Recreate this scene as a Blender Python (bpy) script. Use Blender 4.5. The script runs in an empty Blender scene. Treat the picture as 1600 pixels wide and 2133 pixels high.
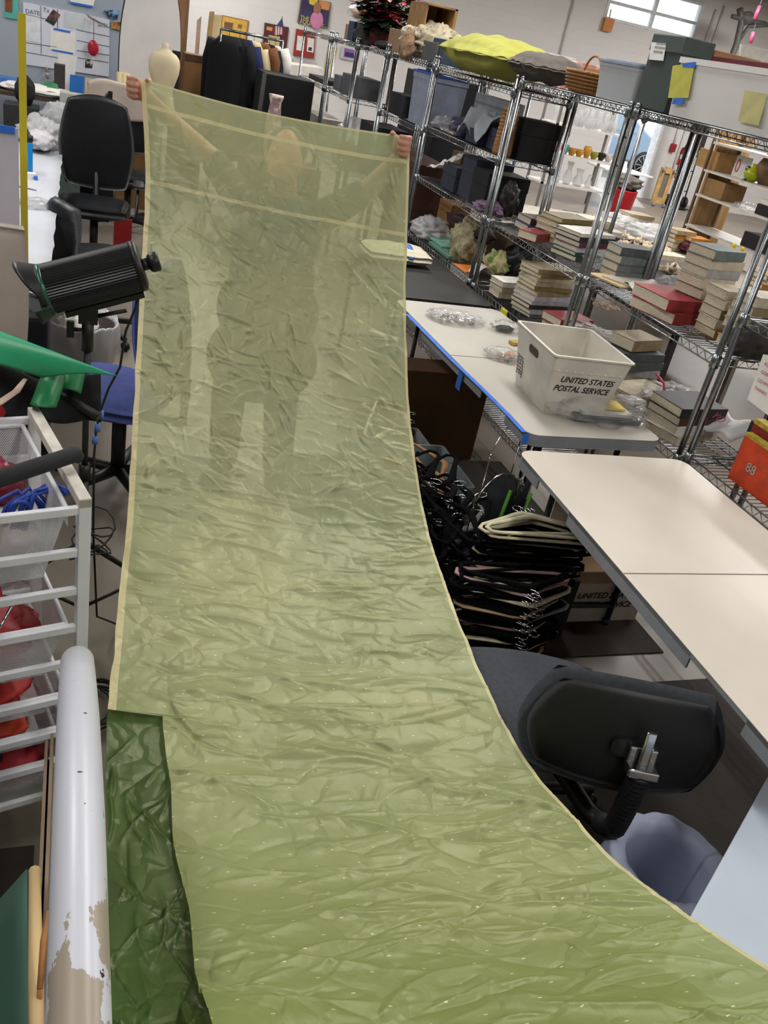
import bpy, bmesh, math, random
from mathutils import Vector, Matrix, noise, Euler
random.seed(7)
S = bpy.context.scene
COL = S.collection
PI = math.pi
# ------------------------------------------------------------------ camera
H = 1.95
FPX = 1785.0
PITCH, ROLL, YAW = math.radians(28.4), math.radians(12.25), math.radians(22.85)
def _m():
    fwd = Vector((0, math.cos(PITCH), -math.sin(PITCH))); right = Vector((1, 0, 0)); down = fwd.cross(right)
    R = Matrix((right, down, fwd))
    c, s = math.cos(ROLL), math.sin(ROLL)
    R = Matrix(((c, -s, 0), (s, c, 0), (0, 0, 1))) @ R
    c, s = math.cos(YAW), math.sin(YAW)
    return R @ Matrix(((c, -s, 0), (s, c, 0), (0, 0, 1)))
M = _m()
MT = M.transposed()
O = Vector((0, 0, H))
def ray(px, py): return MT @ Vector((px-800, py-1066.5, FPX))
def pz(px, py, z):
    d = ray(px, py); return O + d*((z-H)/d.z)
def py_(px, py, y):
    d = ray(px, py); return O + d*(y/d.y)
def px_(px, py, x):
    d = ray(px, py); return O + d*(x/d.x)
def pd(px, py, dep):
    return O + ray(px, py)*(dep/FPX)
def pr(p):
    v = M @ (Vector(p)-O); return v.x/v.z*FPX+800, v.y/v.z*FPX+1066.5
def yx(px, x, z):            # y where a point at (x, ?, z) shows at column px
    lo, hi = .8, 40
    for _ in range(50):
        m = (lo+hi)/2
        if pr((x, m, z))[0] > px: lo = m
        else: hi = m
    return lo
def zx(py, x, y):            # z where a point at (x, y, ?) shows at row py
    lo, hi = -1, 5
    for _ in range(50):
        m = (lo+hi)/2
        if pr((x, y, m))[1] > py: lo = m
        else: hi = m
    return lo
cam = bpy.data.cameras.new('camera'); co = bpy.data.objects.new('camera', cam); COL.objects.link(co)
Rw = MT.to_4x4() @ Matrix(((1, 0, 0, 0), (0, -1, 0, 0), (0, 0, -1, 0), (0, 0, 0, 1)))
co.matrix_world = Matrix.Translation(O) @ Rw
cam.sensor_fit = 'VERTICAL'; cam.sensor_height = 36; cam.lens = FPX/2133*36; cam.clip_start = .05; cam.clip_end = 200
S.camera = co
# ------------------------------------------------------------------ materials
def lin(h):
    h = h.lstrip('#'); r = []
    for i in (0, 2, 4):
        c = int(h[i:i+2], 16)/255
        r.append(c/12.92 if c <= .04045 else ((c+.055)/1.055)**2.4)
    return (*r, 1)
MATS = {}
def mat(col, rough=.6, metal=0, var=.12, scale=14, bump=.0, bscale=60, trans=0, spec=.5, coat=0, ior=1.45, alpha=1, stretch=None, col2=None, name=None):
    key = (col, rough, metal, var, scale, bump, bscale, trans, spec, coat, ior, alpha, stretch, col2)
    if key in MATS: return MATS[key]
    m = bpy.data.materials.new(name or 'mat_'+col.lstrip('#')); m.use_nodes = True
    nt = m.node_tree; N = nt.nodes; L = nt.links; b = N['Principled BSDF']
    c = lin(col)
    tc = N.new('ShaderNodeTexCoord'); src = tc.outputs['Object']
    if stretch:
        mp = N.new('ShaderNodeMapping'); mp.inputs['Scale'].default_value = stretch; L.new(src, mp.inputs[0]); src = mp.outputs[0]
    if var > 0 or col2:
        n = N.new('ShaderNodeTexNoise'); n.inputs['Scale'].default_value = scale; n.inputs['Detail'].default_value = 5
        L.new(src, n.inputs['Vector'])
        r = N.new('ShaderNodeValToRGB')
        c2 = lin(col2) if col2 else (c[0]*(1-var), c[1]*(1-var), c[2]*(1-var), 1)
        r.color_ramp.elements[0].color = c2; r.color_ramp.elements[0].position = .38 if not col2 else .47
        r.color_ramp.elements[1].color = c if col2 else tuple(min(1, x*(1+var*.4)) for x in c[:3])+(1,)
        r.color_ramp.elements[1].position = .62 if not col2 else .53
        L.new(n.outputs['Fac'], r.inputs[0]); L.new(r.outputs[0], b.inputs['Base Color'])
    else: b.inputs['Base Color'].default_value = c
    b.inputs['Roughness'].default_value = rough; b.inputs['Metallic'].default_value = metal
    b.inputs['Transmission Weight'].default_value = trans; b.inputs['IOR'].default_value = ior
    b.inputs['Specular IOR Level'].default_value = spec; b.inputs['Coat Weight'].default_value = coat
    b.inputs['Alpha'].default_value = alpha
    if bump:
        n2 = N.new('ShaderNodeTexNoise'); n2.inputs['Scale'].default_value = bscale; n2.inputs['Detail'].default_value = 4
        L.new(src, n2.inputs['Vector'])
        bp = N.new('ShaderNodeBump'); bp.inputs['Strength'].default_value = bump; bp.inputs['Distance'].default_value = .01
        L.new(n2.outputs['Fac'], bp.inputs['Height']); L.new(bp.outputs[0], b.inputs['Normal'])
    MATS[key] = m; return m
def plastic_film(col='#f0f0f0', dens=.12, rough=.25, name='clear_film'):
    m = bpy.data.materials.new(name); m.use_nodes = True; nt = m.node_tree; N = nt.nodes; L = nt.links
    N.remove(N['Principled BSDF']); out = N['Material Output']
    t = N.new('ShaderNodeBsdfTransparent'); d = N.new('ShaderNodeBsdfDiffuse'); d.inputs[0].default_value = lin(col)
    g = N.new('ShaderNodeBsdfGlossy'); g.inputs['Roughness'].default_value = rough
    tc = N.new('ShaderNodeTexCoord'); n = N.new('ShaderNodeTexNoise'); n.inputs['Scale'].default_value = 35; n.inputs['Detail'].default_value = 3
    L.new(tc.outputs['Object'], n.inputs['Vector'])
    bp = N.new('ShaderNodeBump'); bp.inputs['Strength'].default_value = .8; bp.inputs['Distance'].default_value = .01
    L.new(n.outputs['Fac'], bp.inputs['Height']); L.new(bp.outputs[0], g.inputs['Normal'])
    m1 = N.new('ShaderNodeMixShader'); m1.inputs[0].default_value = dens; L.new(t.outputs[0], m1.inputs[1]); L.new(d.outputs[0], m1.inputs[2])
    fr = N.new('ShaderNodeFresnel'); fr.inputs[0].default_value = 1.5; L.new(bp.outputs[0], fr.inputs['Normal'])
    ma = N.new('ShaderNodeMath'); ma.operation = 'MULTIPLY'; ma.inputs[1].default_value = .35; L.new(fr.outputs[0], ma.inputs[0])
    m2 = N.new('ShaderNodeMixShader'); L.new(ma.outputs[0], m2.inputs[0]); L.new(m1.outputs[0], m2.inputs[1]); L.new(g.outputs[0], m2.inputs[2])
    L.new(m2.outputs[0], out.inputs[0]); return m
CHROME = mat('#8d9193', .27, 1, .15, 40)
CHROME2 = mat('#6f7376', .34, 1, .15, 40)
BLACKP = mat('#101113', .45, 0, .2)
BLACKC = mat('#0d0d10', .85, 0, .3, 30, .3, 200)
FILM = plastic_film()
FILM2 = plastic_film('#e8eaec', .38, .2, 'cloudy_film')
GLASS = mat('#f4f8f8', .04, 0, 0, trans=1, name='clear_glass')
PAGES = mat('#d8cdb6', .8, 0, .22, 60, .35, 30, stretch=(1, 1, 14))
PAPER = mat('#e9e7e2', .7, 0, .05)
CARD = mat('#9c7a52', .8, 0, .12, 8)
# ------------------------------------------------------------------ mesh builder
class MB:
    def __init__(s): s.v = []; s.f = []; s.sm = []
    def add(s, vs, fs, smooth=False, T=None):
        o = len(s.v)
        for v in vs: s.v.append(T @ Vector(v) if T else Vector(v))
        for f in fs: s.f.append([i+o for i in f]); s.sm.append(smooth)
        return s
    def box(s, c, d, rz=0, T=None, taper=1.0):
        x, y, z = d[0]/2, d[1]/2, d[2]/2
        R = Matrix.Translation(Vector(c)) @ Matrix.Rotation(rz, 4, 'Z')
        if T: R = T @ R
        t = taper
        vs = [(-x*t, -y*t, -z), (x*t, -y*t, -z), (x*t, y*t, -z), (-x*t, y*t, -z), (-x, -y, z), (x, -y, z), (x, y, z), (-x, y, z)]
        return s.add(vs, [(0, 3, 2, 1), (4, 5, 6, 7), (0, 1, 5, 4), (1, 2, 6, 5), (2, 3, 7, 6), (3, 0, 4, 7)], T=R)
    def bb(s, x0, x1, y0, y1, z0, z1): return s.box(((x0+x1)/2, (y0+y1)/2, (z0+z1)/2), (abs(x1-x0), abs(y1-y0), abs(z1-z0)))
    def tube(s, pts, r, seg=8, closed=False, T=None, flat=1.0, up=None):
        pts = [Vector(p) for p in pts]; n = len(pts)
        rs = r if isinstance(r, (list, tuple)) else [r]*n
        vs = []; prev = None
        for i, p in enumerate(pts):
            if closed: t = pts[(i+1) % n]-pts[i-1]
            else: t = pts[min(i+1, n-1)]-pts[max(i-1, 0)]
            if t.length < 1e-9: t = Vector((0, 0, 1))
            t.normalize()
            if prev is None:
                a = Vector(up) if up else (Vector((0, 0, 1)) if abs(t.z) < .9 else Vector((1, 0, 0)))
                u = t.cross(a).normalized()
            else:
                u = (prev - t*prev.dot(t))
                u = u.normalized() if u.length > 1e-6 else t.orthogonal().normalized()
            prev = u; w = t.cross(u)
            for k in range(seg):
                a = 2*PI*k/seg
                vs.append(p + u*math.cos(a)*rs[i] + w*math.sin(a)*rs[i]*flat)
        fs = []
        for i in range(n-1 if not closed else n):
            j = (i+1) % n
            for k in range(seg):
                k2 = (k+1) % seg
                fs.append((i*seg+k, i*seg+k2, j*seg+k2, j*seg+k))
        if not closed:
            fs.append(tuple(range(seg-1, -1, -1))); fs.append(tuple((n-1)*seg+k for k in range(seg)))
        return s.add(vs, fs, seg > 5, T)
    def lathe(s, prof, c=(0, 0, 0), seg=20, T=None, sx=1, sy=1):
        vs = []; n = len(prof)
        for r, z in prof:
            for k in range(seg):
                a = 2*PI*k/seg; vs.append((c[0]+r*math.cos(a)*sx, c[1]+r*math.sin(a)*sy, c[2]+z))
        fs = []
        for i in range(n-1):
            for k in range(seg):
                k2 = (k+1) % seg; fs.append((i*seg+k, i*seg+k2, (i+1)*seg+k2, (i+1)*seg+k))
        if prof[0][0] > 1e-5: fs.append(tuple(range(seg-1, -1, -1)))
        if prof[-1][0] > 1e-5: fs.append(tuple((n-1)*seg+k for k in range(seg)))
        return s.add(vs, fs, True, T)
    def ell(s, c, r, seg=16, rings=10, amp=0, fr=3, seed=0, T=None, flatb=None, sharp=1, rz=0):
        vs = []; fs = []
        for i in range(rings+1):
            th = PI*i/rings
            for k in range(seg):
                a = 2*PI*k/seg
                d = Vector((math.sin(th)*math.cos(a), math.sin(th)*math.sin(a), -math.cos(th)))
                m = 1
                if amp:
                    q = d*fr + Vector((seed*7.3, seed*3.1, seed))
                    m = 1+amp*(noise.noise(q)+.5*(1-2*abs(noise.noise(q*2.3)))*sharp)
                p = Vector((d.x*r[0]*m, d.y*r[1]*m, d.z*r[2]*m))
                if flatb is not None: p.z = max(p.z, flatb)
                if rz: p = Matrix.Rotation(rz, 3, 'Z') @ p
                vs.append(Vector(c)+p)
        for i in range(rings):
            for k in range(seg):
                k2 = (k+1) % seg; fs.append((i*seg+k, i*seg+k2, (i+1)*seg+k2, (i+1)*seg+k))
        return s.add(vs, fs, True, T)
    def pillow(s, c, d, n=14, p=2.6, amp=0, T=None, rz=0, seed=0, rim=0.06, edge=.5):
        # rounded cushion: d = full sizes
        vs = []; fs = []
        R = Matrix.Translation(Vector(c)) @ Matrix.Rotation(rz, 4, 'Z')
        if T: R = T @ R
        for sgn in (1, -1):
            o = len(vs)
            for i in range(n+1):
                for j in range(n+1):
                    u = 2*i/n-1; v = 2*j/n-1
                    # square to superellipse
                    uu = u*math.sqrt(max(0, 1-v*v*edge*.5)); vv = v*math.sqrt(max(0, 1-u*u*edge*.5))
                    h = ((1-abs(u)**p)*(1-abs(v)**p))**.5 if abs(u) < 1 and abs(v) < 1 else 0
                    h = rim+(1-rim)*h
                    q = amp*noise.noise(Vector((u*3+seed, v*3, sgn*2+seed))) if amp else 0
                    vs.append((uu*d[0]/2, vv*d[1]/2, sgn*(h*d[2]/2+q*d[2])))
            for i in range(n):
                for j in range(n):
                    a = o+i*(n+1)+j; f = (a, a+n+1, a+n+2, a+1)
                    fs.append(f if sgn > 0 else f[::-1])
        o2 = (n+1)**2
        edge_ = [i*(n+1) for i in range(n+1)] + [n*(n+1)+j for j in range(1, n+1)] + [(n-i)*(n+1)+n for i in range(1, n+1)] + [n-j for j in range(1, n)]
        for a, b in zip(edge_, edge_[1:]+edge_[:1]): fs.append((a, b, b+o2, a+o2))
        return s.add(vs, fs, True, R)
    def prism(s, outline, th, T=None, smooth=False):     # outline in local XY, thickness in Z
        n = len(outline)
        vs = [(x, y, 0) for x, y in outline]+[(x, y, th) for x, y in outline]
        fs = [tuple(range(n-1, -1, -1)), tuple(range(n, 2*n))]
        for i in range(n):
            j = (i+1) % n; fs.append((i, j, n+j, n+i))
        return s.add(vs, fs, smooth, T)
    def sheet(s, fn, nu, nv, th=0.0015, smooth=True, T=None):
        g = [[Vector(fn(i/nu, j/nv)) for j in range(nv+1)] for i in range(nu+1)]
        vs = []; fs = []
        for side in (0, 1):
            for i in range(nu+1):
                for j in range(nv+1):
                    p = g[i][j]
                    if side:
                        a = g[min(i+1, nu)][j]-g[max(i-1, 0)][j]; b = g[i][min(j+1, nv)]-g[i][max(j-1, 0)]
                        nn = a.cross(b); nn = nn.normalized() if nn.length > 1e-12 else Vector((0, 0, 1))
                        p = p - nn*th
                    vs.append(p)
        W = nv+1; o2 = (nu+1)*W
        for i in range(nu):
            for j in range(nv):
                a = i*W+j; fs.append((a, a+W, a+W+1, a+1)); fs.append((o2+a, o2+a+1, o2+a+W+1, o2+a+W))
        ed = [i*W for i in range(nu+1)]+[nu*W+j for j in range(1, nv+1)]+[(nu-i)*W+nv for i in range(1, nu+1)]+[nv-j for j in range(1, nv)]
        for a, b in zip(ed, ed[1:]+ed[:1]): fs.append((b, a, a+o2, b+o2))
        return s.add(vs, fs, smooth, T)
def tag(o, label=None, cat=None, group=None, kind=None):
    if label: o['label'] = label
    if cat: o['category'] = cat
    if group: o['group'] = group
    if kind: o['kind'] = kind
    return o
def ob(name, mb, m, parent=None, local=False, bevel=0, shift=True):
    me = bpy.data.meshes.new(name)
    if parent is not None and not local and not isinstance(parent, tuple):
        wp = parent; off = Vector()
        while wp is not None: off += wp.location; wp = wp.parent
    else: off = Vector()
    c = Vector((0, 0, 0))
    if shift and mb.v:
        for i in range(3):
            c[i] = (min(v[i] for v in mb.v)+max(v[i] for v in mb.v))/2
        if parent is None: c.z = min(v.z for v in mb.v)
    me.from_pydata([v-c for v in mb.v], [], mb.f)
    me.polygons.foreach_set('use_smooth', mb.sm); me.update()
    o = bpy.data.objects.new(name, me); COL.objects.link(o); me.materials.append(m)
    o.location = c-off
    if parent is not None: o.parent = parent
    if bevel:
        b = o.modifiers.new('bevel', 'BEVEL'); b.width = bevel; b.segments = 2; b.limit_method = 'ANGLE'
    return o
def thing(name, label, cat, loc=(0, 0, 0), rz=0, group=None):
    o = bpy.data.objects.new(name, None); COL.objects.link(o); o.location = loc; o.rotation_euler = (0, 0, rz); o.empty_display_size = .05
    return tag(o, label, cat, group)
def one(name, mb, m, label, cat, group=None, bevel=0):
    return tag(ob(name, mb, m, bevel=bevel), label, cat, group)
def struct(name, mb, m): return tag(ob(name, mb, m), kind='structure')
def dup(root, loc=None, rz=None, label=None, scale=None, group=None):
    r = root.copy(); COL.objects.link(r)
    if loc is not None: r.location = loc
    if rz is not None: r.rotation_euler = (0, 0, rz) if not isinstance(rz, tuple) else rz
    if label: r['label'] = label
    if group: r['group'] = group
    if scale: r.scale = (scale,)*3 if not isinstance(scale, tuple) else scale
    for ch in list(root.children):
        c = ch.copy(); COL.objects.link(c); c.parent = r
        for g in ch.children:
            d = g.copy(); COL.objects.link(d); d.parent = c
    return r
def text(name, body, size, origin, xdir, up, m, parent, ext=.0004, shear=0, align='LEFT', bold=0, sx=1):
    cu = bpy.data.curves.new(name, 'FONT'); cu.body = body; cu.size = size; cu.extrude = ext; cu.shear = shear; cu.align_x = align; cu.offset = bold
    t = bpy.data.objects.new(name+'_tmp', cu); COL.objects.link(t)
    dg = bpy.context.evaluated_depsgraph_get(); me = bpy.data.meshes.new_from_object(t.evaluated_get(dg))
    bpy.data.objects.remove(t); me.materials.clear(); me.materials.append(m)
    x = Vector(xdir).normalized(); n = x.cross(Vector(up)).normalized(); y = n.cross(x)
    R = Matrix((x*sx, y, n)).transposed().to_4x4()
    me.transform(Matrix.Translation(Vector(origin)) @ R)
    off = Vector(); wp = parent
    while wp is not None: off += wp.location; wp = wp.parent
    c = sum((v.co for v in me.vertices), Vector())/max(1, len(me.vertices)); me.transform(Matrix.Translation(-c))
    o = bpy.data.objects.new(name, me); COL.objects.link(o); o.location = c-off
    if parent is not None: o.parent = parent
    return o
def arc(c, r, a0, a1, n, ax=(1, 0, 0), ay=(0, 0, 1)):
    ax = Vector(ax); ay = Vector(ay); return [Vector(c)+ax*(r*math.cos(a0+(a1-a0)*i/n))+ay*(r*math.sin(a0+(a1-a0)*i/n)) for i in range(n+1)]
def rrect(w, h, r, n=5):
    o = []
    for cx, cy, a in ((w/2-r, h/2-r, 0), (-w/2+r, h/2-r, PI/2), (-w/2+r, -h/2+r, PI), (w/2-r, -h/2+r, 1.5*PI)):
        for i in range(n+1): o.append((cx+r*math.cos(a+PI/2*i/n), cy+r*math.sin(a+PI/2*i/n)))
    return o
def frame(o, x, y, n=None):
    x = Vector(x).normalized(); y = Vector(y); n = x.cross(y).normalized(); y = n.cross(x)
    R = Matrix((x, y, n)).transposed().to_4x4(); return Matrix.Translation(Vector(o)) @ R
# ------------------------------------------------------------------ room
def wall_mat(col, name, block=False):
    m = bpy.data.materials.new(name); m.use_nodes = True; nt = m.node_tree; N = nt.nodes; L = nt.links; b = N['Principled BSDF']
    tc = N.new('ShaderNodeTexCoord'); mp = N.new('ShaderNodeMapping'); mp.inputs['Rotation'].default_value = (PI/2, 0, 0)
    L.new(tc.outputs['Object'], mp.inputs[0])
    n = N.new('ShaderNodeTexNoise'); n.inputs['Scale'].default_value = 1.3; n.inputs['Detail'].default_value = 6; L.new(tc.outputs['Object'], n.inputs['Vector'])
    r = N.new('ShaderNodeMapRange'); r.inputs[3].default_value = .9; r.inputs[4].default_value = 1.06; L.new(n.outputs['Fac'], r.inputs[0])
    mx = N.new('ShaderNodeMix'); mx.data_type = 'RGBA'; mx.blend_type = 'MULTIPLY'; mx.inputs[0].default_value = 1
    mx.inputs[6].default_value = lin(col); L.new(r.outputs[0], mx.inputs[7])
    L.new(mx.outputs[2], b.inputs['Base Color']); b.inputs['Roughness'].default_value = .75
    if block:
        br = N.new('ShaderNodeTexBrick'); br.inputs['Scale'].default_value = 1; br.inputs['Brick Width'].default_value = .4; br.inputs['Row Height'].default_value = .2
        br.inputs['Mortar Size'].default_value = .006; br.inputs['Color1'].default_value = (1, 1, 1, 1); br.inputs['Color2'].default_value = (1, 1, 1, 1); br.inputs['Mortar'].default_value = (0, 0, 0, 1)
        L.new(mp.outputs[0], br.inputs['Vector'])
        bp = N.new('ShaderNodeBump'); bp.inputs['Strength'].default_value = .5; bp.inputs['Distance'].default_value = .01
        L.new(br.outputs['Color'], bp.inputs['Height']); L.new(bp.outputs[0], b.inputs['Normal'])
    return m
WALLW = wall_mat('#cfccca', 'painted_block', True)
WALLG = wall_mat('#9fa9b6', 'blue_grey_paint')
m = bpy.data.materials.new('concrete_floor'); m.use_nodes = True; nt = m.node_tree; N = nt.nodes; L = nt.links; b = N['Principled BSDF']
tc = N.new('ShaderNodeTexCoord'); n = N.new('ShaderNodeTexNoise'); n.inputs['Scale'].default_value = 1.1; n.inputs['Detail'].default_value = 9; n.inputs['Roughness'].default_value = .65
L.new(tc.outputs['Object'], n.inputs['Vector']); r = N.new('ShaderNodeValToRGB')
r.color_ramp.elements[0].color = lin('#6b6259'); r.color_ramp.elements[0].position = .25; r.color_ramp.elements[1].color = lin('#867c71'); r.color_ramp.elements[1].position = .8
L.new(n.outputs['Fac'], r.inputs[0]); L.new(r.outputs[0], b.inputs['Base Color']); b.inputs['Roughness'].default_value = .42
FLOORM = m
YW = 17.0
struct('floor', MB().bb(-6, 24, -3, YW+9, -.1, 0), FLOORM)
# back wall with window and open door
wl = py_(1256, 40, YW).x; wr = py_(1446, 82, YW).x; wz0 = 3.05; wz1 = 3.72
dl = py_(1262, 330, YW).x; dr = py_(1357, 330, YW).x; dz = 2.15
wb = MB()
for x0, x1, z0, z1 in ((-6, wl, 0, 4.0), (wl, wr, 2.15, wz0), (wl, wr, wz1, 4.0), (wr, 24, 0, 4.0)):
    if z0 == 0 and x0 == -6:
        wb.bb(x0, min(dl, wl), YW, YW+.2, 0, 4.0)
    elif z0 == 0: wb.bb(wr, 24, YW, YW+.2, 0, 4.0)
    else: wb.bb(x0, x1, YW, YW+.2, z0, z1)
a, b_ = min(dl, wl), max(dl, wl)
if dl > wl: wb.bb(wl, dl-.03, YW, YW+.2, 0, 2.15)
else: wb.bb(dl, wl, YW, YW+.2, dz, 4.0)
wb.bb(dr+.03, wr, YW, YW+.2, 0, 2.15)
struct('wall_back', wb, WALLW)
# window frame and panes
fr = MB(); mid = (wl+wr)/2; zm = (wz0+wz1)/2-.03
for x in (wl+.03, mid, wr-.03): fr.bb(x-.03, x+.03, YW-.01, YW+.08, wz0, wz1)
for z in (wz0+.03, zm, wz1-.03): fr.bb(wl, wr, YW-.008, YW+.075, z-.025, z+.025)
struct('window_1', fr, mat('#cfd3d4', .5))
struct('window_2', MB().bb(wl+.01, wr-.01, YW+.03, YW+.036, wz0+.01, wz1-.01), plastic_film('#f2f6f8', .25, .3, 'window_glass'))
df = MB(); df.bb(dl-.06, dl, YW-.02, YW+.22, 0, dz+.05); df.bb(dr, dr+.06, YW-.02, YW+.22, 0, dz+.05); df.bb(dl-.06, dr+.06, YW-.02, YW+.22, dz, dz+.06)
struct('door_1', df, mat('#e6e8ea', .5))
struct('ceiling', MB().bb(-6, 24, -3.2, YW+.2, 4.0, 4.12), mat('#8d8278', .8))
# partition wall on the left with whiteboard
YL = 10.9
xl1 = py_(384, 90, YL).x
struct('wall_left', MB().bb(-6, xl1-.0, YL, YL+.15, 0, 4.0), WALLG)
struct('trim_1', MB().bb(py_(362, 60, YL-.05).x, xl1+.02, YL-.06, YL-.001, 0, 4.0), mat('#7d5a3a', .6, 0, .3, 4, stretch=(8, 8, .5)))
# outside ground
struct('trim_2', MB().bb(4, 40, YW+9, YW+30, -.12, -.02), mat('#c9c7c2', .8))
struct('wall_right', MB().bb(24, 24.2, -3, YW+.2, 0, 4.0), WALLW)
struct('wall_side', MB().bb(-6.2, -6, -3, YW+.2, 0, 4.0), WALLG)
struct('wall_front', MB().bb(-6, 24, -3.2, -3, 0, 4.0), WALLW)
# conduits on the back wall
def conduit(p0, p1, lab, r=.018):
    one('wall_conduit', MB().tube([p0, p1], r, 8), mat('#c4c1be', .5), lab, 'conduit')
a = py_(936, 74, YW-.03); c = py_(1262, 146, YW-.03); conduit(a, c, 'thin white conduit running level along the back wall above the shelves')
for k, (x0, y0, x1, y1, lab) in enumerate(((1196, 0, 1165, 140, 'pale vertical conduit on back wall left of the high window'), (1492, 20, 1470, 100, 'left thin vertical pipe on wall right of the high window'), (1510, 12, 1482, 120, 'right thin vertical pipe on wall right of the high window'),
        (1416, 262, 1402, 300, 'short grey conduit above the red alarm box'), (1432, 262, 1395, 372, 'long grey conduit between alarm box and extinguisher'))):
    p = py_(x0, y0, YW-.03); q = py_(x1, y1, YW-.03); q.x = p.x; conduit(p, q, lab, .02)
MATM = mat('#30271f', .8, 0, .25, 6, .2, 60)
for b_, lab in (((.5, 3.3, -1.2, 2.05), 'dark brown rubber mat under the grey task chair'), ((.95, 2.28, 2.22, 3.9), 'dark brown mat beneath the hangers and taped table'), ((-3.0, -.08, -1.2, 1.60), 'dark mat under the drawer frame at the left edge')):
    one('floor_mat', MB().bb(*b_, .0, .006), MATM, lab, 'mat', 'dark rubber floor mats')
# ------------------------------------------------------------------ light
W = bpy.data.worlds.new('world'); S.world = W; W.use_nodes = True
bg = W.node_tree.nodes['Background']; bg.inputs[0].default_value = (.86, .93, 1.0, 1); bg.inputs[1].default_value = 3.2
def area(loc, sx, sy, e, col=(1, .975, .94), rot=(0, 0, 0)):
    l = bpy.data.lights.new('ceiling_lamp', 'AREA'); l.shape = 'RECTANGLE'; l.size = sx; l.size_y = sy; l.energy = e; l.color = col
    o = bpy.data.objects.new('ceiling_lamp_light', l); COL.objects.link(o); o.location = loc; o.rotation_euler = rot
for (x, y, e) in ((-1.4, 1.4, 75), (1.9, -.6, 90), (4.6, 1.6, 90), (-1.4, 5.6, 130), (2.0, 4.6, 120), (-2.6, 9.3, 110), (2.6, 9.0, 170), (6.5, 6.2, 230), (7.0, 11.5, 320), (1.5, 14.4, 260), (11.5, 13, 330), (12, 6, 260), (16, 11, 260)):
    area((x, y, 3.93), .5, 2.4, e)
sun = bpy.data.lights.new('sun', 'SUN'); sun.energy = 4.5; sun.angle = .02; so = bpy.data.objects.new('sun', sun); COL.objects.link(so)
so.rotation_euler = (math.radians(-42), 0, math.radians(-25))
S.cycles.max_bounces = 6; S.cycles.glossy_bounces = 3; S.cycles.diffuse_bounces = 3; S.cycles.transmission_bounces = 6; S.cycles.transparent_max_bounces = 14
S.view_settings.view_transform = 'Standard'; S.view_settings.look = 'None'; S.view_settings.gamma = 1; S.view_settings.exposure = -.36
# ------------------------------------------------------------------ silk
K = .85
FB = [((.235, 4.068, 1.619), -22.5), ((.259, 4.03, 1.411), -21.8), ((.272, 3.955, 1.194), -21), ((.264, 3.837, 1.02), -20.4), ((.252, 3.683, .858), -19.8), ((.238, 3.489, .665), -19), ((.221, 3.251, .502), -17),
      ((.199, 2.934, .349), -14.6), ((.177, 2.659, .288), -12.8), ((.148, 2.379, .261), -10.6), ((.126, 2.128, .245), -8.4), ((.111, 1.975, .246), -7), ((.098, 1.813, .247), -6.2), ((.091, 1.674, .253), -5.4), ((.087, 1.511, .274), -4.5),
      ((.084, 1.387, .300), -3.8), ((.082, 1.261, .333), -3), ((.079, 1.136, .378), -3), ((.076, 1.027, .43), -3), ((.07, .9, .502), -3), ((.065, .781, .579), -3), ((.06, .675, .651), -3), ((.055, .583, .716), -3), ((.05, .48, .79), -3), ((.046, .37, .87), -3), ((.042, .25, .95), -3)]
def sc(p): return Vector((p[0]*K, p[1]*K, H+(p[2]-H)*K))
FP = [sc(p) for p, a in FB]; FA = [math.radians(a) for p, a in FB]; FW = 1.14*K
CUM = [0]
for a, b in zip(FP, FP[1:]): CUM.append(CUM[-1]+(b-a).length)
def cat_(a, b, c, d, t): return .5*((2*b)+(c-a)*t+(2*a-5*b+4*c-d)*t*t+(3*b-a-3*c+d)*t**3)
def fpoint(s):
    s = max(0, min(CUM[-1]-1e-6, s)); i = 0
    while CUM[i+1] < s: i += 1
    t = (s-CUM[i])/(CUM[i+1]-CUM[i]); n = len(FP)-1
    P = cat_(FP[max(0, i-1)], FP[i], FP[i+1], FP[min(n, i+2)], t); A = FA[i]+(FA[i+1]-FA[i])*t
    return P, Vector((math.cos(A), math.sin(A), 0))
S_LIP = CUM[12]        # where the dark panel begins
def sstep(a, b, x): t = max(0, min(1, (x-a)/(b-a))); return t*t*(3-2*t)
def ridge(q, sh=.12):                          # thin sharp crease
    return max(0, 1-abs(noise.noise(q))/sh)
import numpy as np
GU, GS = 360, 1500
SMAX = CUM[-1]
GRID = np.zeros((GS+1, GU+1))
gx = np.linspace(0, FW, GU+1); gs = np.linspace(0, SMAX, GS+1)
def stroke(cx, cs, ang, L_, w, amp, bend=0, asym=1.0):
    R_ = L_*.75+w*5
    i0, i1 = np.searchsorted(gx, [cx-R_, cx+R_]); j0, j1 = np.searchsorted(gs, [cs-R_, cs+R_])
    if i1 <= i0 or j1 <= j0: return
    X, Y = np.meshgrid(gx[i0:i1]-cx, gs[j0:j1]-cs); c, s_ = math.cos(ang), math.sin(ang)
    t = X*c+Y*s_; d = -X*s_+Y*c-bend*t*t
    k = np.clip(1-(np.abs(t)/(L_/2))**2, 0, 1)**1.3
    ww = np.where(d > 0, w, w*asym)
    GRID[j0:j1, i0:i1] += 1.45*amp*k*np.exp(-np.abs(d)/ww)
rs = random.Random(42)
def zone(n, s0, s1, angf, L0, L1, w0, w1, a0, a1):
    for _ in range(n):
        cx = rs.uniform(0, FW); cs = rs.uniform(s0, s1)
        stroke(cx, cs, angf(cx, cs), rs.uniform(L0, L1), rs.uniform(w0, w1), rs.choice((1, 1, 1, -1))*rs.uniform(a0, a1), rs.uniform(-2.5, 2.5), rs.choice((.35, .6, 1, 1.8, 2.8)))
anyd = lambda x, s_: rs.uniform(0, PI)
clust = lambda x, s_: (noise.noise(Vector((x*3, s_*3, 5)))*3.2)+rs.gauss(0, .5)
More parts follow.
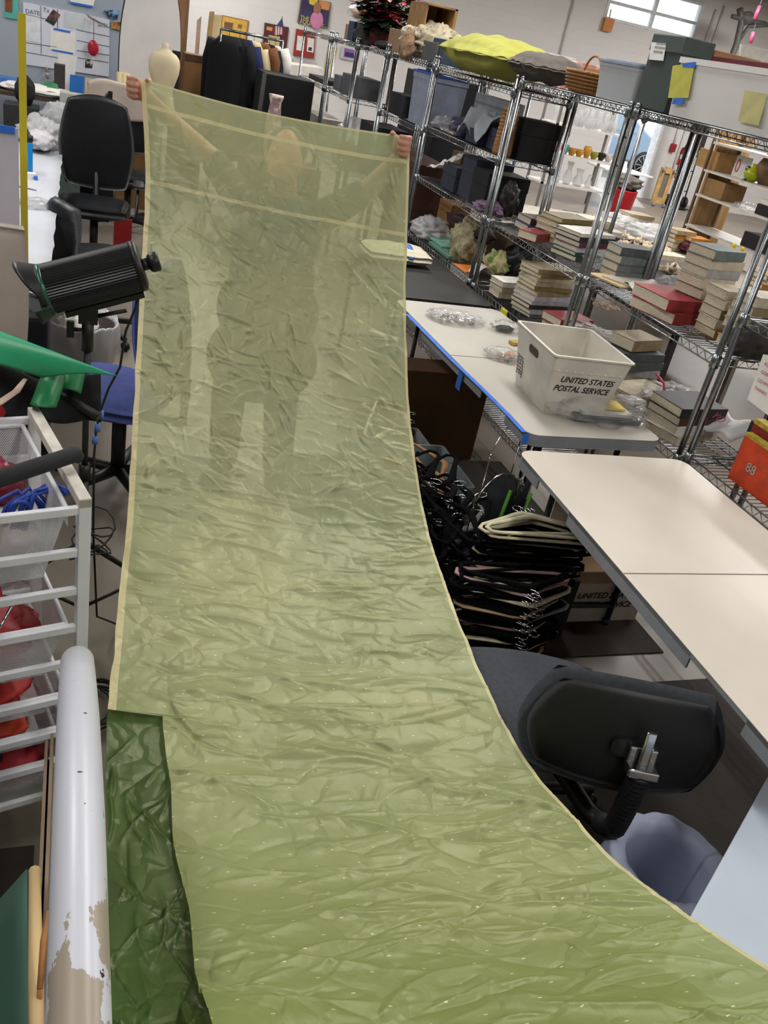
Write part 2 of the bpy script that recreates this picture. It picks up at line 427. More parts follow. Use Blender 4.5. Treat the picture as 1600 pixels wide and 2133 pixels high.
flat_ = lambda x, s_: rs.gauss(.0, .22)+.25*noise.noise(Vector((x*2, s_*2, 6)))
zone(430, 0, 1.5, clust, .05, .17, .0035, .009, .002, .0062)
zone(420, .1, 1.4, anyd, .025, .09, .0025, .005, .0012, .0034)
zone(150, .5, 2.0, flat_, .06, .25, .004, .010, .0015, .0045)
zone(300, 1.5, SMAX, flat_, .06, .34, .004, .014, .002, .0075)
zone(420, 1.3, SMAX, clust, .03, .13, .003, .008, .001, .0036)
zone(60, 2.3, SMAX, lambda x, s_: rs.gauss(.45, .25), .12, .4, .006, .016, .004, .010)
for s0, a in ((.17, .002), (.62, .0022), (1.02, .0035), (1.62, .003), (2.02, .0035), (2.42, .004)):
    for q in range(7): stroke(FW*(q+.5)/7, s0+rs.uniform(-.006, .006), rs.gauss(0, .03), FW/4.5, .005, a*rs.uniform(.4, 1.2), 0, rs.choice((.5, 2)))
def crumple(u, s):
    x = u*FW; y = s; up = 1-sstep(1.1, 2.2, s)
    d = .007*noise.noise(Vector((x*3.2, y*3, 0)))+(1-up)*.012*noise.noise(Vector((x*2.2+1, y*5.0, 25)))
    fi = u*GU; fj = min(max(s/SMAX, 0), 1)*GS; i = min(int(fi), GU-1); j = min(int(fj), GS-1); a = fi-i; b = fj-j
    g = (GRID[j, i]*(1-a)+GRID[j, i+1]*a)*(1-b)+(GRID[j+1, i]*(1-a)+GRID[j+1, i+1]*a)*b
    ed = 1-.6*(sstep(.05, 0, u)+sstep(.95, 1, u))
    return (d+g)*ed
def cloth(nu, nv, u0f, u1, s0, s1, lift=0, disp=crumple):
    vs = []; fs = []; uv = []
    for j in range(nv+1):
        s = s0+(s1-s0)*j/nv; P, c = fpoint(s); P2, _ = fpoint(s+.01); P0, _ = fpoint(s-.01)
        T = (P2-P0).normalized(); n = c.cross(T).normalized()
        if n.z < 0 and abs(n.z) > .2: n = -n
        if n.y > 0 and abs(n.z) <= .2: n = -n
        ul = u0f(s)
        for i in range(nu+1):
            u = ul+(u1-ul)*i/nu
            sag = .03*math.sin(PI*u)*sstep(.9, 2.2, s)
            topsag = -.022*math.sin(PI*u)*max(0, 1-s/.5)
            wig = .004*noise.noise(Vector((0 if u < .5 else 5, s*9, 3)))
            q = P+c*(FW*u+wig*(1 if u in (0, 1) else 0))+n*(disp(u, s)+lift)+Vector((0, 0, topsag))-Vector((0, 0, sag))
            vs.append(q); uv.append((u*FW, s))
    for j in range(nv):
        for i in range(nu):
            a = j*(nu+1)+i; fs.append((a, a+1, a+nu+2, a+nu+1))
    me = bpy.data.meshes.new('cloth'); me.from_pydata(vs, [], fs); me.polygons.foreach_set('use_smooth', [True]*len(fs))
    ul_ = me.uv_layers.new(name='UVMap')
    for l in me.loops: ul_.data[l.index].uv = uv[l.vertex_index]
    me.update(); return me
def silk_mat(name, base, base2, hem, transp, green=False):
    m = bpy.data.materials.new(name); m.use_nodes = True; nt = m.node_tree; N = nt.nodes; L = nt.links
    N.remove(N['Principled BSDF']); out = N['Material Output']
    uv = N.new('ShaderNodeUVMap'); uv.uv_map = 'UVMap'; sp = N.new('ShaderNodeSeparateXYZ'); L.new(uv.outputs[0], sp.inputs[0])
    def math_(op, a, b=None, c=None):
        k = N.new('ShaderNodeMath'); k.operation = op
        for i, v in enumerate((a, b, c)):
            if v is None: continue
            if isinstance(v, (int, float)): k.inputs[i].default_value = v
            else: L.new(v, k.inputs[i])
        return k.outputs[0]
    X, Y = sp.outputs[0], sp.outputs[1]
    def mix(f, a, b):
        k = N.new('ShaderNodeMix'); k.data_type = 'RGBA'
        if isinstance(f, (int, float)): k.inputs[0].default_value = f
        else: L.new(f, k.inputs[0])
        for i, v in ((6, a), (7, b)):
            if isinstance(v, tuple): k.inputs[i].default_value = v
            else: L.new(v, k.inputs[i])
        return k.outputs[2]
    nz = N.new('ShaderNodeTexNoise'); nz.inputs['Scale'].default_value = 2.0; nz.inputs['Detail'].default_value = 4; L.new(uv.outputs[0], nz.inputs['Vector'])
    dye = N.new('ShaderNodeMapRange'); dye.inputs[1].default_value = .35; dye.inputs[2].default_value = .68; L.new(nz.outputs['Fac'], dye.inputs[0])
    col = mix(dye.outputs[0], lin(base), lin(base2))
    tr = None
    if not green:
        # dye deepens towards the near end
        g = N.new('ShaderNodeMapRange'); g.inputs[1].default_value = 1.3; g.inputs[2].default_value = 3.6; L.new(Y, g.inputs[0])
        col = mix(g.outputs[0], col, lin('#8c9a55'))
        hemL = math_('LESS_THAN', X, .018); hemR = math_('GREATER_THAN', X, FW-.009)
        hemT = math_('LESS_THAN', Y, .012)
        band1 = math_('LESS_THAN', math_('ABSOLUTE', math_('SUBTRACT', Y, math_('ADD', .085, math_('MULTIPLY', nz.outputs['Fac'], .02)))), .006)
        band2 = math_('LESS_THAN', math_('ABSOLUTE', math_('SUBTRACT', Y, math_('ADD', .325, math_('MULTIPLY', nz.outputs['Fac'], .02)))), .007)
        sh = math_('MAXIMUM', math_('MAXIMUM', hemL, hemR), math_('MAXIMUM', hemT, math_('MAXIMUM', band1, band2)))
        # woven dashes in staggered rows on the lower length
        rowf = math_('DIVIDE', Y, .045); row = math_('FLOOR', rowf)
        off = math_('MULTIPLY', math_('MODULO', row, 2), .5)
        cx = math_('FRACT', math_('ADD', math_('DIVIDE', X, .085), off)); cy = math_('FRACT', rowf)
        d1 = math_('LESS_THAN', math_('ABSOLUTE', math_('SUBTRACT', cx, .5)), .034); d2 = math_('LESS_THAN', math_('ABSOLUTE', math_('SUBTRACT', cy, .5)), .022)
        dash = math_('MULTIPLY', math_('MULTIPLY', d1, d2), math_('GREATER_THAN', Y, 1.25))
        shc = math_('MAXIMUM', math_('MAXIMUM', hemL, math_('MULTIPLY', hemR, .8)), math_('MULTIPLY', math_('MAXIMUM', hemT, math_('MAXIMUM', band1, band2)), .5)); col = mix(shc, col, lin(hem)); col = mix(dash, col, lin('#e9e6b0'))
        dens = math_('MAXIMUM', sh, dash)
        trn = N.new('ShaderNodeMapRange'); trn.inputs[1].default_value = 1.2; trn.inputs[2].default_value = 3.0; trn.inputs[3].default_value = transp; trn.inputs[4].default_value = .10; L.new(Y, trn.inputs[0])
        tr = math_('MULTIPLY', math_('SUBTRACT', 1.0, math_('MULTIPLY', dens, .75)), trn.outputs[0])
    wv = N.new('ShaderNodeTexNoise'); wv.inputs['Scale'].default_value = 60; wv.inputs['Detail'].default_value = 5
    L.new(uv.outputs[0], wv.inputs['Vector'])
    bp0 = N.new('ShaderNodeBump'); bp0.inputs['Strength'].default_value = .3; bp0.inputs['Distance'].default_value = .004; L.new(wv.outputs['Fac'], bp0.inputs['Height'])
    wn = N.new('ShaderNodeTexNoise'); wn.inputs['Scale'].default_value = 5; wn.inputs['Detail'].default_value = 3; L.new(uv.outputs[0], wn.inputs['Vector'])
    va = N.new('ShaderNodeVectorMath'); va.operation = 'MULTIPLY_ADD'; L.new(wn.outputs['Color'], va.inputs[0]); va.inputs[1].default_value = (.22, .22, 0); L.new(uv.outputs[0], va.inputs[2])
    vo = N.new('ShaderNodeTexVoronoi'); vo.feature = 'DISTANCE_TO_EDGE'; vo.inputs['Scale'].default_value = 11; L.new(va.outputs[0], vo.inputs['Vector'])
    mr = N.new('ShaderNodeMapRange'); mr.inputs[1].default_value = 0; mr.inputs[2].default_value = .16; mr.inputs[3].default_value = 1; mr.inputs[4].default_value = 0; L.new(vo.outputs['Distance'], mr.inputs[0])
    pw = N.new('ShaderNodeMath'); pw.operation = 'MULTIPLY'; L.new(mr.outputs[0], pw.inputs[0]); L.new(wn.outputs['Fac'], pw.inputs[1])
    bp = N.new('ShaderNodeBump'); bp.inputs['Strength'].default_value = .55; bp.inputs['Distance'].default_value = .006; L.new(pw.outputs[0], bp.inputs['Height']); L.new(bp0.outputs[0], bp.inputs['Normal'])
    di = N.new('ShaderNodeBsdfDiffuse'); L.new(col, di.inputs[0]); L.new(bp.outputs[0], di.inputs['Normal'])
    tl = N.new('ShaderNodeBsdfTranslucent'); L.new(col, tl.inputs[0]); L.new(bp.outputs[0], tl.inputs['Normal'])
    gl = N.new('ShaderNodeBsdfGlossy'); gl.inputs['Roughness'].default_value = .42; gl.inputs[0].default_value = lin('#fffbe0'); L.new(bp.outputs[0], gl.inputs['Normal'])
    m1 = N.new('ShaderNodeMixShader'); m1.inputs[0].default_value = .3; L.new(di.outputs[0], m1.inputs[1]); L.new(tl.outputs[0], m1.inputs[2])
    m2 = N.new('ShaderNodeMixShader'); m2.inputs[0].default_value = .07; L.new(m1.outputs[0], m2.inputs[1]); L.new(gl.outputs[0], m2.inputs[2])
    tp = N.new('ShaderNodeBsdfTransparent'); tp.inputs[0].default_value = (.86, .93, .72, 1)
    m3 = N.new('ShaderNodeMixShader')
    if tr is not None: L.new(tr, m3.inputs[0])
    else: m3.inputs[0].default_value = transp
    L.new(m2.outputs[0], m3.inputs[1]); L.new(tp.outputs[0], m3.inputs[2])
    L.new(m3.outputs[0], out.inputs[0]); return m
SILK = silk_mat('pale_green_silk', '#cccc9c', '#b7c096', '#e2d6a4', .33)
DARKSILK = silk_mat('dark_green_silk', '#3f5f22', '#34541f', '#3f5f22', .06, True)
lip = lambda s: .13*sstep(S_LIP-.002, S_LIP+.006, s)+.006*noise.noise(Vector((s*5, 2, 1)))*(s > S_LIP)
sm = cloth(300, 1250, lip, 1, 0, CUM[-1])
silk = bpy.data.objects.new('silk_cloth', sm); COL.objects.link(silk); sm.materials.append(SILK)
tag(silk, 'long creased pale green translucent silk length held up and swooping down to the foreground', 'fabric')
def soft(u, s):
    x = u*FW; k = sstep(S_LIP, S_LIP+.15, s); j = min(int(s/SMAX*GS), GS-1); g = G2[j, min(GU, int(u*GU))]; return k*(.008*noise.noise(Vector((x*7+s*1.5, s*1.6, 4)))+g-.008)
G1 = GRID; GRID = np.zeros((GS+1, GU+1))
for _ in range(90): stroke(rs.uniform(0, FW*.17), rs.uniform(S_LIP+.1, SMAX), PI/2+rs.gauss(.1, .45), rs.uniform(.06, .3), rs.uniform(.003, .008), rs.choice((1, 1, -1))*rs.uniform(.002, .006), rs.uniform(-2, 2), rs.choice((.4, .7, 1, 2)))
G2 = GRID; GRID = G1
pm = cloth(60, 640, lambda s: 0.0, .16, S_LIP-.03, CUM[-1], -.012, soft)
p = bpy.data.objects.new('lower_panel', pm); COL.objects.link(p); pm.materials.append(DARKSILK); p.parent = silk
p['label'] = 'opaque dark green panel along the left edge'
# ------------------------------------------------------------------ person holding the cloth
SKIN = mat('#c9917c', .5, 0, .06, 30)
hl = FP[0]; hr = FP[0]+Vector((math.cos(FA[0]), math.sin(FA[0]), 0))*FW
ax = (hr-hl).normalized(); back = Vector((-ax.y, ax.x, 0))
pc = (hl+hr)/2+back*.33; pc.z = 0
def W_(a, b, z): return pc+ax*a+back*b+Vector((0, 0, z))
def caps(mb, pts, rs, seg=14):
    # smooth chain with round ends
    P = [Vector(p) for p in pts]
    for i in range(len(P)): mb.ell(P[i], (rs[i],)*3, 14, 9)
    for i in range(len(P)-1): mb.tube([P[i], P[i+1]], [rs[i], rs[i+1]], seg)
body = MB()
body.ell(W_(0, -.02, 1.475), (.072, .088, .105), 20, 14); body.ell(W_(0, -.06, 1.43), (.055, .055, .06), 16, 10)      # skull, jaw
body.ell(W_(0, -.105, 1.46), (.013, .02, .024), 10, 8)                                                              # nose
body.ell(W_(0, -.102, 1.425), (.024, .01, .008), 10, 6)                                                             # lips
for s_ in (-1, 1):
    body.ell(W_(s_*.074, -.01, 1.465), (.012, .022, .032), 10, 8)                                                   # ears
    body.ell(W_(s_*.03, -.088, 1.495), (.022, .012, .008), 10, 6)                                                   # brows
caps(body, [W_(0, 0, 1.40), W_(0, .02, 1.31)], [.052, .06])
body.ell(W_(0, .02, 1.17), (.17, .17, .17), 20, 12); body.ell(W_(0, .02, 1.0), (.145, .13, .2), 20, 12); body.ell(W_(0, .03, .86), (.165, .14, .13), 20, 12)
for s_ in (-1, 1):
    hip = W_(s_*.09, .02, .82); kn = W_(s_*.12, -.03, .45); an = W_(s_*.13, .05, .09)
    caps(body, [hip, kn, an], [.09, .058, .042]); caps(body, [an+Vector((0, 0, -.04)), W_(s_*.15, -.12, .035)], [.045, .034])
HANDS = []
for s_, hp in ((-1, hl), (1, hr)):
    sh = W_(s_*.165, .03, 1.265); el = W_(s_*.33, .10, 1.40); wr_ = hp+back*.085-ax*(s_*.03)+Vector((0, 0, -.085))
    caps(body, [sh, el, wr_], [.055, .042, .027])
    palm = hp+back*.035-ax*(s_*(.03 if s_ > 0 else -.008))+Vector((0, 0, -.040))
    caps(body, [wr_, palm], [.026, .027]); body.ell(palm, (.03, .022, .036), 14, 10)
    for k in range(4):                                # four fingers curl over the hem, lengths differ
        L_ = (.9, 1.0, .95, .78)[k]; o = Vector((0, 0, .028-.019*k))+back*(.002*k)
        kn = palm+o+back*(-.012)+ax*(s_*.020); m1 = kn-back*(.030*L_)+ax*(s_*.012)+Vector((0, 0, .008)); m2 = m1-back*(.016*L_)-ax*(s_*.014); tp = m2-ax*(s_*.022*L_)+back*.004
        caps(body, [palm+o*.8, kn, m1, m2, tp], [.011, .0105, .0095, .0085, .0075], 10)
    th0 = palm-ax*(s_*.012)+Vector((0, 0, .012)); th1 = palm-ax*(s_*.034)+Vector((0, 0, .034))-back*.012; th2 = th1-back*.024+Vector((0, 0, .006))
    caps(body, [th0, th1, th2], [.014, .0115, .009], 10)
pb = ob('person', body, SKIN); tag(pb, 'person hidden behind the raised silk gripping both its top corners', 'person')
rm = pb.modifiers.new('remesh', 'REMESH'); rm.mode = 'VOXEL'; rm.voxel_size = .0045; rm.use_smooth_shade = True
sm_ = pb.modifiers.new('smooth', 'SMOOTH'); sm_.iterations = 4; sm_.factor = .5
def worn(name, mb, m, vox=.012):
    o = ob(name, mb, m, pb); r_ = o.modifiers.new('remesh', 'REMESH'); r_.mode = 'VOXEL'; r_.voxel_size = vox; r_.use_smooth_shade = True
    q = o.modifiers.new('smooth', 'SMOOTH'); q.iterations = 3; return o
t = MB(); t.ell(W_(0, .02, 1.17), (.185, .185, .175), 20, 12); t.ell(W_(0, .02, 1.0), (.185, .17, .21), 20, 12); t.ell(W_(0, .03, .84), (.225, .20, .20), 20, 12); t.ell(W_(0, .03, .62), (.25, .22, .20), 20, 12)
for s_ in (-1, 1): caps(t, [W_(s_*.16, .03, 1.26), W_(s_*.30, .09, 1.375)], [.07, .058])
worn('long_top', t, mat('#373a34', .9))
t = MB(); t.ell(W_(0, .03, .84), (.182, .157, .12), 20, 12)
for s_ in (-1, 1): caps(t, [W_(s_*.09, .02, .8), W_(s_*.12, -.03, .45), W_(s_*.13, .05, .1)], [.105, .078, .07])
worn('trousers', t, mat('#3a3d3a', .9))
t = MB(); t.ell(W_(0, .0, 1.495), (.082, .092, .092), 20, 12); t.ell(W_(0, .06, 1.42), (.07, .04, .09), 16, 10)
worn('hair', t, mat('#3a2a20', .7), .01)
for s_ in (-1, 1):
    t = MB(); caps(t, [W_(s_*.13, .06, .05), W_(s_*.15, -.14, .04)], [.052, .042]); worn('shoe', t, BLACKP, .01)
# ------------------------------------------------------------------ wire shelving
def wire_shelf(x0, x1, y0, y1, z, name, parent, wires=True):
    mb = MB(); r = .0032; h = .032
    for zz in (z, z-h):
        for a, b in (((x0, y0), (x0, y1)), ((x1, y0), (x1, y1)), ((x0, y0), (x1, y0)), ((x0, y1), (x1, y1))):
            mb.tube([(*a, zz), (*b, zz)], r, 6)
    def zig(a, b):
        a = Vector(a); b = Vector(b); n = max(2, int((b-a).length/.026)); pts = [a+(b-a)*(i/n)+Vector((0, 0, 0 if i % 2 else -h)) for i in range(n+1)]
        mb.tube(pts, .0021, 4)
    zig((x0, y0, z), (x0, y1, z)); zig((x1, y0, z), (x1, y1, z)); zig((x0, y0, z), (x1, y0, z)); zig((x0, y1, z), (x1, y1, z))
    if wires:
        n = int((y1-y0)/.027)
        for i in range(1, n):
            y = y0+(y1-y0)*i/n; mb.tube([(x0, y, z), (x1, y, z)], .0018, 4)
        for k in (1, 2): mb.tube([(x0+(x1-x0)*k/3, y0, z-.005), (x0+(x1-x0)*k/3, y1, z-.005)], .003, 6)
    return ob(name, mb, CHROME, parent)
def shelving(y0, y1, shelves, label, top=1.90, x0=2.3, x1=2.66, wires=True):
    t = thing('wire_shelving_unit', label, 'shelving unit', ((x0+x1)/2, (y0+y1)/2, 0), 0, 'chrome wire shelving units')
    for x in (x0, x1):
        for y in (y0, y1):
            mb = MB(); mb.tube([(x, y, .03), (x, y, top)], .0127, 10)
            mb.lathe([(0, 0), (.016, 0), (.016, .012), (.007, .014), (.007, .03), (.013, .031)], (x, y, 0), 10)
            mb.lathe([(.0135, 0), (.0135, .01), (.008, .016), (0, .016)], (x, y, top-.002), 10)
            for z in shelves: mb.lathe([(.0128, -.045), (.019, -.04), (.017, .01), (.0128, .012)], (x, y, z), 10)
            o = ob('post', mb, CHROME, t)
    for z in shelves:
        wire_shelf(x0, x1, y0, y1, z, 'shelf', t, wires)
    return t
UD = shelving(1.28, 2.53, (.15, .75, 1.32), 'nearest chrome wire shelving unit beside the near table, boxed sets on its low shelf', top=1.9)
UC = shelving(2.585, 3.625, (.15, .715, 1.14, 1.89), 'chrome wire unit carrying the big white tote and the red volumes')
UB = shelving(3.685, 4.83, (.15, .75, 1.135, 1.89), 'chrome wire unit with wicker basket on top and tall book stack low down')
UA = shelving(4.90, 6.19, (.15, .755, 1.14, 1.475, 1.84), 'chrome wire unit topped by the lime cushion')
UE = shelving(6.25, 7.33, (.15, .8, 1.44, 1.86), 'chrome wire unit holding the blue-lidded grey bin', wires=False)
UF = shelving(7.39, 8.24, (.9, 1.86), 'short chrome wire unit below the white fur throw', wires=False)
UG = shelving(8.3, 9.22, (.8, 1.42, 1.86), 'chrome wire unit below the tall poinsettia', wires=False)
UH = shelving(9.3, 10.48, (.8, 1.42, 1.86), 'farthest chrome wire unit of the row, next to the clothes rack', wires=False)
# ------------------------------------------------------------------ folding tables
TTOP = mat('#cfc6ba', .42, 0, .05, 3, .04, 300); TEDGE = mat('#9b9fa6', .55, 0, .08, 10, .1, 200)
def folding_table(cx, cy, sx, sy, rz, label, top=None, edge=None, lean=0):
    t = thing('folding_table', label, 'table', (cx, cy, 0), rz, 'folding tables along the shelving')
    T = top or TTOP
    out = rrect(sx, sy, .055, 6)
    a = MB(); a.prism(out, .004, Matrix.Translation((0, 0, .736)))
    ob('tabletop', a, T, t, local=True, bevel=.0015)
    b = MB()
    # side skirt with leg recess cut-outs
    n = len(out)
    for i in range(n):
        p = Vector((*out[i], 0)); q = Vector((*out[(i+1) % n], 0)); L_ = (q-p).length
        if L_ > sy*.5:       # long side, leave two recesses
            for a0, a1 in ((0, .1), (.26, .74), (.9, 1.0)):
                u = p+(q-p)*a0; v = p+(q-p)*a1; d = (q-p).normalized(); nn = Vector((d.y, -d.x, 0))*.006
                b.add([u+Vector((0, 0, .736)), v+Vector((0, 0, .736)), v+Vector((0, 0, .69)), u+Vector((0, 0, .69)), u-nn+Vector((0, 0, .736)), v-nn+Vector((0, 0, .736)), v-nn+Vector((0, 0, .69)), u-nn+Vector((0, 0, .69))],
                      [(0, 1, 2, 3), (7, 6, 5, 4), (3, 2, 6, 7), (0, 3, 7, 4), (1, 5, 6, 2)])
            u, v = p, q; d = (q-p).normalized(); nn = Vector((d.y, -d.x, 0))*.006
            b.add([u+Vector((0, 0, .736)), v+Vector((0, 0, .736)), v+Vector((0, 0, .724)), u+Vector((0, 0, .724)), u-nn+Vector((0, 0, .736)), v-nn+Vector((0, 0, .736)), v-nn+Vector((0, 0, .724)), u-nn+Vector((0, 0, .724))],
                  [(0, 1, 2, 3), (7, 6, 5, 4), (3, 2, 6, 7)])
        else:
            b.add([p+Vector((0, 0, .736)), q+Vector((0, 0, .736)), q+Vector((0, 0, .69)), p+Vector((0, 0, .69)), p*.985+Vector((0, 0, .736)), q*.985+Vector((0, 0, .736)), q*.985+Vector((0, 0, .69)), p*.985+Vector((0, 0, .69))],
                  [(0, 1, 2, 3), (7, 6, 5, 4), (3, 2, 6, 7)])
    ob('edge_skirt', b, edge or TEDGE, t, local=True)
    s_ = MB(); s_.box((0, 0, .7362), (sx-.002, .003, .0105)); ob('centre_seam', s_, mat('#6d6862', .6), t, local=True)
    for s in (-1, 1):
        g = MB(); y = s*sy*.44
        for x in (-sx*.3, sx*.3):
            g.tube([(x, y, .72), (x, y, .02)], .0125, 8)
        g.tube([(-sx*.3, y, .10), (sx*.3, y, .10)], .011, 8); g.tube([(-sx*.4, y, .71), (sx*.4, y, .71)], .0125, 8)
        g.tube([(0, y, .71), (0, s*sy*.1, .71)], .009, 6)
        for x in (-sx*.3, sx*.3): g.lathe([(0, 0), (.017, 0), (.017, .03), (.0125, .032)], (x, y, 0), 8)
        ob('leg_frame', g, mat('#2a2c2f', .5), t, local=True)
    rr = MB()
    for s in (-1, 1): rr.box((s*sx*.42, 0, .715), (.02, sy*.9, .03))
    ob('side_rail', rr, mat('#222427', .5), t, local=True)
    return t
def rot2(p, c, a):
    x, y = p[0]-c[0], p[1]-c[1]; return (c[0]+x*math.cos(a)-y*math.sin(a), c[1]+x*math.sin(a)+y*math.cos(a))
A = math.radians(-1.6)
T2 = folding_table(1.875, 1.72, .73, 1.60, A, 'empty off-white folding table nearest the camera on the right')
T1 = folding_table(1.955, 3.515, .63, 1.69, math.radians(0.6), 'off-white folding table carrying the white mail tub, blue tape on its edge', mat('#bdb8ae', .45, 0, .05, 3, .04, 300), mat('#8b8f93', .55, 0, .08, 10, .1, 200))
TB = folding_table(1.95, 5.06, .62, 1.30, 0, 'black folding table beyond the taped one', mat('#232220', .7, 0, .2, 5), mat('#1b1b1c', .6))
# blue painter's tape along the long edge of the second table
BT = mat('#2f6fd0', .6, 0, .15, 30)
mb = MB()
tp = [pz(849, 655, .7405), pz(940, 748, .7405), pz(1000, 805, .7405), pz(1060, 865, .7405), pz(1092, 900, .7405)]
for i in range(len(tp)-1):
    a, b = tp[i], tp[i+1]; d = (b-a).normalized(); n = Vector((-d.y, d.x, 0))*.011
    mb.add([a-n, b-n, b+n, a+n, a-n+Vector((0, 0, .0008)), b-n+Vector((0, 0, .0008)), b+n+Vector((0, 0, .0008)), a+n+Vector((0, 0, .0008))], [(4, 5, 6, 7), (0, 3, 2, 1), (0, 1, 5, 4), (2, 3, 7, 6)])
one('painters_tape', mb, BT, 'long strip of blue painter\'s tape along the left edge of the mail-tub table', 'tape')
q = tp[-1]; one('painters_tape', MB().bb(q.x-.012, q.x+.014, 2.6685, 2.6695, .70, .74), BT, 'short blue tape end folded over the table corner by the hangers', 'tape')
q = pz(932, 782, .70); one('painters_tape', MB().bb(1.633, 1.6345, q.y-.03, q.y+.02, .64, .72), BT, 'loose blue tape tab hanging from the table side', 'tape')
# ------------------------------------------------------------------ books
BOOKM = {}
def bookmat(c): return mat(c, .55, 0, .18, 20, .15, 150)
def book(loc, w, d, th, col, rz, label, group=None, name='book', pages=PAGES):
    # spine on the local -Y side, fore-edge +Y
    t = thing(name, label, 'book', loc, rz, group)
    c = MB(); b = min(.003, th*.2)
    c.bb(-w/2, w/2, -d/2, d/2, 0, b); c.bb(-w/2, w/2, -d/2, d/2, th-b, th); c.bb(-w/2, w/2, -d/2, -d/2+b, b, th-b)
    ob('cover', c, bookmat(col), t, local=True, bevel=.0008)
    p = MB(); p.bb(-w/2+.004, w/2-.004, -d/2+b, d/2-.004, b, th-b); ob('page_block', p, pages, t, local=True)
    return t
ORD = ['bottom', 'second from bottom', 'third from bottom', 'fourth from bottom', 'fifth from bottom', 'sixth from bottom', 'seventh from bottom', 'eighth from bottom', 'ninth from bottom', 'tenth from bottom', 'eleventh from bottom', 'twelfth from bottom']
CN = {'#8a7a4c': 'olive tan', '#9b8a6a': 'tan', '#c9bfa8': 'cream', '#dcd8d0': 'white', '#7a2f2e': 'dark red', '#8c2b2f': 'red', '#54595c': 'slate grey', '#6e7a78': 'grey green', '#2a2c31': 'black', '#4a3328': 'brown', '#a9a6a4': 'silver grey',
      '#2e4a40': 'dark green', '#3a4570': 'navy', '#b9b6c6': 'lavender grey', '#b5752c': 'ochre', '#c9552a': 'orange', '#6b6f74': 'grey', '#5b3036': 'maroon', '#b3a98f': 'beige', '#7e8a8f': 'blue grey'}
def stack(px, py, z, cols, w=.24, d=.17, th=(.025, .04), rz=0, where='', jit=.012, y=None, xyz=None, taper=0):
    b = xyz or pz(px, py, z); zz = z+.003
    for i, c in enumerate(cols):
        t = random.uniform(*th); k = 1-taper*i
        top = i == len(cols)-1
        lab = f"{CN[c]} book, {'top' if top and i else ORD[i]} of the stack {where}" if len(cols) > 1 else f"{CN[c]} book {where}"
        ww, dd = w*1.06*k*random.uniform(.94, 1.03), d*k*random.uniform(.94, 1.03)
        book((b.x+random.uniform(-jit, jit), b.y+random.uniform(-jit, jit), zz), ww, dd, t, c, rz+random.uniform(-.09, .09), lab, 'books in the stack '+where if len(cols) > 1 else None)
        zz += t+.0006
    return Vector((b.x, b.y, zz))
HP = PI/2
XC = 2.48
XY = lambda x, y, z: Vector((x, y, z))
stack(0, 0, 1.135, ['#9b8a6a', '#9b8a6a', '#b3a98f', '#8a7a4c', '#8a7a4c'], .25, .18, (.024, .036), .3, 'behind the slanted red book', .006, xyz=XY(2.60, 4.49, 1.135))
stack(0, 0, 1.135, ['#3a4570', '#4a3328'], .22, .17, (.035, .04), .1, 'left end of the middle shelf', xyz=XY(2.56, 4.70, 1.135))
stack(0, 0, 1.135, ['#7a2f2e'], .20, .13, (.045, .045), .5, 'lying alone in front of tan books', xyz=XY(2.42, 4.44, 1.135))
stack(0, 0, 1.135, ['#2e4a40', '#2e4a40', '#b9b6c6', '#5b3036', '#2a2c31', '#dcd8d0'], .25, .19, (.018, .028), .25, 'at the right middle-shelf end', .006, xyz=XY(2.52, 4.10, 1.135))
stack(0, 0, .75, ['#54595c', '#a9a6a4', '#2a2c31', '#a9a6a4', '#b9b6c6', '#9b8a6a', '#8a7a4c', '#b3a98f', '#c9bfa8', '#8a7a4c', '#9b8a6a'], .25, .19, (.02, .032), .2, 'standing tall behind the tub', .006, xyz=XY(2.49, 4.33, .75))
stack(0, 0, .75, ['#c9bfa8', '#b3a98f', '#dcd8d0'], .24, .15, (.03, .036), .1, 'at the left low-shelf end', xyz=XY(2.45, 4.63, .75))
stack(0, 0, .75, ['#7a2f2e', '#8c2b2f'], .22, .17, (.035, .045), .3, 'just behind the mail tub', xyz=XY(2.53, 4.06, .75))
stack(0, 0, .75, ['#dcd8d0', '#c9bfa8'], .26, .2, (.012, .02), .1, 'under the bag, right low-shelf end', xyz=XY(2.5, 3.82, .75))
# unit C, middle shelf
stack(0, 0, 1.14, ['#6e7a78', '#6b6f74', '#6e7a78', '#54595c'], .20, .13, (.034, .04), .12, 'near the left chrome posts', .004, xyz=XY(2.57, 3.74, 1.14))
stack(0, 0, 1.14, ['#8c2b2f', '#8c2b2f'], .34, .25, (.046, .05), .2, 'of two large volumes', .002, xyz=XY(2.47, 3.12, 1.14))
stack(0, 0, 1.24, ['#b3a98f', '#c9bfa8', '#a9a6a4', '#c9bfa8', '#6e7a78'], .20, .15, (.036, .044), .2, 'standing on the red volumes', .008, xyz=XY(2.57, 3.13, 1.236))
stack(0, 0, 1.14, ['#b5752c', '#c9bfa8', '#8a7a4c', '#c9bfa8', '#b3a98f'], .22, .13, (.034, .042), .08, 'right of the red volumes', .006, xyz=XY(2.56, 2.895, 1.14))
stack(0, 0, 1.14, ['#c9bfa8', '#8a7a4c', '#c9bfa8', '#b3a98f', '#9b8a6a', '#c9bfa8'], .22, .13, (.034, .042), .08, 'against the right chrome posts', .006, xyz=XY(2.56, 2.73, 1.14))
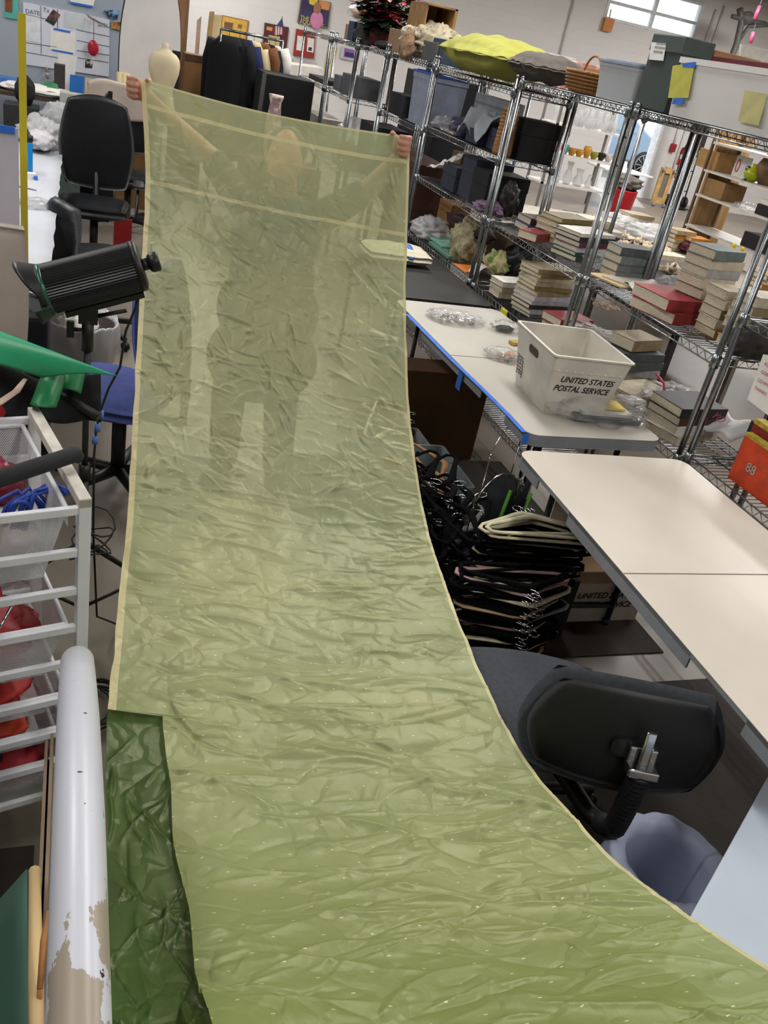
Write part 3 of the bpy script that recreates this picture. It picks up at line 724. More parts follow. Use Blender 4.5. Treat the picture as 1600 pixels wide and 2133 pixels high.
# flat folders on that shelf
def folder(px, py, z, w, d, col, rz, label, th=.006, name='folder', cat='folder'):
    p = pz(px, py, z); m_ = MB(); m_.box((p.x, p.y, z+.004+th/2), (w, d, th), rz); return one(name, m_, mat(col, .75, 0, .08, 15), label, cat)
folder(1300, 588, 1.14, .30, .22, '#d2b88f', .3, 'manila folder lying under the pale sheets on the wire shelf', .008)
folder(1316, 588, 1.149, .26, .19, '#c7bfae', .5, 'pale grey folder lying on the manila one on the wire shelf', .006)
# unit C, low shelf
stack(0, 0, .715, ['#b3a98f', '#a9a6a4', '#54595c', '#54595c'], .27, .22, (.035, .045), .15, 'right of the mail tub rim', .005, xyz=XY(2.55, 3.46, .715))
stack(0, 0, .88, ['#9b8a6a'], .2, .15, (.055, .055), .25, 'with thick cream pages atop grey volumes', xyz=XY(2.56, 3.47, .885))
stack(0, 0, .715, ['#c9bfa8', '#dcd8d0', '#4a3328', '#2a2c31'], .26, .20, (.036, .046), .22, 'nearest the corner of the tables', .004, xyz=XY(2.46, 2.82, .715))
stack(0, 0, .715, ['#9b8a6a', '#4a3328', '#8a7a4c', '#b3a98f'], .27, .2, (.012, .018), .25, 'of thin albums', .006, xyz=XY(2.46, 3.16, .715))
# unit D, low shelf (z .75)
def boxset(x, y, z, w, d, h, col, rz, label, strip=None):
    t = thing('book', label, 'book', (x, y, z+.003), rz)
    c = MB(); c.bb(-w/2, w/2, -d/2, d/2, 0, h); ob('cover', c, mat(col, .5, 0, .2, 20), t, local=True, bevel=.002)
    if strip:
        s_ = MB(); s_.bb(-w/2-.001, w/2+.001, -d/2-.001, d/2+.001, h*.93, h+.001); o = ob('page_edge', s_, mat(strip, .6, 0, .3, 30), t, local=True)
    return t
t = boxset(2.365, 2.22, .75, .028, .25, .19, '#cf451c', .03, 'orange hardback standing upright with a yellow top edge', '#b8a23a')
text('cover_emblem', '88', .05, (2.349, 2.28, .82), (0, -1, 0), (0, 0, 1), mat('#a9b0a8', .6), t, sx=1.0)
t = boxset(2.415, 2.20, .75, .045, .34, .235, '#8e2a22', .03, 'dark red hardback standing behind the orange one, yellow lettering', '#c3a83a')
text('spine_title', 'THE WEAVERS', .045, (2.3915, 2.33, .90), (0, -1, 0), (0, 0, 1), mat('#d9992e', .5), t)
t = boxset(2.48, 2.16, .75, .05, .40, .27, '#79281f', .03, 'maroon hardback with yellow strips, tallest of the upright row', '#c3a83a')
t = boxset(2.54, 2.1, .75, .06, .42, .29, '#b3a98f', .03, 'beige boxed volume behind the maroon hardback')
bk = MB(); bk.prism([(-.05, 0), (.05, 0), (.05, .004), (-.046, .004), (-.046, .10), (-.05, .10)], .10, frame((2.36, 2.03, .754), (0, 1, 0), (0, 0, 1)))
one('bookend', bk, BLACKP, 'black metal bookend beside the orange hardback', 'bookend')
stack(0, 0, .75, ['#c9bfa8', '#dcd8d0', '#c9bfa8', '#9b8a6a', '#c9bfa8'], .24, .18, (.036, .046), .4, 'beside the bookend', .01, xyz=Vector((2.44, 1.76, .75)))
stack(0, 0, .75, ['#dcd8d0', '#c9bfa8', '#b3a98f'], .24, .18, (.036, .046), .3, 'nearest the camera', .01, xyz=Vector((2.42, 1.5, .75)))
# ------------------------------------------------------------------ soft crumpled things
def blob(name, c, r, m, label, cat, amp=.35, fr=2.2, seed=1, seg=40, rings=24, rz=0, sharp=1, floor=None):
    mb = MB(); mb.ell((c[0], c[1], c[2]), r, seg, rings, amp, fr, seed, rz=rz, sharp=sharp, flatb=floor if floor is not None else -r[2]*.92)
    z = min(v.z for v in mb.v)
    return one(name, mb, m, label, cat)
def bag(px, py, z, r, label, seed=1, m=None, rz=0, name='plastic_bag', x=None, y=None, amp=.42):
    p = pz(px, py, z) if x is None else Vector((x, y, z))
    mb = MB(); mb.ell((p.x, p.y, z+r[2]*.8+.004), r, 46, 26, amp, 2.4, seed, rz=rz, flatb=-r[2]*.8, sharp=1.4)
    return one(name, mb, m or FILM, label, 'bag')
bag(948, 668, .741, (.13, .085, .022), 'clear bag of silver jewelry on the taped table, far end', 3)
def trinkets(px, py, z, n, spread, cols, label, seed=0, group=None, metal=1):
    random.seed(seed); p = pz(px, py, z)
    mb = MB()
    for i in range(n):
        a = random.uniform(0, 2*PI); rr = random.random()**.5
        q = Vector((p.x+math.cos(a)*rr*spread[0], p.y+math.sin(a)*rr*spread[1], z+.008+random.random()*.012))
        R = Matrix.Translation(q) @ Euler((random.uniform(-.5, .5), random.uniform(-.5, .5), random.uniform(0, 6))).to_matrix().to_4x4()
        k = random.random(); s = random.uniform(.008, .02)
        pts = [(math.cos(t*2*PI/9)*s, math.sin(t*2*PI/9)*s*.6, 0) for t in range(9)]
        mb.tube(pts, .0022, 5, True, R)
    o = one('jewelry', mb, cols, label, 'jewelry', group); o['kind'] = 'stuff'; random.seed(seed+5); return o
trinkets(948, 668, .741, 60, (.11, .07), mat('#c9c6c0', .25, .9, .3, 60), 'tangled silver jewelry inside the clear bag at the far end of the taped table', 3)
bag(1050, 690, .741, (.07, .05, .028), 'small clear bag around a black brooch next to the mail tub', 8)
blob('brooch', (*pz(1050, 690, .741).xy, .757), (.045, .03, .013), BLACKC, 'dark beaded brooch inside the small clear bag', 'brooch', .4, 3, 4, 24, 14)
bag(1050, 745, .741, (.085, .07, .018), 'flat clear bag with an orange card left of the mail tub', 11)
q = pz(1062, 742, .741); one('card', MB().box((q.x, q.y, .757), (.05, .035, .001), .3), mat('#d98a5a', .7), 'orange card in the flat clear bag', 'card')
trinkets(1052, 748, .741, 22, (.06, .05), mat('#b9a58c', .35, .6, .3, 60), 'small silver and tan pieces in the bag with the orange card', 9)
q = pz(1073, 718, .741); one('small_book', MB().box((q.x, q.y, .751), (.06, .04, .016), .2), mat('#b59a52', .6), 'tiny gold-edged book touching the mail tub', 'book')
# ------------------------------------------------------------------ mail tub
TUBM = mat('#cfcabf', .5, 0, .12, 9)
INK = mat('#1b1b1f', .6)
def tub(corners_bottom, h, flare, label, th=.004, handle=True, m=TUBM, name='mail_tub'):
    bx, by, z0, sx, sy, rz = corners_bottom
    t = thing(name, label, 'tub', (bx, by, z0), rz)
    def ring(k, z, off=0):
        a = sx/2+flare*k-off; b = sy/2+flare*k-off; return [(x, y, z) for x, y in rrect(2*a, 2*b, .018, 4)]
    prof = [(ring(0, 0)), (ring(.72, h*.72)), (ring(.76, h*.74)), (ring(1.0, h*.97)), (ring(1.15, h*.975)), (ring(1.15, h)), (ring(.96, h, th)), (ring(.7, h*.72, th)), (ring(0, th, th))]
    n = len(prof[0]); vs = [v for r in prof for v in r]; fs = []
    for i in range(len(prof)-1):
        for k in range(n):
            k2 = (k+1) % n; fs.append((i*n+k, i*n+k2, (i+1)*n+k2, (i+1)*n+k))
    fs.append(tuple(range(n-1, -1, -1))); fs.append(tuple((len(prof)-1)*n+k for k in range(n)))
    ob('body', MB().add(vs, fs, False), m, t, local=True)
    return t
# tub footprint from its visible corners
c0 = pz(1113, 828, .741); c1 = pz(1285, 853, .741)
TRZ = math.atan2((c1-c0).y, (c1-c0).x)
# top rim corners give size
r0 = pz(1140, 711, 1.0)
tubw = .325; tubd = .42; tubh = .265
tc_ = Vector((1.965, 3.045, 0)); TRZ = math.radians(-4)
t = tub((tc_.x, tc_.y, .741, .275, .34, TRZ), tubh, .04, 'white postal tub printed UNITED STATES POSTAL SERVICE on the taped table')
def tubpt(lx, lz, side='front', inset=.0015, sy=.34, sx=.275, fl=.04, h=tubh):
    k = (lz/h); off = sy/2+fl*k*.98+inset
    if side == 'front': v = Vector((lx, -off, lz))
    else: v = Vector((-(sx/2+fl*k*.98+inset), lx, lz))
    v = Matrix.Rotation(TRZ, 3, 'Z') @ v; return v+Vector((tc_.x, tc_.y, .741))
xd = Matrix.Rotation(TRZ, 3, 'Z') @ Vector((1, 0, 0)); upv = (tubpt(0, .15)-tubpt(0, .05)).normalized()
def tmat(o):
    return o
def _text_local(name, body, size, org, xd_, up_, m_, par, **k):
    o = text(name, body, size, org, xd_, up_, m_, None, **k); o.parent = par
    o.matrix_parent_inverse = (Matrix.Translation(par.location) @ Matrix.Rotation(par.rotation_euler.z, 4, 'Z')).inverted(); return o
_text_local('lettering', 'UNITED STATES', .036, tubpt(-.118, .152), xd, upv, INK, t, shear=.25, bold=.0006, sx=.93)
_text_local('lettering', 'POSTAL SERVICE', .036, tubpt(-.135, .112), xd, upv, INK, t, shear=.25, bold=.0006, sx=.93)
yd = Matrix.Rotation(TRZ, 3, 'Z') @ Vector((0, -1, 0)); ups = (tubpt(0, .15, 'side')-tubpt(0, .05, 'side')).normalized()
_text_local('lettering', 'UNITED\nSTATES\nPOSTAL', .026, tubpt(.11, .14, 'side'), ups*-1, yd, INK, t, shear=.2)
hd = MB(); q0 = tubpt(.05, .205, 'side', .001); q1 = tubpt(-.05, .205, 'side', .001)
hd.prism(rrect(.10, .035, .016, 5), .002, frame((q0+q1)/2, q1-q0, ups)); o = ob('handle_opening', hd, mat('#4b423a', .8), None); o.parent = t
o.matrix_parent_inverse = (Matrix.Translation(t.location) @ Matrix.Rotation(TRZ, 4, 'Z')).inverted()
for i in range(9):
    rv = MB(); q = tubpt(-.14+.035*i, .2, 'front', .002); rv.ell(q, (.005, .003, .005), 8, 6)
    o = ob('rivet', rv, mat('#d8d4ca', .5), None); o.parent = t; o.matrix_parent_inverse = (Matrix.Translation(t.location) @ Matrix.Rotation(TRZ, 4, 'Z')).inverted()
one('cardboard_piece', MB().box((tc_.x+.03, tc_.y+.06, .80), (.14, .10, .10), .5), mat('#b08d60', .8), 'brown cardboard piece standing inside the mail tub', 'cardboard')
# plastic bag of papers in front of the tub
q = pz(1250, 868, .741)
for k, (w, d, th, c, dz, lab) in enumerate(((.30, .15, .02, '#3a3d40', .0, 'dark sleeve at the bottom of the bagged papers'), (.24, .13, .014, '#b9b5ac', .021, 'sheaf of old papers in the big clear bag'), (.15, .09, .008, '#e5c22e', .040, 'bright yellow envelope on top of the bagged papers'))):
    one('papers' if k < 2 else 'envelope', MB().box((q.x+(.02 if k == 2 else 0), q.y+.01*k, .745+dz+th/2), (w, d, th), -.06), mat(c, .6, 0, .15, 20), lab, 'papers')
bag(1245, 872, .741, (.19, .09, .05), 'large clear plastic bag of papers in front of the mail tub', 17, None, -.05)
# ------------------------------------------------------------------ second (lower) mail box under the table
usm = mat('#b9ada0', .7, 0, .12, 10)
q = pz(1175, 1292, 0); q2 = pz(1310, 1305, 0); U2 = thing('postal_box', 'grey and tan UNITED STATES POSTAL SERVICE box on the floor under the near table', 'box', ((q.x+q2.x)/2+.02, (q.y+q2.y)/2+.17, 0))
w = (q2-q).length+.06; cx, cy = U2.location.x, U2.location.y
ob('box_body', MB().bb(cx-w/2, cx+w/2, cy-.16, cy+.16, .0, .20), usm, U2, bevel=.003)
ob('box_lid', MB().bb(cx-w/2-.004, cx+w/2+.004, cy-.165, cy+.165, .20, .26), mat('#a08163', .7, 0, .15, 6), U2, bevel=.003)
text('lettering', 'UNITED STATES', .040, (cx-w/2+.02, cy-.1615, .125), (1, 0, 0), (0, 0, 1), INK, U2, shear=.25, bold=.0006)
text('lettering', 'POSTAL SERVICE', .040, (cx-w/2+.0, cy-.1615, .078), (1, 0, 0), (0, 0, 1), INK, U2, shear=.25, bold=.0006)
# ------------------------------------------------------------------ on top of the shelving row
def cbox(name, x0, x1, y0, y1, z0, z1, m, label, cat, bevel=.003): return one(name, MB().bb(x0, x1, y0, y1, z0, z1), m, label, cat, bevel=bevel)
def tote(x0, x1, y0, y1, z0, h, m, label, lid=None, taper=.9, name='storage_tote', rimcol=None):
    cx, cy = (x0+x1)/2, (y0+y1)/2
    t = thing(name, label, 'tote', (cx, cy, z0))
    sx, sy = x1-x0, y1-y0
    def ring(k, z, off=0): return [(x, y, z) for x, y in rrect(sx*k-2*off, sy*k-2*off, .02, 4)]
    prof = [ring(taper, 0), ring(.975, h*.9), ring(1.0, h*.9), ring(1.0, h), ring(.975, h, .003), ring(taper, .004, .003)]
    n = len(prof[0]); vs = [v for r in prof for v in r]; fs = []
    for i in range(len(prof)-1):
        for k in range(n): fs.append((i*n+k, i*n+(k+1) % n, (i+1)*n+(k+1) % n, (i+1)*n+k))
    fs.append(tuple(range(n-1, -1, -1))); fs.append(tuple((len(prof)-1)*n+k for k in range(n)))
    ob('body', MB().add(vs, fs), m, t, local=True)
    if lid:
        l = MB(); l.prism(rrect(sx*1.03, sy*1.03, .025, 5), .014, Matrix.Translation((0, 0, h))); l.prism(rrect(sx*.9, sy*.9, .02, 5), .006, Matrix.Translation((0, 0, h+.014)))
        ob('lid', l, lid, t, local=True, bevel=.002)
    return t
def milky(col, a, rough=.35):
    m = bpy.data.materials.new('milky_plastic'); m.use_nodes = True; nt = m.node_tree; N = nt.nodes; L = nt.links; b = N['Principled BSDF']
    b.inputs['Base Color'].default_value = lin(col); b.inputs['Roughness'].default_value = rough
    n = N.new('ShaderNodeTexNoise'); n.inputs['Scale'].default_value = 6; tc = N.new('ShaderNodeTexCoord'); L.new(tc.outputs['Object'], n.inputs[0])
    r = N.new('ShaderNodeMapRange'); r.inputs[3].default_value = a-.08; r.inputs[4].default_value = a+.08; L.new(n.outputs['Fac'], r.inputs[0]); L.new(r.outputs[0], b.inputs['Alpha'])
    return m
# big white tote
wy0, wy1 = yx(1600, 2.31, 1.9)-.0, yx(1388, 2.31, 1.95)
WT = tote(2.31, 2.70, 2.78, 3.46, 1.8965, .215, milky('#efece8', .86), 'large milky white tote with yellow papers, on top of the wire shelf', taper=.93)
wx = 2.307
def panel(name, pxs, m, lab=None, x=wx, parent=WT, off=.0012):
    # a taped paper on the -X face, corner pixels projected on that face
    ps = [px_(a, b, x) for a, b in pxs]
    mb = MB(); n = len(ps); mb.add([p for p in ps]+[p+Vector((-off, 0, 0)) for p in ps], [tuple(range(n)), tuple(range(2*n-1, n-1, -1))]+[(i, i+n, (i+1) % n+n, (i+1) % n) for i in range(n)])
    o = ob(name, mb, m, parent)
    if lab: o['label'] = lab
    return o
YP = mat('#c3bf58', .8, 0, .1, 20)
panel('yellow_paper', [(1402, 137), (1448, 130), (1434, 204), (1392, 204)], YP, 'yellow paper inside the tote wall')
panel('blue_tape', [(1424, 140), (1421, 132), (1450, 129), (1448, 141)], BT, 'blue tape', off=.002); panel('blue_tape', [(1404, 205), (1426, 205), (1422, 217), (1400, 217)], BT, 'blue tape', off=.002)
panel('yellow_paper', [(1552, 188), (1599, 196), (1580, 262), (1538, 252)], mat('#cdc489', .8), 'pale yellow paper showing through the tote wall')
cbox('red_album', 2.44, 2.62, 3.02, 3.42, 2.1125, 2.14, mat('#5e171d', .5, 0, .15), 'dark red album lying across the rim of the white tote', 'book')
# dark green box with paper label, cardboard flap box behind
y0, y1 = 3.47, 3.70
DB = thing('document_box', 'dark grey-green upright box with white paper label between two totes', 'box', (2.40, 3.60, 1.8965))
dbm = mat('#3c4643', .7, 0, .12, 6)
ob('body', MB().bb(2.33, 2.47, 3.47, 3.715, 1.8965, 2.17), dbm, DB, bevel=.004); ob('lid', MB().bb(2.326, 2.474, 3.466, 3.719, 2.12, 2.185), mat('#46504d', .7), DB, bevel=.004)
o = panel('paper_label', [(1358, 88), (1388, 90), (1382, 127), (1352, 124)], PAPER, None, 2.3255, DB)
for i, s_ in enumerate(('OLDE RECENT', 'MOST RECENT', 'ALBUMS 2004')):
    p0 = px_(1359, 94+i*7, 2.3235); text('label_lettering', s_, .012, (2.3235, 3.675, 2.145-.016*i), (0, -1, 0), (0, 0, 1), INK, DB, ext=.0001)
cbox('cardboard_box', 2.48, 2.72, 3.47, 3.72, 1.8965, 2.165, CARD, 'brown cardboard box behind the dark box and white tote', 'box')
# clear lidded tote
CT = tote(2.34, 2.66, 3.76, 4.14, 1.8965, .15, milky('#cfd3d6', .6, .2), 'clear tote wrapped in film with blue-grey lid on the wire shelf', mat('#7f8b98', .45), .9)
cbox('folded_linen', 2.40, 2.60, 3.82, 4.02, 1.905, 2.0, mat('#7c766c', .9), 'grey brown folded linen inside the clear tote', 'linen')
# wicker basket with handle
WICK = mat('#a0713e', .7, 0, .35, 60, .6, 120, stretch=(1, 1, 3))
wb_ = thing('wicker_basket', 'small brown wicker basket with hoop handle beside the clear tote', 'basket', (2.46, 4.39, 1.8965))
mb = MB(); mb.lathe([(.085, 0), (.10, .02), (.115, .09), (.12, .095), (.116, .10), (.108, .09), (.09, .012), (0, .012)], (0, 0, 0), 26, sy=1.45)
ob('body', mb, WICK, wb_, local=True)
for i in range(6):
    g = MB(); g.tube([(.101+.016*math.sin(i*.25))*Vector((math.cos(a*PI/14), 1.45*math.sin(a*PI/14), 0))+Vector((0, 0, .012+.016*i)) for a in range(28)], .005, 5, closed=True); 
    ob('weave', g, WICK, wb_, local=True)
mb = MB(); mb.tube([Vector((0, -.085+.0*a, 0))+Vector((0, .085-.085*math.cos(a*PI/12), .09+.085*math.sin(a*PI/12))) for a in range(13)], .006, 6); ob('handle', mb, WICK, wb_, local=True)
blob('pink_cloth', (2.58, 4.27, 1.965), (.07, .10, .045), mat('#a45a66', .9), 'dusty pink cloth lying behind the wicker basket', 'cloth', .2, 3, 5, 24, 14)
# cushions
LIME = mat('#a2a24a', .9, 0, .1, 10, .3, 250)
c = MB(); c.pillow((2.48, 5.62, 1.975), (.50, 1.02, .23), 26, 2.4, .07, rz=0, seed=2, edge=.12, rim=.02)
lime = one('cushion', c, LIME, 'big lime green cushion lying on the top shelf', 'cushion')
cp = px_(1010, 156, 2.285); ob('care_label', MB().bb(2.262, 2.266, cp.y-.02, cp.y+.02, 1.95, 1.975), mat('#b8ae8a', .8), lime)
c = MB(); c.pillow((2.46, 4.90, 1.972), (.34, .50, .145), 22, 2.6, .10, seed=6, edge=.5)
one('cushion', c, mat('#5a544f', .95, 0, .15, 20, .3, 250), 'dark taupe furry cushion in front of the lime one', 'cushion')
# items on A, E, F tops
fur = MB(); fur.ell((2.50, 6.98, 1.985), (.18, .38, .12), 60, 34, .30, 5, 3, sharp=1.0, flatb=-.10)
furm = mat('#d8ccb0', 1, 0, .2, 30, 1.0, 90)
one('fur_throw', fur, furm, 'cream white fur throw heaped on the top shelf', 'fur')
fo = MB(); fo.ell((2.30, 6.90, 1.93), (.05, .10, .10), 30, 20, .3, 6, 9, flatb=-.09); one('fur_piece', fo, mat('#a5876c', 1, 0, .4, 30, 1, 90), 'white fur piece with brown tips hanging over the shelf edge', 'fur')
cbox('box_file', 2.36, 2.62, 6.30, 6.55, 1.8665, 2.02, mat('#3a465c', .7), 'slate blue box right of the cream fur throw', 'box')
cbox('box_file', 2.36, 2.62, 6.57, 6.72, 1.8665, 2.03, mat('#ccc2a0', .7), 'cream box with grey front beneath the fur throw', 'box')
cbox('grey_card', 2.345, 2.358, 6.40, 6.70, 1.8665, 1.99, mat('#56565a', .7), 'grey card leaning on the cream box', 'card')
for k, (x, z, w_) in enumerate(((2.75, 1.88, .5), (2.75, 1.95, .5), (2.76, 2.02, .45))):
    cbox('white_box', 2.97, 3.27, 5.9+.1*k, 6.5+.08*k, z-.012, z+.056, mat('#d5d0cb', .7), f"white flat carton behind the cushions, {('lowest', 'middle', 'highest')[k]} of three", 'box')
pb_ = px_(975, 95, 2.9); 
cbox('floral_box', 2.98, 3.25, 5.46, 5.82, 1.868, 2.05, mat('#d08f8a', .7, col2='#e8dcd4', scale=18), 'pink floral box behind the lime cushion', 'box')
cbox('wooden_board', 3.0, 3.03, 4.75, 5.44, 1.868, 2.03, mat('#9a6f45', .7, 0, .3, 6, stretch=(1, .2, 4)), 'long brown wooden strip standing behind the lime cushion', 'board')
UBK = shelving(4.55, 6.75, (.2, .9, 1.86), 'second chrome unit standing behind the lime cushion unit', top=2.0, x0=2.95, x1=3.31, wires=False)
# slatted crate on top of E
cr = thing('wooden_crate', 'small slatted wooden crate on its side above the fur throw', 'crate', (2.5, 7.15, 1.87))
CRM = mat('#9c7645', .7, 0, .3, 8, stretch=(1, 4, 1))
z0 = 2.05
for nm, b_ in (('panel', (2.38, 2.62, 6.86, 7.27, z0, z0+.012)), ('panel', (2.38, 2.62, 6.86, 7.27, z0+.17, z0+.182)), ('panel', (2.38, 2.393, 6.875, 7.255, z0+.013, z0+.169)), ('panel', (2.38, 2.62, 7.255, 7.27, z0, z0+.18)), ('back_panel', (2.60, 2.62, 6.86, 7.27, z0, z0+.18))):
    ob(nm, MB().bb(*b_), CRM, cr)
for k in range(2): cbox('carton', 2.42, 2.60, 7.06, 7.26, 1.962-.093*(1-k), 2.049-.093*(1-k), mat('#a9865c', .8), ('plain tan carton under the crate stand', 'upper tan carton directly beneath the wooden crate')[k], 'box')
# tan paper bag, grey bag, dark hats on F / G tops
cbox('paper_bag', 2.40, 2.60, 7.42, 7.75, 1.8665, 2.03, mat('#a38266', .85, 0, .1), 'tan paper bag standing left of the fur throw', 'bag')
blob('grey_bag', (2.44, 8.62, 1.935), (.09, .13, .085), mat('#54534f', .9, 0, .2), 'charcoal cloth bag at the foot of the poinsettia', 'bag', .3, 2.5, 8)
blob('grey_hat', (2.46, 7.95, 1.895), (.10, .12, .035), mat('#2c2c2d', .9), 'dark hat with pale brim beside the paper bag', 'hat', .1, 2, 3)
cbox('blue_box', 2.38, 2.60, 8.80, 9.0, 1.8665, 2.03, mat('#23395e', .7), 'navy blue carton left of the charcoal bag', 'box')
cbox('pale_box', 2.40, 2.62, 9.02, 9.18, 1.8665, 2.0, mat('#b0876a', .7), 'peach tan carton at the far end of the top shelf', 'box')
blob('wrapped_fabric', (2.50, 9.02, 2.12), (.12, .22, .075), FILM2, 'plastic wrapped bundle above the navy carton', 'bundle', .2, 2, 6)
blob('peach_fabric', (2.50, 9.02, 2.10), (.09, .16, .04), mat('#c89b74', .9), 'peach fabric inside the plastic wrapped bundle', 'fabric', .15, 2, 2, 24, 14)
# poinsettia
pt = thing('poinsettia', 'tall potted red poinsettia standing on the far top shelf', 'plant', (2.52, 8.42, 1.87))
mb = MB(); mb.lathe([(.07, 0), (.095, .10), (.10, .14), (.088, .14), (.085, .12), (0, .12)], (0, 0, 0), 20); ob('pot', mb, mat('#5a2226', .6), pt, local=True)
random.seed(11)
lf = MB(); br_ = MB(); stm = MB()
def leaf(mb, p, d, L_, w, up=.2, curl=.3):
    d = Vector(d).normalized(); s = d.cross(Vector((0, 0, 1)));  s = s.normalized() if s.length > .1 else Vector((1, 0, 0)); n = s.cross(d)
    pts = []
    for t, ww in ((0, .05), (.25, .75), (.5, 1), (.78, .6), (1, 0.02)):
        c = Vector(p)+d*(L_*t)-n*(curl*L_*t*t*.4)
        pts += [c-s*w*ww/2, c+n*(.04*L_*ww), c+s*w*ww/2]
    fs = []
    for i in range(4):
        a = i*3; fs += [(a, a+1, a+4, a+3), (a+1, a+2, a+5, a+4)]
    mb.add(pts, fs, True)
for i in range(44):
    a = random.uniform(0, 2*PI); r0 = random.uniform(.05, .38); h0 = random.uniform(.22, .68)
    top = Vector((math.cos(a)*r0*.8, math.sin(a)*r0*1.25, h0)); stm.tube([(0, 0, .12), (top.x*.4, top.y*.4, h0*.55), tuple(top)], .005, 5)
    for k in range(9):
        b = 2*PI*k/9+random.uniform(-.2, .2); leaf(br_, top+Vector((0, 0, .01)), (math.cos(b), math.sin(b), random.uniform(-.25, .35)), random.uniform(.10, .16), .065)
    for k in range(9):
        t = random.uniform(.45, .95); q = top*t+Vector((0, 0, .02)); b = random.uniform(0, 2*PI); leaf(lf, q, (math.cos(b), math.sin(b), random.uniform(-.3, .2)), random.uniform(.12, .18), .075)
ob('stems', stm, mat('#3b4a26', .7), pt, local=True); ob('bracts', br_, mat('#8c1626', .55, 0, .3, 12), pt, local=True); ob('leaves', lf, mat('#1f3a1e', .5, 0, .3, 12), pt, local=True)
# ------------------------------------------------------------------ contents of unit A (and seen through B)
NAVY = mat('#353747', .8, 0, .1, 8); BLK = mat('#17171a', .75, 0, .2, 10)
def mitre(name, x0, x1, y0, y1, z0, z1, lab, m=NAVY, cat='box'):
    t = thing(name, lab, cat, ((x0+x1)/2, (y0+y1)/2, z0), 0, 'navy and black boxes on the shelves'); h = z1-z0
    ob('body', MB().bb(x0, x1, y0, y1, z0, z0+h*.62), m, t, bevel=.002); ob('lid', MB().bb(x0-.003, x1+.003, y0-.003, y1+.003, z0+h*.62, z1), m, t, bevel=.002); return t
Z2 = 1.478; Z3 = 1.1435
mitre('gift_box', 2.44, 2.66, 4.93, 5.14, Z2, 1.70, 'black box with small yellow mark on the upper middle shelf, right', BLK)
mitre('gift_box', 2.40, 2.64, 5.17, 5.34, Z2, 1.60, 'slate navy box left of the black box on the shelf', NAVY)
mitre('gift_box', 2.36, 2.50, 5.40, 5.60, Z2, 1.56, 'slate navy box under the crumpled pale cloth', NAVY)
mb = MB()
def clo(u, v):
    x = 2.34+.22*u; y = 5.30+.38*v
    z = 1.60+.10*math.sin(PI*u)*(.6+.5*noise.noise(Vector((u*2, v*2, 5))))+.05*noise.noise(Vector((u*5, v*6, 1)))-.10*max(0, .25-u)*4*(.5+noise.noise(Vector((v*6, 0, 0))))
    return (x-.03*math.sin(v*9), y, z)
mb.sheet(clo, 26, 34, .004); one('folded_cloth', mb, mat('#9fa4ab', .85, 0, .15, 8), 'crumpled pale grey cloth draped over the navy box', 'cloth')
wk = MB(); wk.lathe([(.055, 0), (.06, .02), (.05, .2), (.046, .26), (.042, .262), (.045, .2), (.05, .01), (0, .01)], (2.37, 5.03, Z2), 20); 
for i in range(12): wk.lathe([(.057-.0008*i, .01+i*.021), (.061-.0008*i, .018+i*.021), (.056-.0008*i, .026+i*.021)], (2.37, 5.03, Z2), 20)
one('wicker_holder', wk, WICK, 'tall narrow wicker bottle holder at the right post', 'basket')
cbox('grey_carton', 2.56, 2.64, 5.42, 6.05, Z2, 1.75, mat('#8f9298', .7), 'flat grey carton with white label at the back of the shelf', 'box')
q = px_(925, 215, 2.55); cbox('paper_label', 2.552, 2.558, 5.78, 5.96, 1.62, 1.67, PAPER, 'white label strip on the flat grey carton', 'label')
blob('purple_fabric', (2.45, 5.86, Z2+.05), (.09, .13, .06), mat('#3f3a55', .85), 'small deep purple bag under cream sheets', 'bag', .3, 2.5, 3)
blob('tan_envelope', (2.52, 5.72, Z2+.09), (.07, .10, .05), mat('#a58c55', .8), 'mustard tan pouch behind the purple bag', 'pouch', .3, 2.5, 13)
bag(0, 0, Z2, (.11, .17, .045), 'clear bag of cream items at the left shelf end', 23, None, x=2.42, y=5.98)
cbox('cream_sheets', 2.35, 2.50, 5.80, 5.98, Z2+.001, Z2+.018, mat('#cfc3ae', .8), 'cream sheets beneath the purple bag', 'papers')
# shelf A3
mitre('gift_box', 2.36, 2.62, 5.62, 5.86, Z3, 1.30, 'low slate navy box left on the lower middle shelf')
mitre('gift_box', 2.38, 2.64, 5.37, 5.59, Z3, 1.40, 'tallest slate navy box, centre of the lower middle shelf')
mitre('gift_box', 2.36, 2.64, 5.10, 5.34, Z3, 1.36, 'wide black box right of the tallest navy box', BLK)
cbox('tan_carton', 2.50, 2.64, 5.92, 6.1, Z3, 1.36, mat('#7a6540', .8), 'mustard brown carton at the left shelf end', 'box')
mb = MB(); mb.sheet(lambda u, v: (2.33+.10*u+.03*math.sin(v*5), 5.75+.28*v, 1.31+.07*u*math.sin(v*4+.5)+.03*noise.noise(Vector((u*4, v*5, 3)))-.08*(1-u)*v), 14, 18, .002)
one('crumpled_paper', mb, PAPER, 'crumpled white paper on the low navy box', 'paper')
bag(0, 0, Z3, (.08, .10, .035), 'clear and purple plastic bag by the black box', 31, mat('#7d5f80', .3, 0, .3, 8, .5, 30, alpha=.75), x=2.38, y=5.02)
blob('dark_figurine', (2.46, 4.97, Z3+.10), (.05, .05, .10), mat('#221d1b', .5), 'dark carved figure beside the chrome posts', 'figurine', .35, 3, 5)
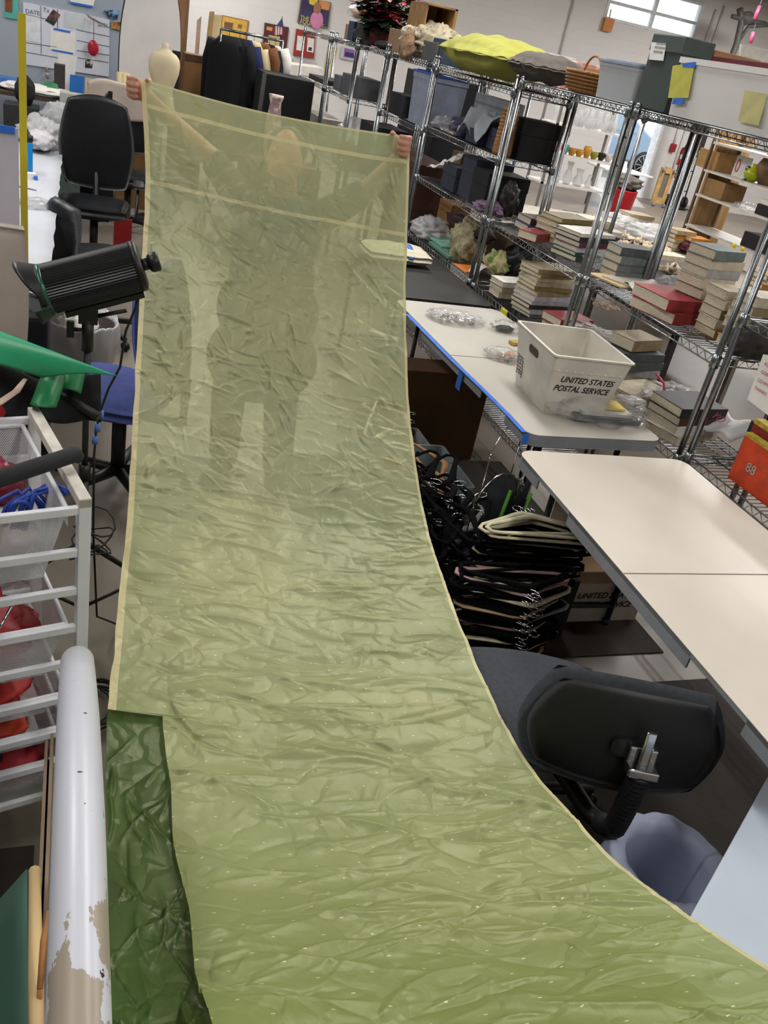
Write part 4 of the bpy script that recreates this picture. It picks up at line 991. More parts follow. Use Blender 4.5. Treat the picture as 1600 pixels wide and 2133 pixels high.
# shelf A4 (z .755)
Z4 = .7585
blob('fur_hat', (2.46, 5.42, Z4+.10), (.10, .15, .14), mat('#a89f80', 1, 0, .3, 30, 1, 90), 'peaked grey-cream fur hat on the lower shelf', 'hat', .35, 2.2, 16)
bag(0, 0, Z4, (.12, .15, .07), 'clear bag of cream clothes at the left lower-shelf end', 37, FILM2, x=2.42, y=6.0)
cbox('green_folder', 2.33, 2.60, 5.38, 5.78, Z4, Z4+.022, mat('#5f8a76', .7), 'jade green folder under the fur hat', 'folder')
cbox('green_folder', 2.36, 2.58, 5.60, 5.90, Z4+.023, Z4+.036, mat('#7fb09a', .7), 'pale mint folder lying on the jade one', 'folder')
mb = MB(); mb.sheet(lambda u, v: (2.31+.16*u, 5.02+.22*v, Z4+.012+.05*u*(1-v)), 4, 4, .001); one('orange_sheet', mb, mat('#e07a1f', .6), 'bright orange sheet by the right post', 'paper')
mb = MB(); mb.sheet(lambda u, v: (2.34+.14*u, 4.93+.12*v, Z4+.02+.06*math.sin(PI*u)), 8, 4, .002); one('white_sheet', mb, PAPER, 'curved white card right of the orange sheet', 'paper')
cbox('brown_carton', 2.50, 2.65, 5.90, 6.15, Z4+.12, 1.02, mat('#8a6336', .8), 'orange brown carton standing high at the back left', 'box')
cbox('brown_carton', 2.52, 2.65, 5.90, 6.17, Z4, Z4+.119, mat('#6f4f2b', .8), 'darker brown carton below the orange brown one', 'box')
blob('burgundy_cloth', (2.52, 5.55, Z4+.19), (.10, .32, .05), mat('#3a1f20', .9), 'dark burgundy cloth behind the fur hat', 'cloth', .3, 2.5, 33)
# unit B low shelf rear
blob('black_bag', (2.72, 4.98, .86), (.16, .16, .17), mat('#121214', .35, 0, .2, 10, .5, 20), 'glossy black bag behind the low shelf posts', 'bag', .25, 3, 40)
cbox('bag_stand', 2.70, 3.0, 4.75, 5.3, 0, .69, mat('#2d2926', .8), 'dark crate under the glossy black bag', 'crate')
blob('green_bag', (2.54, 5.04, Z4+.08), (.08, .11, .075), mat('#6f8f3a', .35, 0, .3, 10, .5, 20, col2='#c4b98a'), 'green and cream crinkled bag by the chrome posts', 'bag', .35, 3, 41)
cbox('tan_carton', 2.70, 2.98, 5.32, 5.62, .0, .98, mat('#7b6a58', .8), 'tall grey-brown carton behind the fur hat shelf', 'box')
# white packet with tape on the black table
wp_ = MB(); wp_.pillow((1.90, 5.22, .795), (.42, .28, .10), 16, 3.5, .05, seed=3, edge=.15, rim=.3); pk = one('cloth_packet', wp_, mat('#cdc4b0', .8, 0, .1, 6, .3, 30), 'cream wrapped packet with blue tape on the black table', 'packet')
tq = MB(); tq.tube([(1.90, 5.22+.143*math.cos(a), .795+.055*math.sin(a)) for a in [PI*2*i/20 for i in range(20)]], .002, 4, closed=True)
tp_ = MB(); tp_.sheet(lambda u, v: (1.955+.035*u+.03*(v-.5), 5.22-.145*math.cos(PI*v), .795+.056*math.sin(PI*v)), 2, 14, .0008); ob('tape_band', tp_, BT, pk)
yt = pz(1057, 655, .74); cbox('yellow_tag', 2.286, 2.2945, 4.30, 4.38, .718, .752, mat('#d9d12f', .6), 'yellow price tag on the wire shelf edge', 'tag')
# bags among the books
bag(0, 0, 1.138, (.10, .08, .04), 'clear bag of beads at the middle shelf back', 43, None, x=2.56, y=3.90)
bag(0, 0, .718, (.14, .11, .06), 'grey clear bag with purple zip near the corner post', 45, None, x=2.54, y=3.03, rz=.3)
blob('dark_pouch', (2.53, 3.0, .765), (.09, .07, .035), BLACKC, 'black pouch inside the purple-zip bag', 'pouch', .2, 3, 5, 24, 14)
mb = MB(); mb.tube([(2.50, 3.14, .86), (2.46, 3.02, .862), (2.44, 2.95, .80)], .006, 6); one('zip_strip', mb, mat('#b0164a', .4), 'magenta zip strip of the clear bag', 'zip')
blob('grey_pouch', (2.50, 2.66, 1.19), (.09, .06, .075), mat('#4d4b48', .8), 'dark grey bag slumped by the right chrome posts', 'bag', .3, 2.5, 48)
bag(0, 0, .753, (.12, .16, .05), 'clear bag of ivory pieces behind the mail tub', 49, FILM, x=2.56, y=3.80)
trinkets(1260, 640, .80, 26, (.09, .1), mat('#c7a98c', .6, 0, .3, 60), 'tan and ivory pieces inside the bag behind the tub', 77)
bag(0, 0, 1.143, (.10, .07, .055), 'crumpled clear bag behind the red volumes', 52, FILM, x=2.60, y=3.36)
mb = MB(); mb.sheet(lambda u, v: (2.46+.18*u, 3.34+.22*v, 1.156+.03*noise.noise(Vector((u*3, v*3, 1)))+.03*u*v), 10, 10, .001); one('loose_papers', mb, PAPER, 'loose crumpled white sheets left of the red volumes', 'papers')
# things on the low shelf right of the posts
cbox('game_box', 2.52, 2.70, 2.30, 2.52, 1.08, 1.12, mat('#23302a', .4), 'unused', 'box') if False else None
mb = MB(); mb.sheet(lambda u, v: (2.50+.12*u, 2.56+.2*v, .80+.06*u+.02*math.sin(v*6)), 8, 8, .001)
wr_b = one('wrapper', mb, mat('#d9d6d4', .5), 'white wrapper printed with pink letters by the right posts', 'wrapper')
text('lettering', 'YO', .05, (2.50, 2.72, .845), (0, -1, 0), (.8, 0, .5), mat('#c03a5c', .5), wr_b)
cbox('dark_box', 2.50, 2.68, 2.36, 2.50, .755, .93, mat('#28322d', .5, 0, .3, 12), 'dark green picture box at the left end of the near unit', 'box')
# upper shelf of nearest unit
cbox('black_bag', 2.36, 2.62, 2.18, 2.44, 1.3235, 1.46, BLK, 'black case on the upper shelf of the nearest unit', 'case')
cbox('brown_case', 2.40, 2.64, 1.9, 2.14, 1.3235, 1.42, mat('#3a2c22', .7), 'dark brown case right of the black case', 'case')
# hanging paper sign with pink capitals
pts = [px_(1590, 738, 2.27), px_(1640, 745, 2.27), px_(1620, 880, 2.27), px_(1556, 832, 2.27)]
sg = MB(); a, b, c_, d = pts; sg.add([a, b, c_, d]+[p+Vector((.001, 0, 0)) for p in pts], [(0, 1, 2, 3), (7, 6, 5, 4), (0, 4, 5, 1), (1, 5, 6, 2), (2, 6, 7, 3), (3, 7, 4, 0)])
sgo = one('paper_sign', sg, PAPER, 'white paper sign with pink capitals hanging on the nearest unit', 'sign')
yy0 = a.y-.02
for i, s_ in enumerate(('ALL ITEMS', 'GOING HERE', 'CO-WORKER', 'THANKS')):
    text('lettering', s_, .017, (2.2685, d.y-.012, a.z-.03-.03*i), (0, -1, 0), (0, 0, 1), mat('#c33a56', .6), sgo, ext=.0001)
# ------------------------------------------------------------------ office chair in the foreground
FAB = mat('#3f4248', .95, 0, .12, 60, .3, 400); SHELL = mat('#0e0f11', .5, 0, .1, 10)
cc = pz(1366, 1546, .60); ang = math.radians(-21)
ch = thing('office_chair', 'grey fabric task chair with black back shell and bellows at the near table', 'chair', (cc.x, cc.y+.2, 0), ang)
def place(mbx): return mbx
# local frame: back at y=-.2 facing +y
st = MB(); st.pillow((-.16, .10, .40), (.50, .46, .10), 22, 3.2, .02, rz=.06, seed=1, edge=.55, rim=.35); ob('seat', st, FAB, ch, local=True)
def backgrid(off, sx, sz, bulge, curve):
    mb = MB(); n = 18
    vs = []; fs = []
    for side in (0, 1):
        for i in range(n+1):
            for j in range(n+1):
                u = 2*i/n-1; v = 2*j/n-1
                uu = u*math.sqrt(1-v*v*.32); vv = v*math.sqrt(1-u*u*.22)
                w_ = sx*(1-.10*vv-.12*(vv < 0)*abs(vv))
                e = max(0, (1-abs(u)**3)*(1-abs(v)**3))**.5
                y = (bulge[side]*e)*(1 if side else -1)+curve*u*u
                vs.append((uu*w_, y+off-.0*v, vv*sz))
    o2 = (n+1)**2
    for i in range(n):
        for j in range(n):
            a = i*(n+1)+j; fs.append((a, a+n+1, a+n+2, a+1)); fs.append((o2+a, o2+a+1, o2+a+n+2, o2+a+n+1))
    ed = [i*(n+1) for i in range(n+1)]+[n*(n+1)+j for j in range(1, n+1)]+[(n-i)*(n+1)+n for i in range(1, n+1)]+[n-j for j in range(1, n)]
    for a, b in zip(ed, ed[1:]+ed[:1]): fs.append((b, a, a+o2, b+o2))
    return vs, fs
TB_ = Matrix.Translation((0, -.2, .60)) @ Matrix.Rotation(math.radians(-14), 4, 'X')
vs, fs = backgrid(.0, .242, .128, (.012, .012), .035); m_ = MB().add(vs, fs, True, TB_); ob('back_shell', m_, SHELL, ch, local=True)
vs, fs = backgrid(.022, .262, .152, (.006, .05), .035); m_ = MB().add(vs, fs, True, TB_); ob('back_cushion', m_, FAB, ch, local=True)
m_ = MB(); m_.prism(rrect(.13, .045, .02, 5), .012, TB_ @ frame((.02, -.012, -.01), (1, 0, 0), (0, 0, 1))); ob('back_plate', m_, BLACKP, ch, local=True)
CH = mat('#c9cbce', .12, 1, 0)
m_ = MB(); m_.box((.03, -.052, -.045), (.075, .05, .022), 0, TB_); m_.box((.03, -.03, -.02), (.07, .02, .05), 0, TB_); ob('chrome_bracket', m_, CH, ch, local=True, bevel=.004)
m_ = MB(); m_.prism(rrect(.026, .014, .006, 4), .09, TB_ @ Matrix.Translation((.03, -.052, -.034))); ob('chrome_bar', m_, CH, ch, local=True, bevel=.002)
m_ = MB(); pts = []; rr = []
for i in range(41):
    t = i/40; p = Vector((.03, -.052, -.055)); p = TB_ @ p
    z = p.z-.24*t; y = p.y-.012*math.sin(PI*t)+(.06*max(0, t-.75)*4)**1
    pts.append((.03-.01*t, y, z)); rr.append(.029 if i % 2 else .0215)
m_.tube(pts, rr, 14); ob('bellows', m_, mat('#15161a', .6), ch, local=True)
m_ = MB(); e = Vector(pts[-1]); m_.tube([e, e+Vector((-.02, .05, -.02)), (-.12, .06, .33)], .024, 8); m_.box((-.14, .08, .335), (.2, .2, .03)); m_.tube([(-.15, .08, .33), (-.15, .08, .09)], .028, 12)
ob('column', m_, BLACKP, ch, local=True)
for k in range(5):
    a = k*2*PI/5+.3; m_ = MB(); m_.tube([(-.15, .08, .105), (-.15+.16*math.cos(a), .08+.16*math.sin(a), .09), (-.15+.29*math.cos(a), .08+.29*math.sin(a), .075)], [.024, .02, .014], 8)
    lg = ob('base_arm', m_, BLACKP, ch, local=True)
    m_ = MB(); cx, cy = -.15+.29*math.cos(a), .08+.29*math.sin(a); m_.tube([(cx-.012*math.sin(a), cy+.012*math.cos(a), .028), (cx+.012*math.sin(a), cy-.012*math.cos(a), .028)], .028, 14); m_.tube([(cx, cy, .03), (cx, cy, .075)], .006, 6)
    w_ = ob('caster', m_, BLACKP, lg, local=True); w_.location -= lg.location
# ------------------------------------------------------------------ bin with liner and the white board
bx = pz(1400, 1790, .36)
bt = thing('waste_bin', 'grey waste bin with translucent bluish liner beside the white board', 'bin', (bx.x, bx.y, 0))
m_ = MB(); m_.lathe([(.095, 0), (.125, .30), (.128, .305), (.125, .31), (.120, .30), (.09, .006), (0, .006)], (0, 0, 0), 28); ob('body', m_, mat('#3c4046', .6), bt, local=True)
def liner(u, v):
    a = 2*PI*u; r = .139+.004*noise.noise(Vector((math.cos(a)*4, math.sin(a)*4, v*3)))+(.006*math.sin(v*PI))
    if v < .35: r2 = .082+.030*(v/.35); z = .06+.29*(v/.35)
    else: r2 = .141+.018*math.sin((v-.35)/.65*PI)+.006*noise.noise(Vector((math.cos(a)*6, math.sin(a)*6, 1))); z = .352-.20*((v-.35)/.65)**1.2+.02*math.sin(PI*min(1, (v-.35)*4))
    return (math.cos(a)*(r2), math.sin(a)*(r2), z+.012*noise.noise(Vector((math.cos(a)*3, math.sin(a)*3, 7))))
m_ = MB(); m_.sheet(liner, 72, 26, .0006); ob('liner', m_, plastic_film('#b4bcd6', .72, .25, 'liner_film'), bt, local=True)
# white board/table end at the lower right corner
p0 = pz(1435, 1914, .62); p1 = pz(1618, 1585, .62); d = (p1-p0).normalized(); nrm = Vector((d.y, -d.x, 0))
if nrm.x < 0: nrm = -nrm
e0 = p0-d*.10
m_ = MB(); T_ = frame(((e0+p1)/2+nrm*.15+Vector((0, 0, -.03))), d, nrm); L_ = (p1-e0).length+.0
m_.prism(rrect(L_, .3, .006, 3), .03, T_)
wt = thing('side_table', 'blue-white smooth table top at the bottom right corner', 'table', ((e0+p1)/2+nrm*.15).xy.to_3d())
zb = min(v.z for v in m_.v); ob('tabletop', m_, mat('#aeb9c6', .45, 0, .03, 5, .05, 200), wt, bevel=.002)
for s_ in (-1, 1):
    for q_ in (.05, .25):
        c = (e0+p1)/2+d*(s_*(L_/2-.05))+nrm*q_; m_ = MB(); m_.tube([(c.x, c.y, 0), (c.x, c.y, zb+.003)], .014, 8); ob('leg', m_, mat('#8b9096', .4, .6), wt)
# ------------------------------------------------------------------ hangers
VEL = mat('#0a0a0c', 1, 0, .3, 80, .4, 300, spec=.1)
def hanger(col, label, group, m=None, w=.215, hook=True, name='clothes_hanger'):
    t = thing(name, label, 'hanger', (0, 0, 0), 0, group)
    # lies in local XY, neck at origin towards -Y, bar at +Y
    pts = [(0, -.005, 0), (.03, .004, 0), (.10, .035, 0), (w-.02, .075, 0), (w, .10, 0), (w-.012, .125, 0), (w-.04, .13, 0), (-w+.04, .13, 0), (-w+.012, .125, 0), (-w, .10, 0), (-w+.02, .075, 0), (-.10, .035, 0), (-.03, .004, 0)]
    b = MB(); b.tube(pts, [.016, .016, .012, .009, .0085, .0085, .0085, .0085, .0085, .0085, .009, .012, .016], 6, closed=True, flat=.6, up=(0, 0, 1)); b.prism([(-.018, -.008), (.018, -.008), (.03, .012), (-.03, .012)], .005, Matrix.Translation((0, 0, -.0025)))
    ob('body', b, m or col, t, local=True, shift=False)
    h = MB(); hp = [(0, -.006, 0), (0, -.022, 0)]+[(.0+.019*math.sin(a)*1, -.044-.019*math.cos(a)+.0, 0) for a in [PI*2*k/16 for k in range(0, 12)]]
    hp = [(0, -.006, 0), (0, -.02, 0), (.012, -.028, 0), (.021, -.042, 0), (.018, -.058, 0), (.004, -.068, 0), (-.012, -.064, 0), (-.02, -.05, 0), (-.017, -.04, 0)]
    h.tube(hp, .0017, 6); ob('hook', h, CH, t, local=True, shift=False)
    return t
proto = hanger(VEL, 'black velvet hanger in the tall heap beside the taped table', 'hangers in the heap')
IVM = mat('#cfc8a8', .7, 0, .1, 30); GRM = mat('#8d8d8f', .8, 0, .1, 30); PKM = mat('#b08f92', .8); TANM = mat('#a98f6c', .8)
ivp = hanger(IVM, 'ivory hanger lying on top of the heap, near the table edge', None)
ivp['group'] = 'hangers in the heap'
base = pz(1068, 1405, 0.02)
random.seed(21)
hx, hy = 1.50, 2.13
n1 = 36; first = True; z = .02
palec = {3: ('cream', TANM), 7: ('tan', TANM), 11: ('white', IVM), 15: ('ivory', IVM), 19: ('dusty pink', PKM), 22: ('grey', GRM), 25: ('beige', TANM), 29: ('pale cream', IVM), 33: ('pinkish', PKM)}
zlab = {3: 'nearest the floor', 7: 'third pale one up', 11: 'below mid-height', 15: 'at mid-height', 19: 'just above mid-height', 22: 'two thirds up', 25: 'under the upper pile', 29: 'close to the top', 33: 'second from the top'}
def putn(root, x, y, z, rz, tilt=(0, 0), lab=None, m=None, sc_=1.0):
    global first
    if first: r = root; first = False
    else: r = dup(root)
    r.location = (x, y, z); r.rotation_euler = (tilt[0], tilt[1], rz); r.scale = (sc_,)*3
    if lab:
        r['label'] = lab
    if m:
        b = r.children[0] if 'body' in r.children[0].name else r.children[1]
        b.data = b.data.copy(); b.data.materials.clear(); b.data.materials.append(m)
    return r
for i in range(n1):
    lab = m = None
    if i in palec:
        c, m = palec[i]; lab = f"{c} hanger in the lower black heap, {zlab[i]}"
    k = i/n1
    putn(proto, hx-.03+random.uniform(-.02, .02)+.02*math.sin(i*.7), hy-.04+random.uniform(-.015, .015), z, random.uniform(-.16, .16)+.05, (random.uniform(-.03, .03), random.uniform(-.03, .03)), lab, m, random.uniform(.95, 1.03))
    z += .0122
# upper pile turned round, bars facing the camera
ztop = z
labs2 = {2: ('olive green', mat('#7f8a5c', .8), 'lower down'), 6: ('dusty beige', TANM, 'third pale bar from below'), 11: ('cream', IVM, 'middle of the bars'), 16: ('grey white', GRM, 'above the cream one'), 19: ('pale cream', IVM, 'second from the top')}
for i in range(21):
    lab = m = None
    if i in labs2: c, m, w_ = labs2[i]; lab = f"{c} hanger in the upper pile facing the camera, {w_}"
    putn(proto, hx+.10+random.uniform(-.015, .015), hy+.30+random.uniform(-.012, .012), z*1.0-.16, PI+random.uniform(-.08, .08)-.10, (0, random.uniform(-.03, .03)), lab, m, random.uniform(.96, 1.02))
    z += .0105
z -= .16
ivp.location = (hx+.11, hy+.28, z+.004); ivp.rotation_euler = (0, 0, PI-.12)
g2 = dup(ivp, (hx+.08, hy+.31, z-.004), (0, 0, PI-.02), 'second ivory hanger just beneath the topmost one, by the table edge'); 
cbox('hanger_crate', hx-.17, hx+.36, hy+.21, hy+.44, 0, ztop-.18, mat('#1b1a1b', .8), 'low dark box under the upper pile of hangers', 'box')
# jumbled black hangers leaning over the grey tub to the left
random.seed(5)
for i in range(30):
    a = random.uniform(-.9, .9); p = Vector((hx-.12+random.uniform(-.14, .10), hy+.42+random.uniform(-.14, .26), .28+random.uniform(0, .20)))
    putn(proto, p.x, p.y, p.z, a+PI*.4, (random.uniform(-.45, .3), random.uniform(-.3, .3)), None, None, random.uniform(1.0, 1.15))
for i, (px, py, z_, rz, m, lab) in enumerate(((905, 985, .40, 1.9, mat('#a9743f', .5, 0, .2, 8), 'honey wooden hanger lying in the grey tub, front'), (925, 965, .38, 1.5, mat('#9a6a3a', .5, 0, .2, 8), 'darker wooden hanger behind the honey one in the grey tub'),
        (975, 1100, .36, .5, GRM, 'grey velvet hanger standing askew left of the upper pile'))):
    q = pz(px, py, z_); r = dup(ivp, (q.x, q.y, z_), (.1, .1, rz), lab); b = [c for c in r.children if 'body' in c.name][0]; b.data = b.data.copy(); b.data.materials.clear(); b.data.materials.append(m)
# tall chrome loops of multi-garment hangers
for i, (px0, py0, px1, py1, pxt, pyt, lab) in enumerate(((1005, 1010, 1068, 975, 1058, 884, 'tallest chrome hanger loop rising in front of the taped table corner'), (985, 1060, 1075, 1030, 1036, 986, 'middle chrome hanger loop above the black heap'), (1085, 1080, 1140, 1085, 1128, 990, 'right chrome hanger loop beside the near table edge'))):
    a = pz(px0, py0, .46); b = pz(px1, py1, .46); w_ = (b-a).length; c = (a+b)/2; zt = zx(pyt, c.x, c.y); ux = (b-a).normalized()
    pts = [a+Vector((0, 0, -.22)), a+Vector((0, 0, (zt-.46)*.5))]+[c+Vector((0, 0, zt-.46-w_/2))+ux*(-w_/2*math.cos(t*PI/10))+Vector((0, 0, w_/2*math.sin(t*PI/10))) for t in range(11)]+[b+Vector((0, 0, (zt-.46)*.5)), b+Vector((0, 0, -.08))]
    m_ = MB(); m_.tube(pts, .0028, 8); one('hanger_hook', m_, CH, lab, 'hook')
# grey tubs behind the hangers
GT = mat('#8e979e', .6, 0, .08, 8)
t1 = tote(1.13, 1.66, 2.98, 3.40, 0, .33, GT, 'pale grey plastic tub holding wooden hangers left of the heap', taper=.9, name='plastic_tub')
t2 = tote(1.12, 1.48, 2.60, 2.94, 0, .30, GT, 'second grey tub nearer the silk, partly under black hangers', taper=.9, name='plastic_tub')
text('scribble', 'THR', .07, (1.30, 2.995, .16), (1, 0, 0), (0, 0, 1), mat('#2c6390', .7), t1) if False else None
# below the taped table
bw = cbox('brown_carton', 1.50, 2.10, 3.92, 4.12, 0, .50, mat('#5c4128', .8, 0, .15, 5), 'brown carton under the far half of the taped table', 'box')
clt = tote(1.36, 1.66, 3.46, 3.74, 0, .26, milky('#b8bcc0', .5), 'clear bin of tangled hangers under the taped table', taper=.9, name='clear_bin')
for i in range(7):
    putn(proto, 1.50+random.uniform(-.03, .03), 3.62+random.uniform(-.03, .03), .30+.012*i, random.uniform(1.0, 2.2), (random.uniform(-.15, .15), random.uniform(-.2, .2)), 'pink-edged black hanger over the clear bin under the taped table' if i == 6 else ('white hanger sticking out of the clear bin' if i == 2 else None), PKM if i == 6 else (IVM if i == 2 else None))
# green and black bag, wire crate beyond the near table
blob('sports_bag', (1.72, 2.83, .22), (.10, .14, .24), mat('#1d2024', .8, 0, .2, 6), 'black bag with lime stripes between the two tables', 'bag', .15, 2, 8)
sb = bpy.data.objects['sports_bag']
for k, (x, y) in enumerate(((1.655, 2.72), (1.74, 2.70))):
    m_ = MB(); m_.tube([(x-.02, y-.02, .20), (x, y-.01, .34), (x+.03, y+.02, .455)], .013, 6, flat=.4); o = ob('stripe', m_, mat('#5fae2c', .7), sb)
cbox('postal_box', 2.02, 2.26, 2.62, 2.9, 0, .46, mat('#8a7c68', .8, 0, .2, 10), 'worn tan box behind the far end of the near table', 'box')
# ------------------------------------------------------------------ back tables with books and trinkets, seen through the shelving
DKT = mat('#2c2a2a', .8)
def plain_table(x0, x1, y0, y1, z, label, m=DKT):
    t = thing('display_table', label, 'table', ((x0+x1)/2, (y0+y1)/2, 0)); ob('tabletop', MB().bb(x0, x1, y0, y1, z-.03, z), m, t, bevel=.004)
    for x in (x0+.05, x1-.05):
        for y in (y0+.05, y1-.05): ob('leg', MB().bb(x-.018, x+.018, y-.018, y+.018, 0, z-.03), m, t)
    return t
plain_table(3.45, 4.58, 4.3, 7.2, .74, 'long dark table behind the wire row, covered in shells and books')
plain_table(4.62, 5.72, 5.0, 7.2, .74, 'grey-topped table behind the red volumes carrying book piles', mat('#8d8578', .7))
plain_table(4.0, 5.7, 7.25, 8.4, .74, 'pale table farther back piled with papers', mat('#b3aca0', .7))
def st2(px, py, cols, where, w=.24, d=.17, rz=.1, z=.74, th=(.03, .045)):
    q = pz(px, py, z); q.x = min(5.56, q.x); q.y = min(8.2, q.y)
    return stack(px, py, z, cols, w, d, th, rz, where, .012, xyz=q)
st2(1405, 520, ['#9b8a6a', '#b3a98f', '#8a7a4c', '#b5752c', '#9b8a6a'], 'on the back table, left pile'); st2(1440, 528, ['#b5752c', '#9b8a6a', '#c9bfa8', '#b5752c'], 'on the back table, middle pile')
st2(1385, 560, ['#c9bfa8', '#a9a6a4', '#c9bfa8'], 'on the back table, nearest pile'); st2(1300, 458, ['#a9a6a4', '#dcd8d0', '#9b8a6a'], 'on the farther table', .3, .24)
st2(1232, 480, ['#8a7a4c', '#9b8a6a', '#b3a98f'], 'farther table, left side', .28, .22)
st2(1560, 560, ['#c9bfa8', '#b3a98f', '#9b8a6a', '#c9bfa8'], 'at the back-table right'); st2(1590, 610, ['#b3a98f', '#b5752c', '#c9bfa8', '#8a7a4c'], 'farthest right, back table')
# shells / ivory netsuke heap: countable ivory pieces
shell = MB(); shell.ell((0, 0, .022), (.034, .024, .022), 14, 9, .5, 2.6, 4); shell.tube([(.02, 0, .03), (.045, .006, .05), (.05, .0, .062)], [.012, .008, .003], 6)
sh0 = ob('seashell', shell, mat('#d3bfa4', .6, 0, .25, 25), shift=False); tag(sh0, 'ivory coloured spiny seashell heaped on the long dark back table', 'seashell', 'spiny seashells on the back table')
random.seed(9); f_ = True
for i in range(44):
    px = random.uniform(1292, 1400); py = 500+(px-1292)*.42+random.uniform(-8, 26); q = pz(px, py, .76)
    r = sh0 if f_ else sh0.copy(); 
    if not f_: COL.objects.link(r)
    f_ = False; r.location = (q.x, q.y, .742+random.choice((0, 0, .03))); r.rotation_euler = (random.uniform(-.3, .3), random.uniform(-.3, .3), random.uniform(0, 6.2)); s_ = random.uniform(.9, 1.5); r.scale = (s_,)*3
q = pz(1345, 520, .4); cb = thing('cardboard_carton', 'open brown cardboard carton beyond the seashells', 'box', (q.x+.6, q.y+1.0, 0)); x, y = q.x+.6, q.y+1.0
cq = py_(1352, 500, 8.9)
cb.location = (cq.x, 8.9, 0); ob('body', MB().bb(cq.x-.24, cq.x+.24, 8.7, 9.1, 0, .62), mat('#8f7048', .8, 0, .1, 5), cb)
m_ = MB(); m_.add([(cq.x-.24, 8.7, .62), (cq.x+.24, 8.7, .62), (cq.x+.22, 8.56, .66), (cq.x-.22, 8.56, .66), (cq.x-.24, 8.7, .616), (cq.x+.24, 8.7, .616), (cq.x+.22, 8.56, .656), (cq.x-.22, 8.56, .656)], [(0, 1, 2, 3), (7, 6, 5, 4), (2, 3, 7, 6), (0, 3, 7, 4), (1, 2, 6, 5)]); ob('flap', m_, mat('#b08e62', .8), cb)
cbox('tray', *(lambda p: (p.x-.18, p.x+.22, p.y-.14, p.y+.14))(pz(1305, 500, .76)), .742, .79, mat('#3a2d22', .7), 'dark wooden tray left of the seashells', 'tray')
cbox('black_tray', *(lambda p: (p.x-.16, p.x+.2, p.y-.16, p.y+.16))(pz(1320, 575, .76)), .742, .80, BLK, 'black case in front of the seashells', 'case')
blob('burgundy_bag', (5.45, 6.95, .80), (.18, .16, .055), mat('#5d1f31', .5, 0, .2, 8), 'burgundy plastic-wrapped bundle on the back table', 'bundle', .25, 2.5, 12)
bag(0, 0, .742, (.20, .15, .06), 'crumpled clear bag beside the burgundy bundle', 61, FILM2, x=5.3, y=7.5)
bag(0, 0, .742, (.14, .12, .08), 'clear bag on the grey-topped back table, far right', 62, FILM2, x=5.5, y=5.9)
q = Vector((4.9, 6.1, .742)); m_ = MB(); m_.lathe([(.05, 0), (.055, .14), (.058, .15), (.05, .15), (.045, .01), (0, .01)], (q.x, q.y, .742), 18); m_.tube([(q.x-.05, q.y, .85), (q.x-.09, q.y, .83), (q.x-.09, q.y, .78), (q.x-.05, q.y, .76)], .008, 6); one('yellow_pitcher', m_, mat('#c9a72c', .4), 'yellow pitcher beside the ragged-edged pile', 'pitcher')
for k, (px, py) in enumerate(((1521, 505), (1528, 515))):
    q = Vector((5.6, 6.5+.12*k, 0)); m_ = MB(); m_.ell((q.x, q.y, .86), (.03, .03, .05), 12, 8); m_.ell((q.x, q.y, .925), (.02, .02, .02), 10, 8); m_.bb(q.x-.03, q.x+.03, q.y-.02, q.y+.02, .744, .82); one('toy_figure', m_, mat('#d9c21f', .4), ('small yellow toy figure on the back table, taller', 'small yellow toy figure on the back table, lower one')[k], 'figurine')
bag(1275, 470, .745, (.16, .14, .06), 'clear bag lying on the farther table by papers', 63, FILM2)
# ------------------------------------------------------------------ shelves of glassware and vases
def display(x0, x1, y0, y1, shelves, label, m=mat('#d8d5cf', .4), pm=mat('#77726c', .5), top=None):
    t = thing('display_shelf', label, 'shelf', ((x0+x1)/2, (y0+y1)/2, 0))
    for z in shelves: ob('shelf_board', MB().bb(x0, x1, y0, y1, z-.02, z), m, t)
    for x in (x0+.012, x1-.012):
        for y in (y0+.012, y1-.012): ob('upright', MB().bb(x-.012, x+.012, y-.012, y+.012, 0, (top or max(shelves)+.3)), pm, t)
    return t
gx0, gx1 = py_(1160, 260, 9).x, py_(1304, 290, 9).x
ZS = [py_(1250, 274, 9).z, py_(1235, 334, 9).z, py_(1215, 393, 9).z]
display(gx0, gx1, 9.0, 9.4, ZS+[.35], 'glassware shelf left of the bright doorway', top=2.0)
GG = plastic_film('#e8ecec', .22, .1, 'thin_glass')
gl = MB(); gl.lathe([(.033, 0), (.034, .004), (.005, .01), (.004, .075), (.012, .085), (.034, .11), (.037, .15), (.032, .185), (.029, .186), (.034, .15), (.03, .112), (.008, .092), (0, .09)], (0, 0, 0), 16)
g0 = ob('wine_glass', gl, GG, shift=False); tag(g0, 'clear stemmed glass on the top glassware shelf', 'glass', 'clear stemware on the top glassware shelf')
tb_ = MB(); tb_.lathe([(.03, 0), (.036, .11), (.034, .11), (.028, .008), (0, .008)], (0, 0, 0), 14)
g1 = ob('tumbler', tb_, GG, shift=False); tag(g1, 'clear tumbler in front row of the top glassware shelf', 'glass', 'clear tumblers on the top glassware shelf')
random.seed(31)
def scatter(o, n, x0, x1, y0, y1, z, smin=.9, smax=1.1, first=True):
    for i in range(n):
        r = o if (i == 0 and first) else o.copy()
        if r is not o: COL.objects.link(r)
        r.location = (x0+(x1-x0)*(i+.5)/n+random.uniform(-.01, .01), random.uniform(y0, y1), z); s_ = random.uniform(smin, smax); r.scale = (s_,)*3
scatter(g0, 14, gx0+.05, gx1-.05, 9.2, 9.36, ZS[0]); scatter(g1, 10, gx0+.1, gx1-.1, 9.04, 9.12, ZS[0])
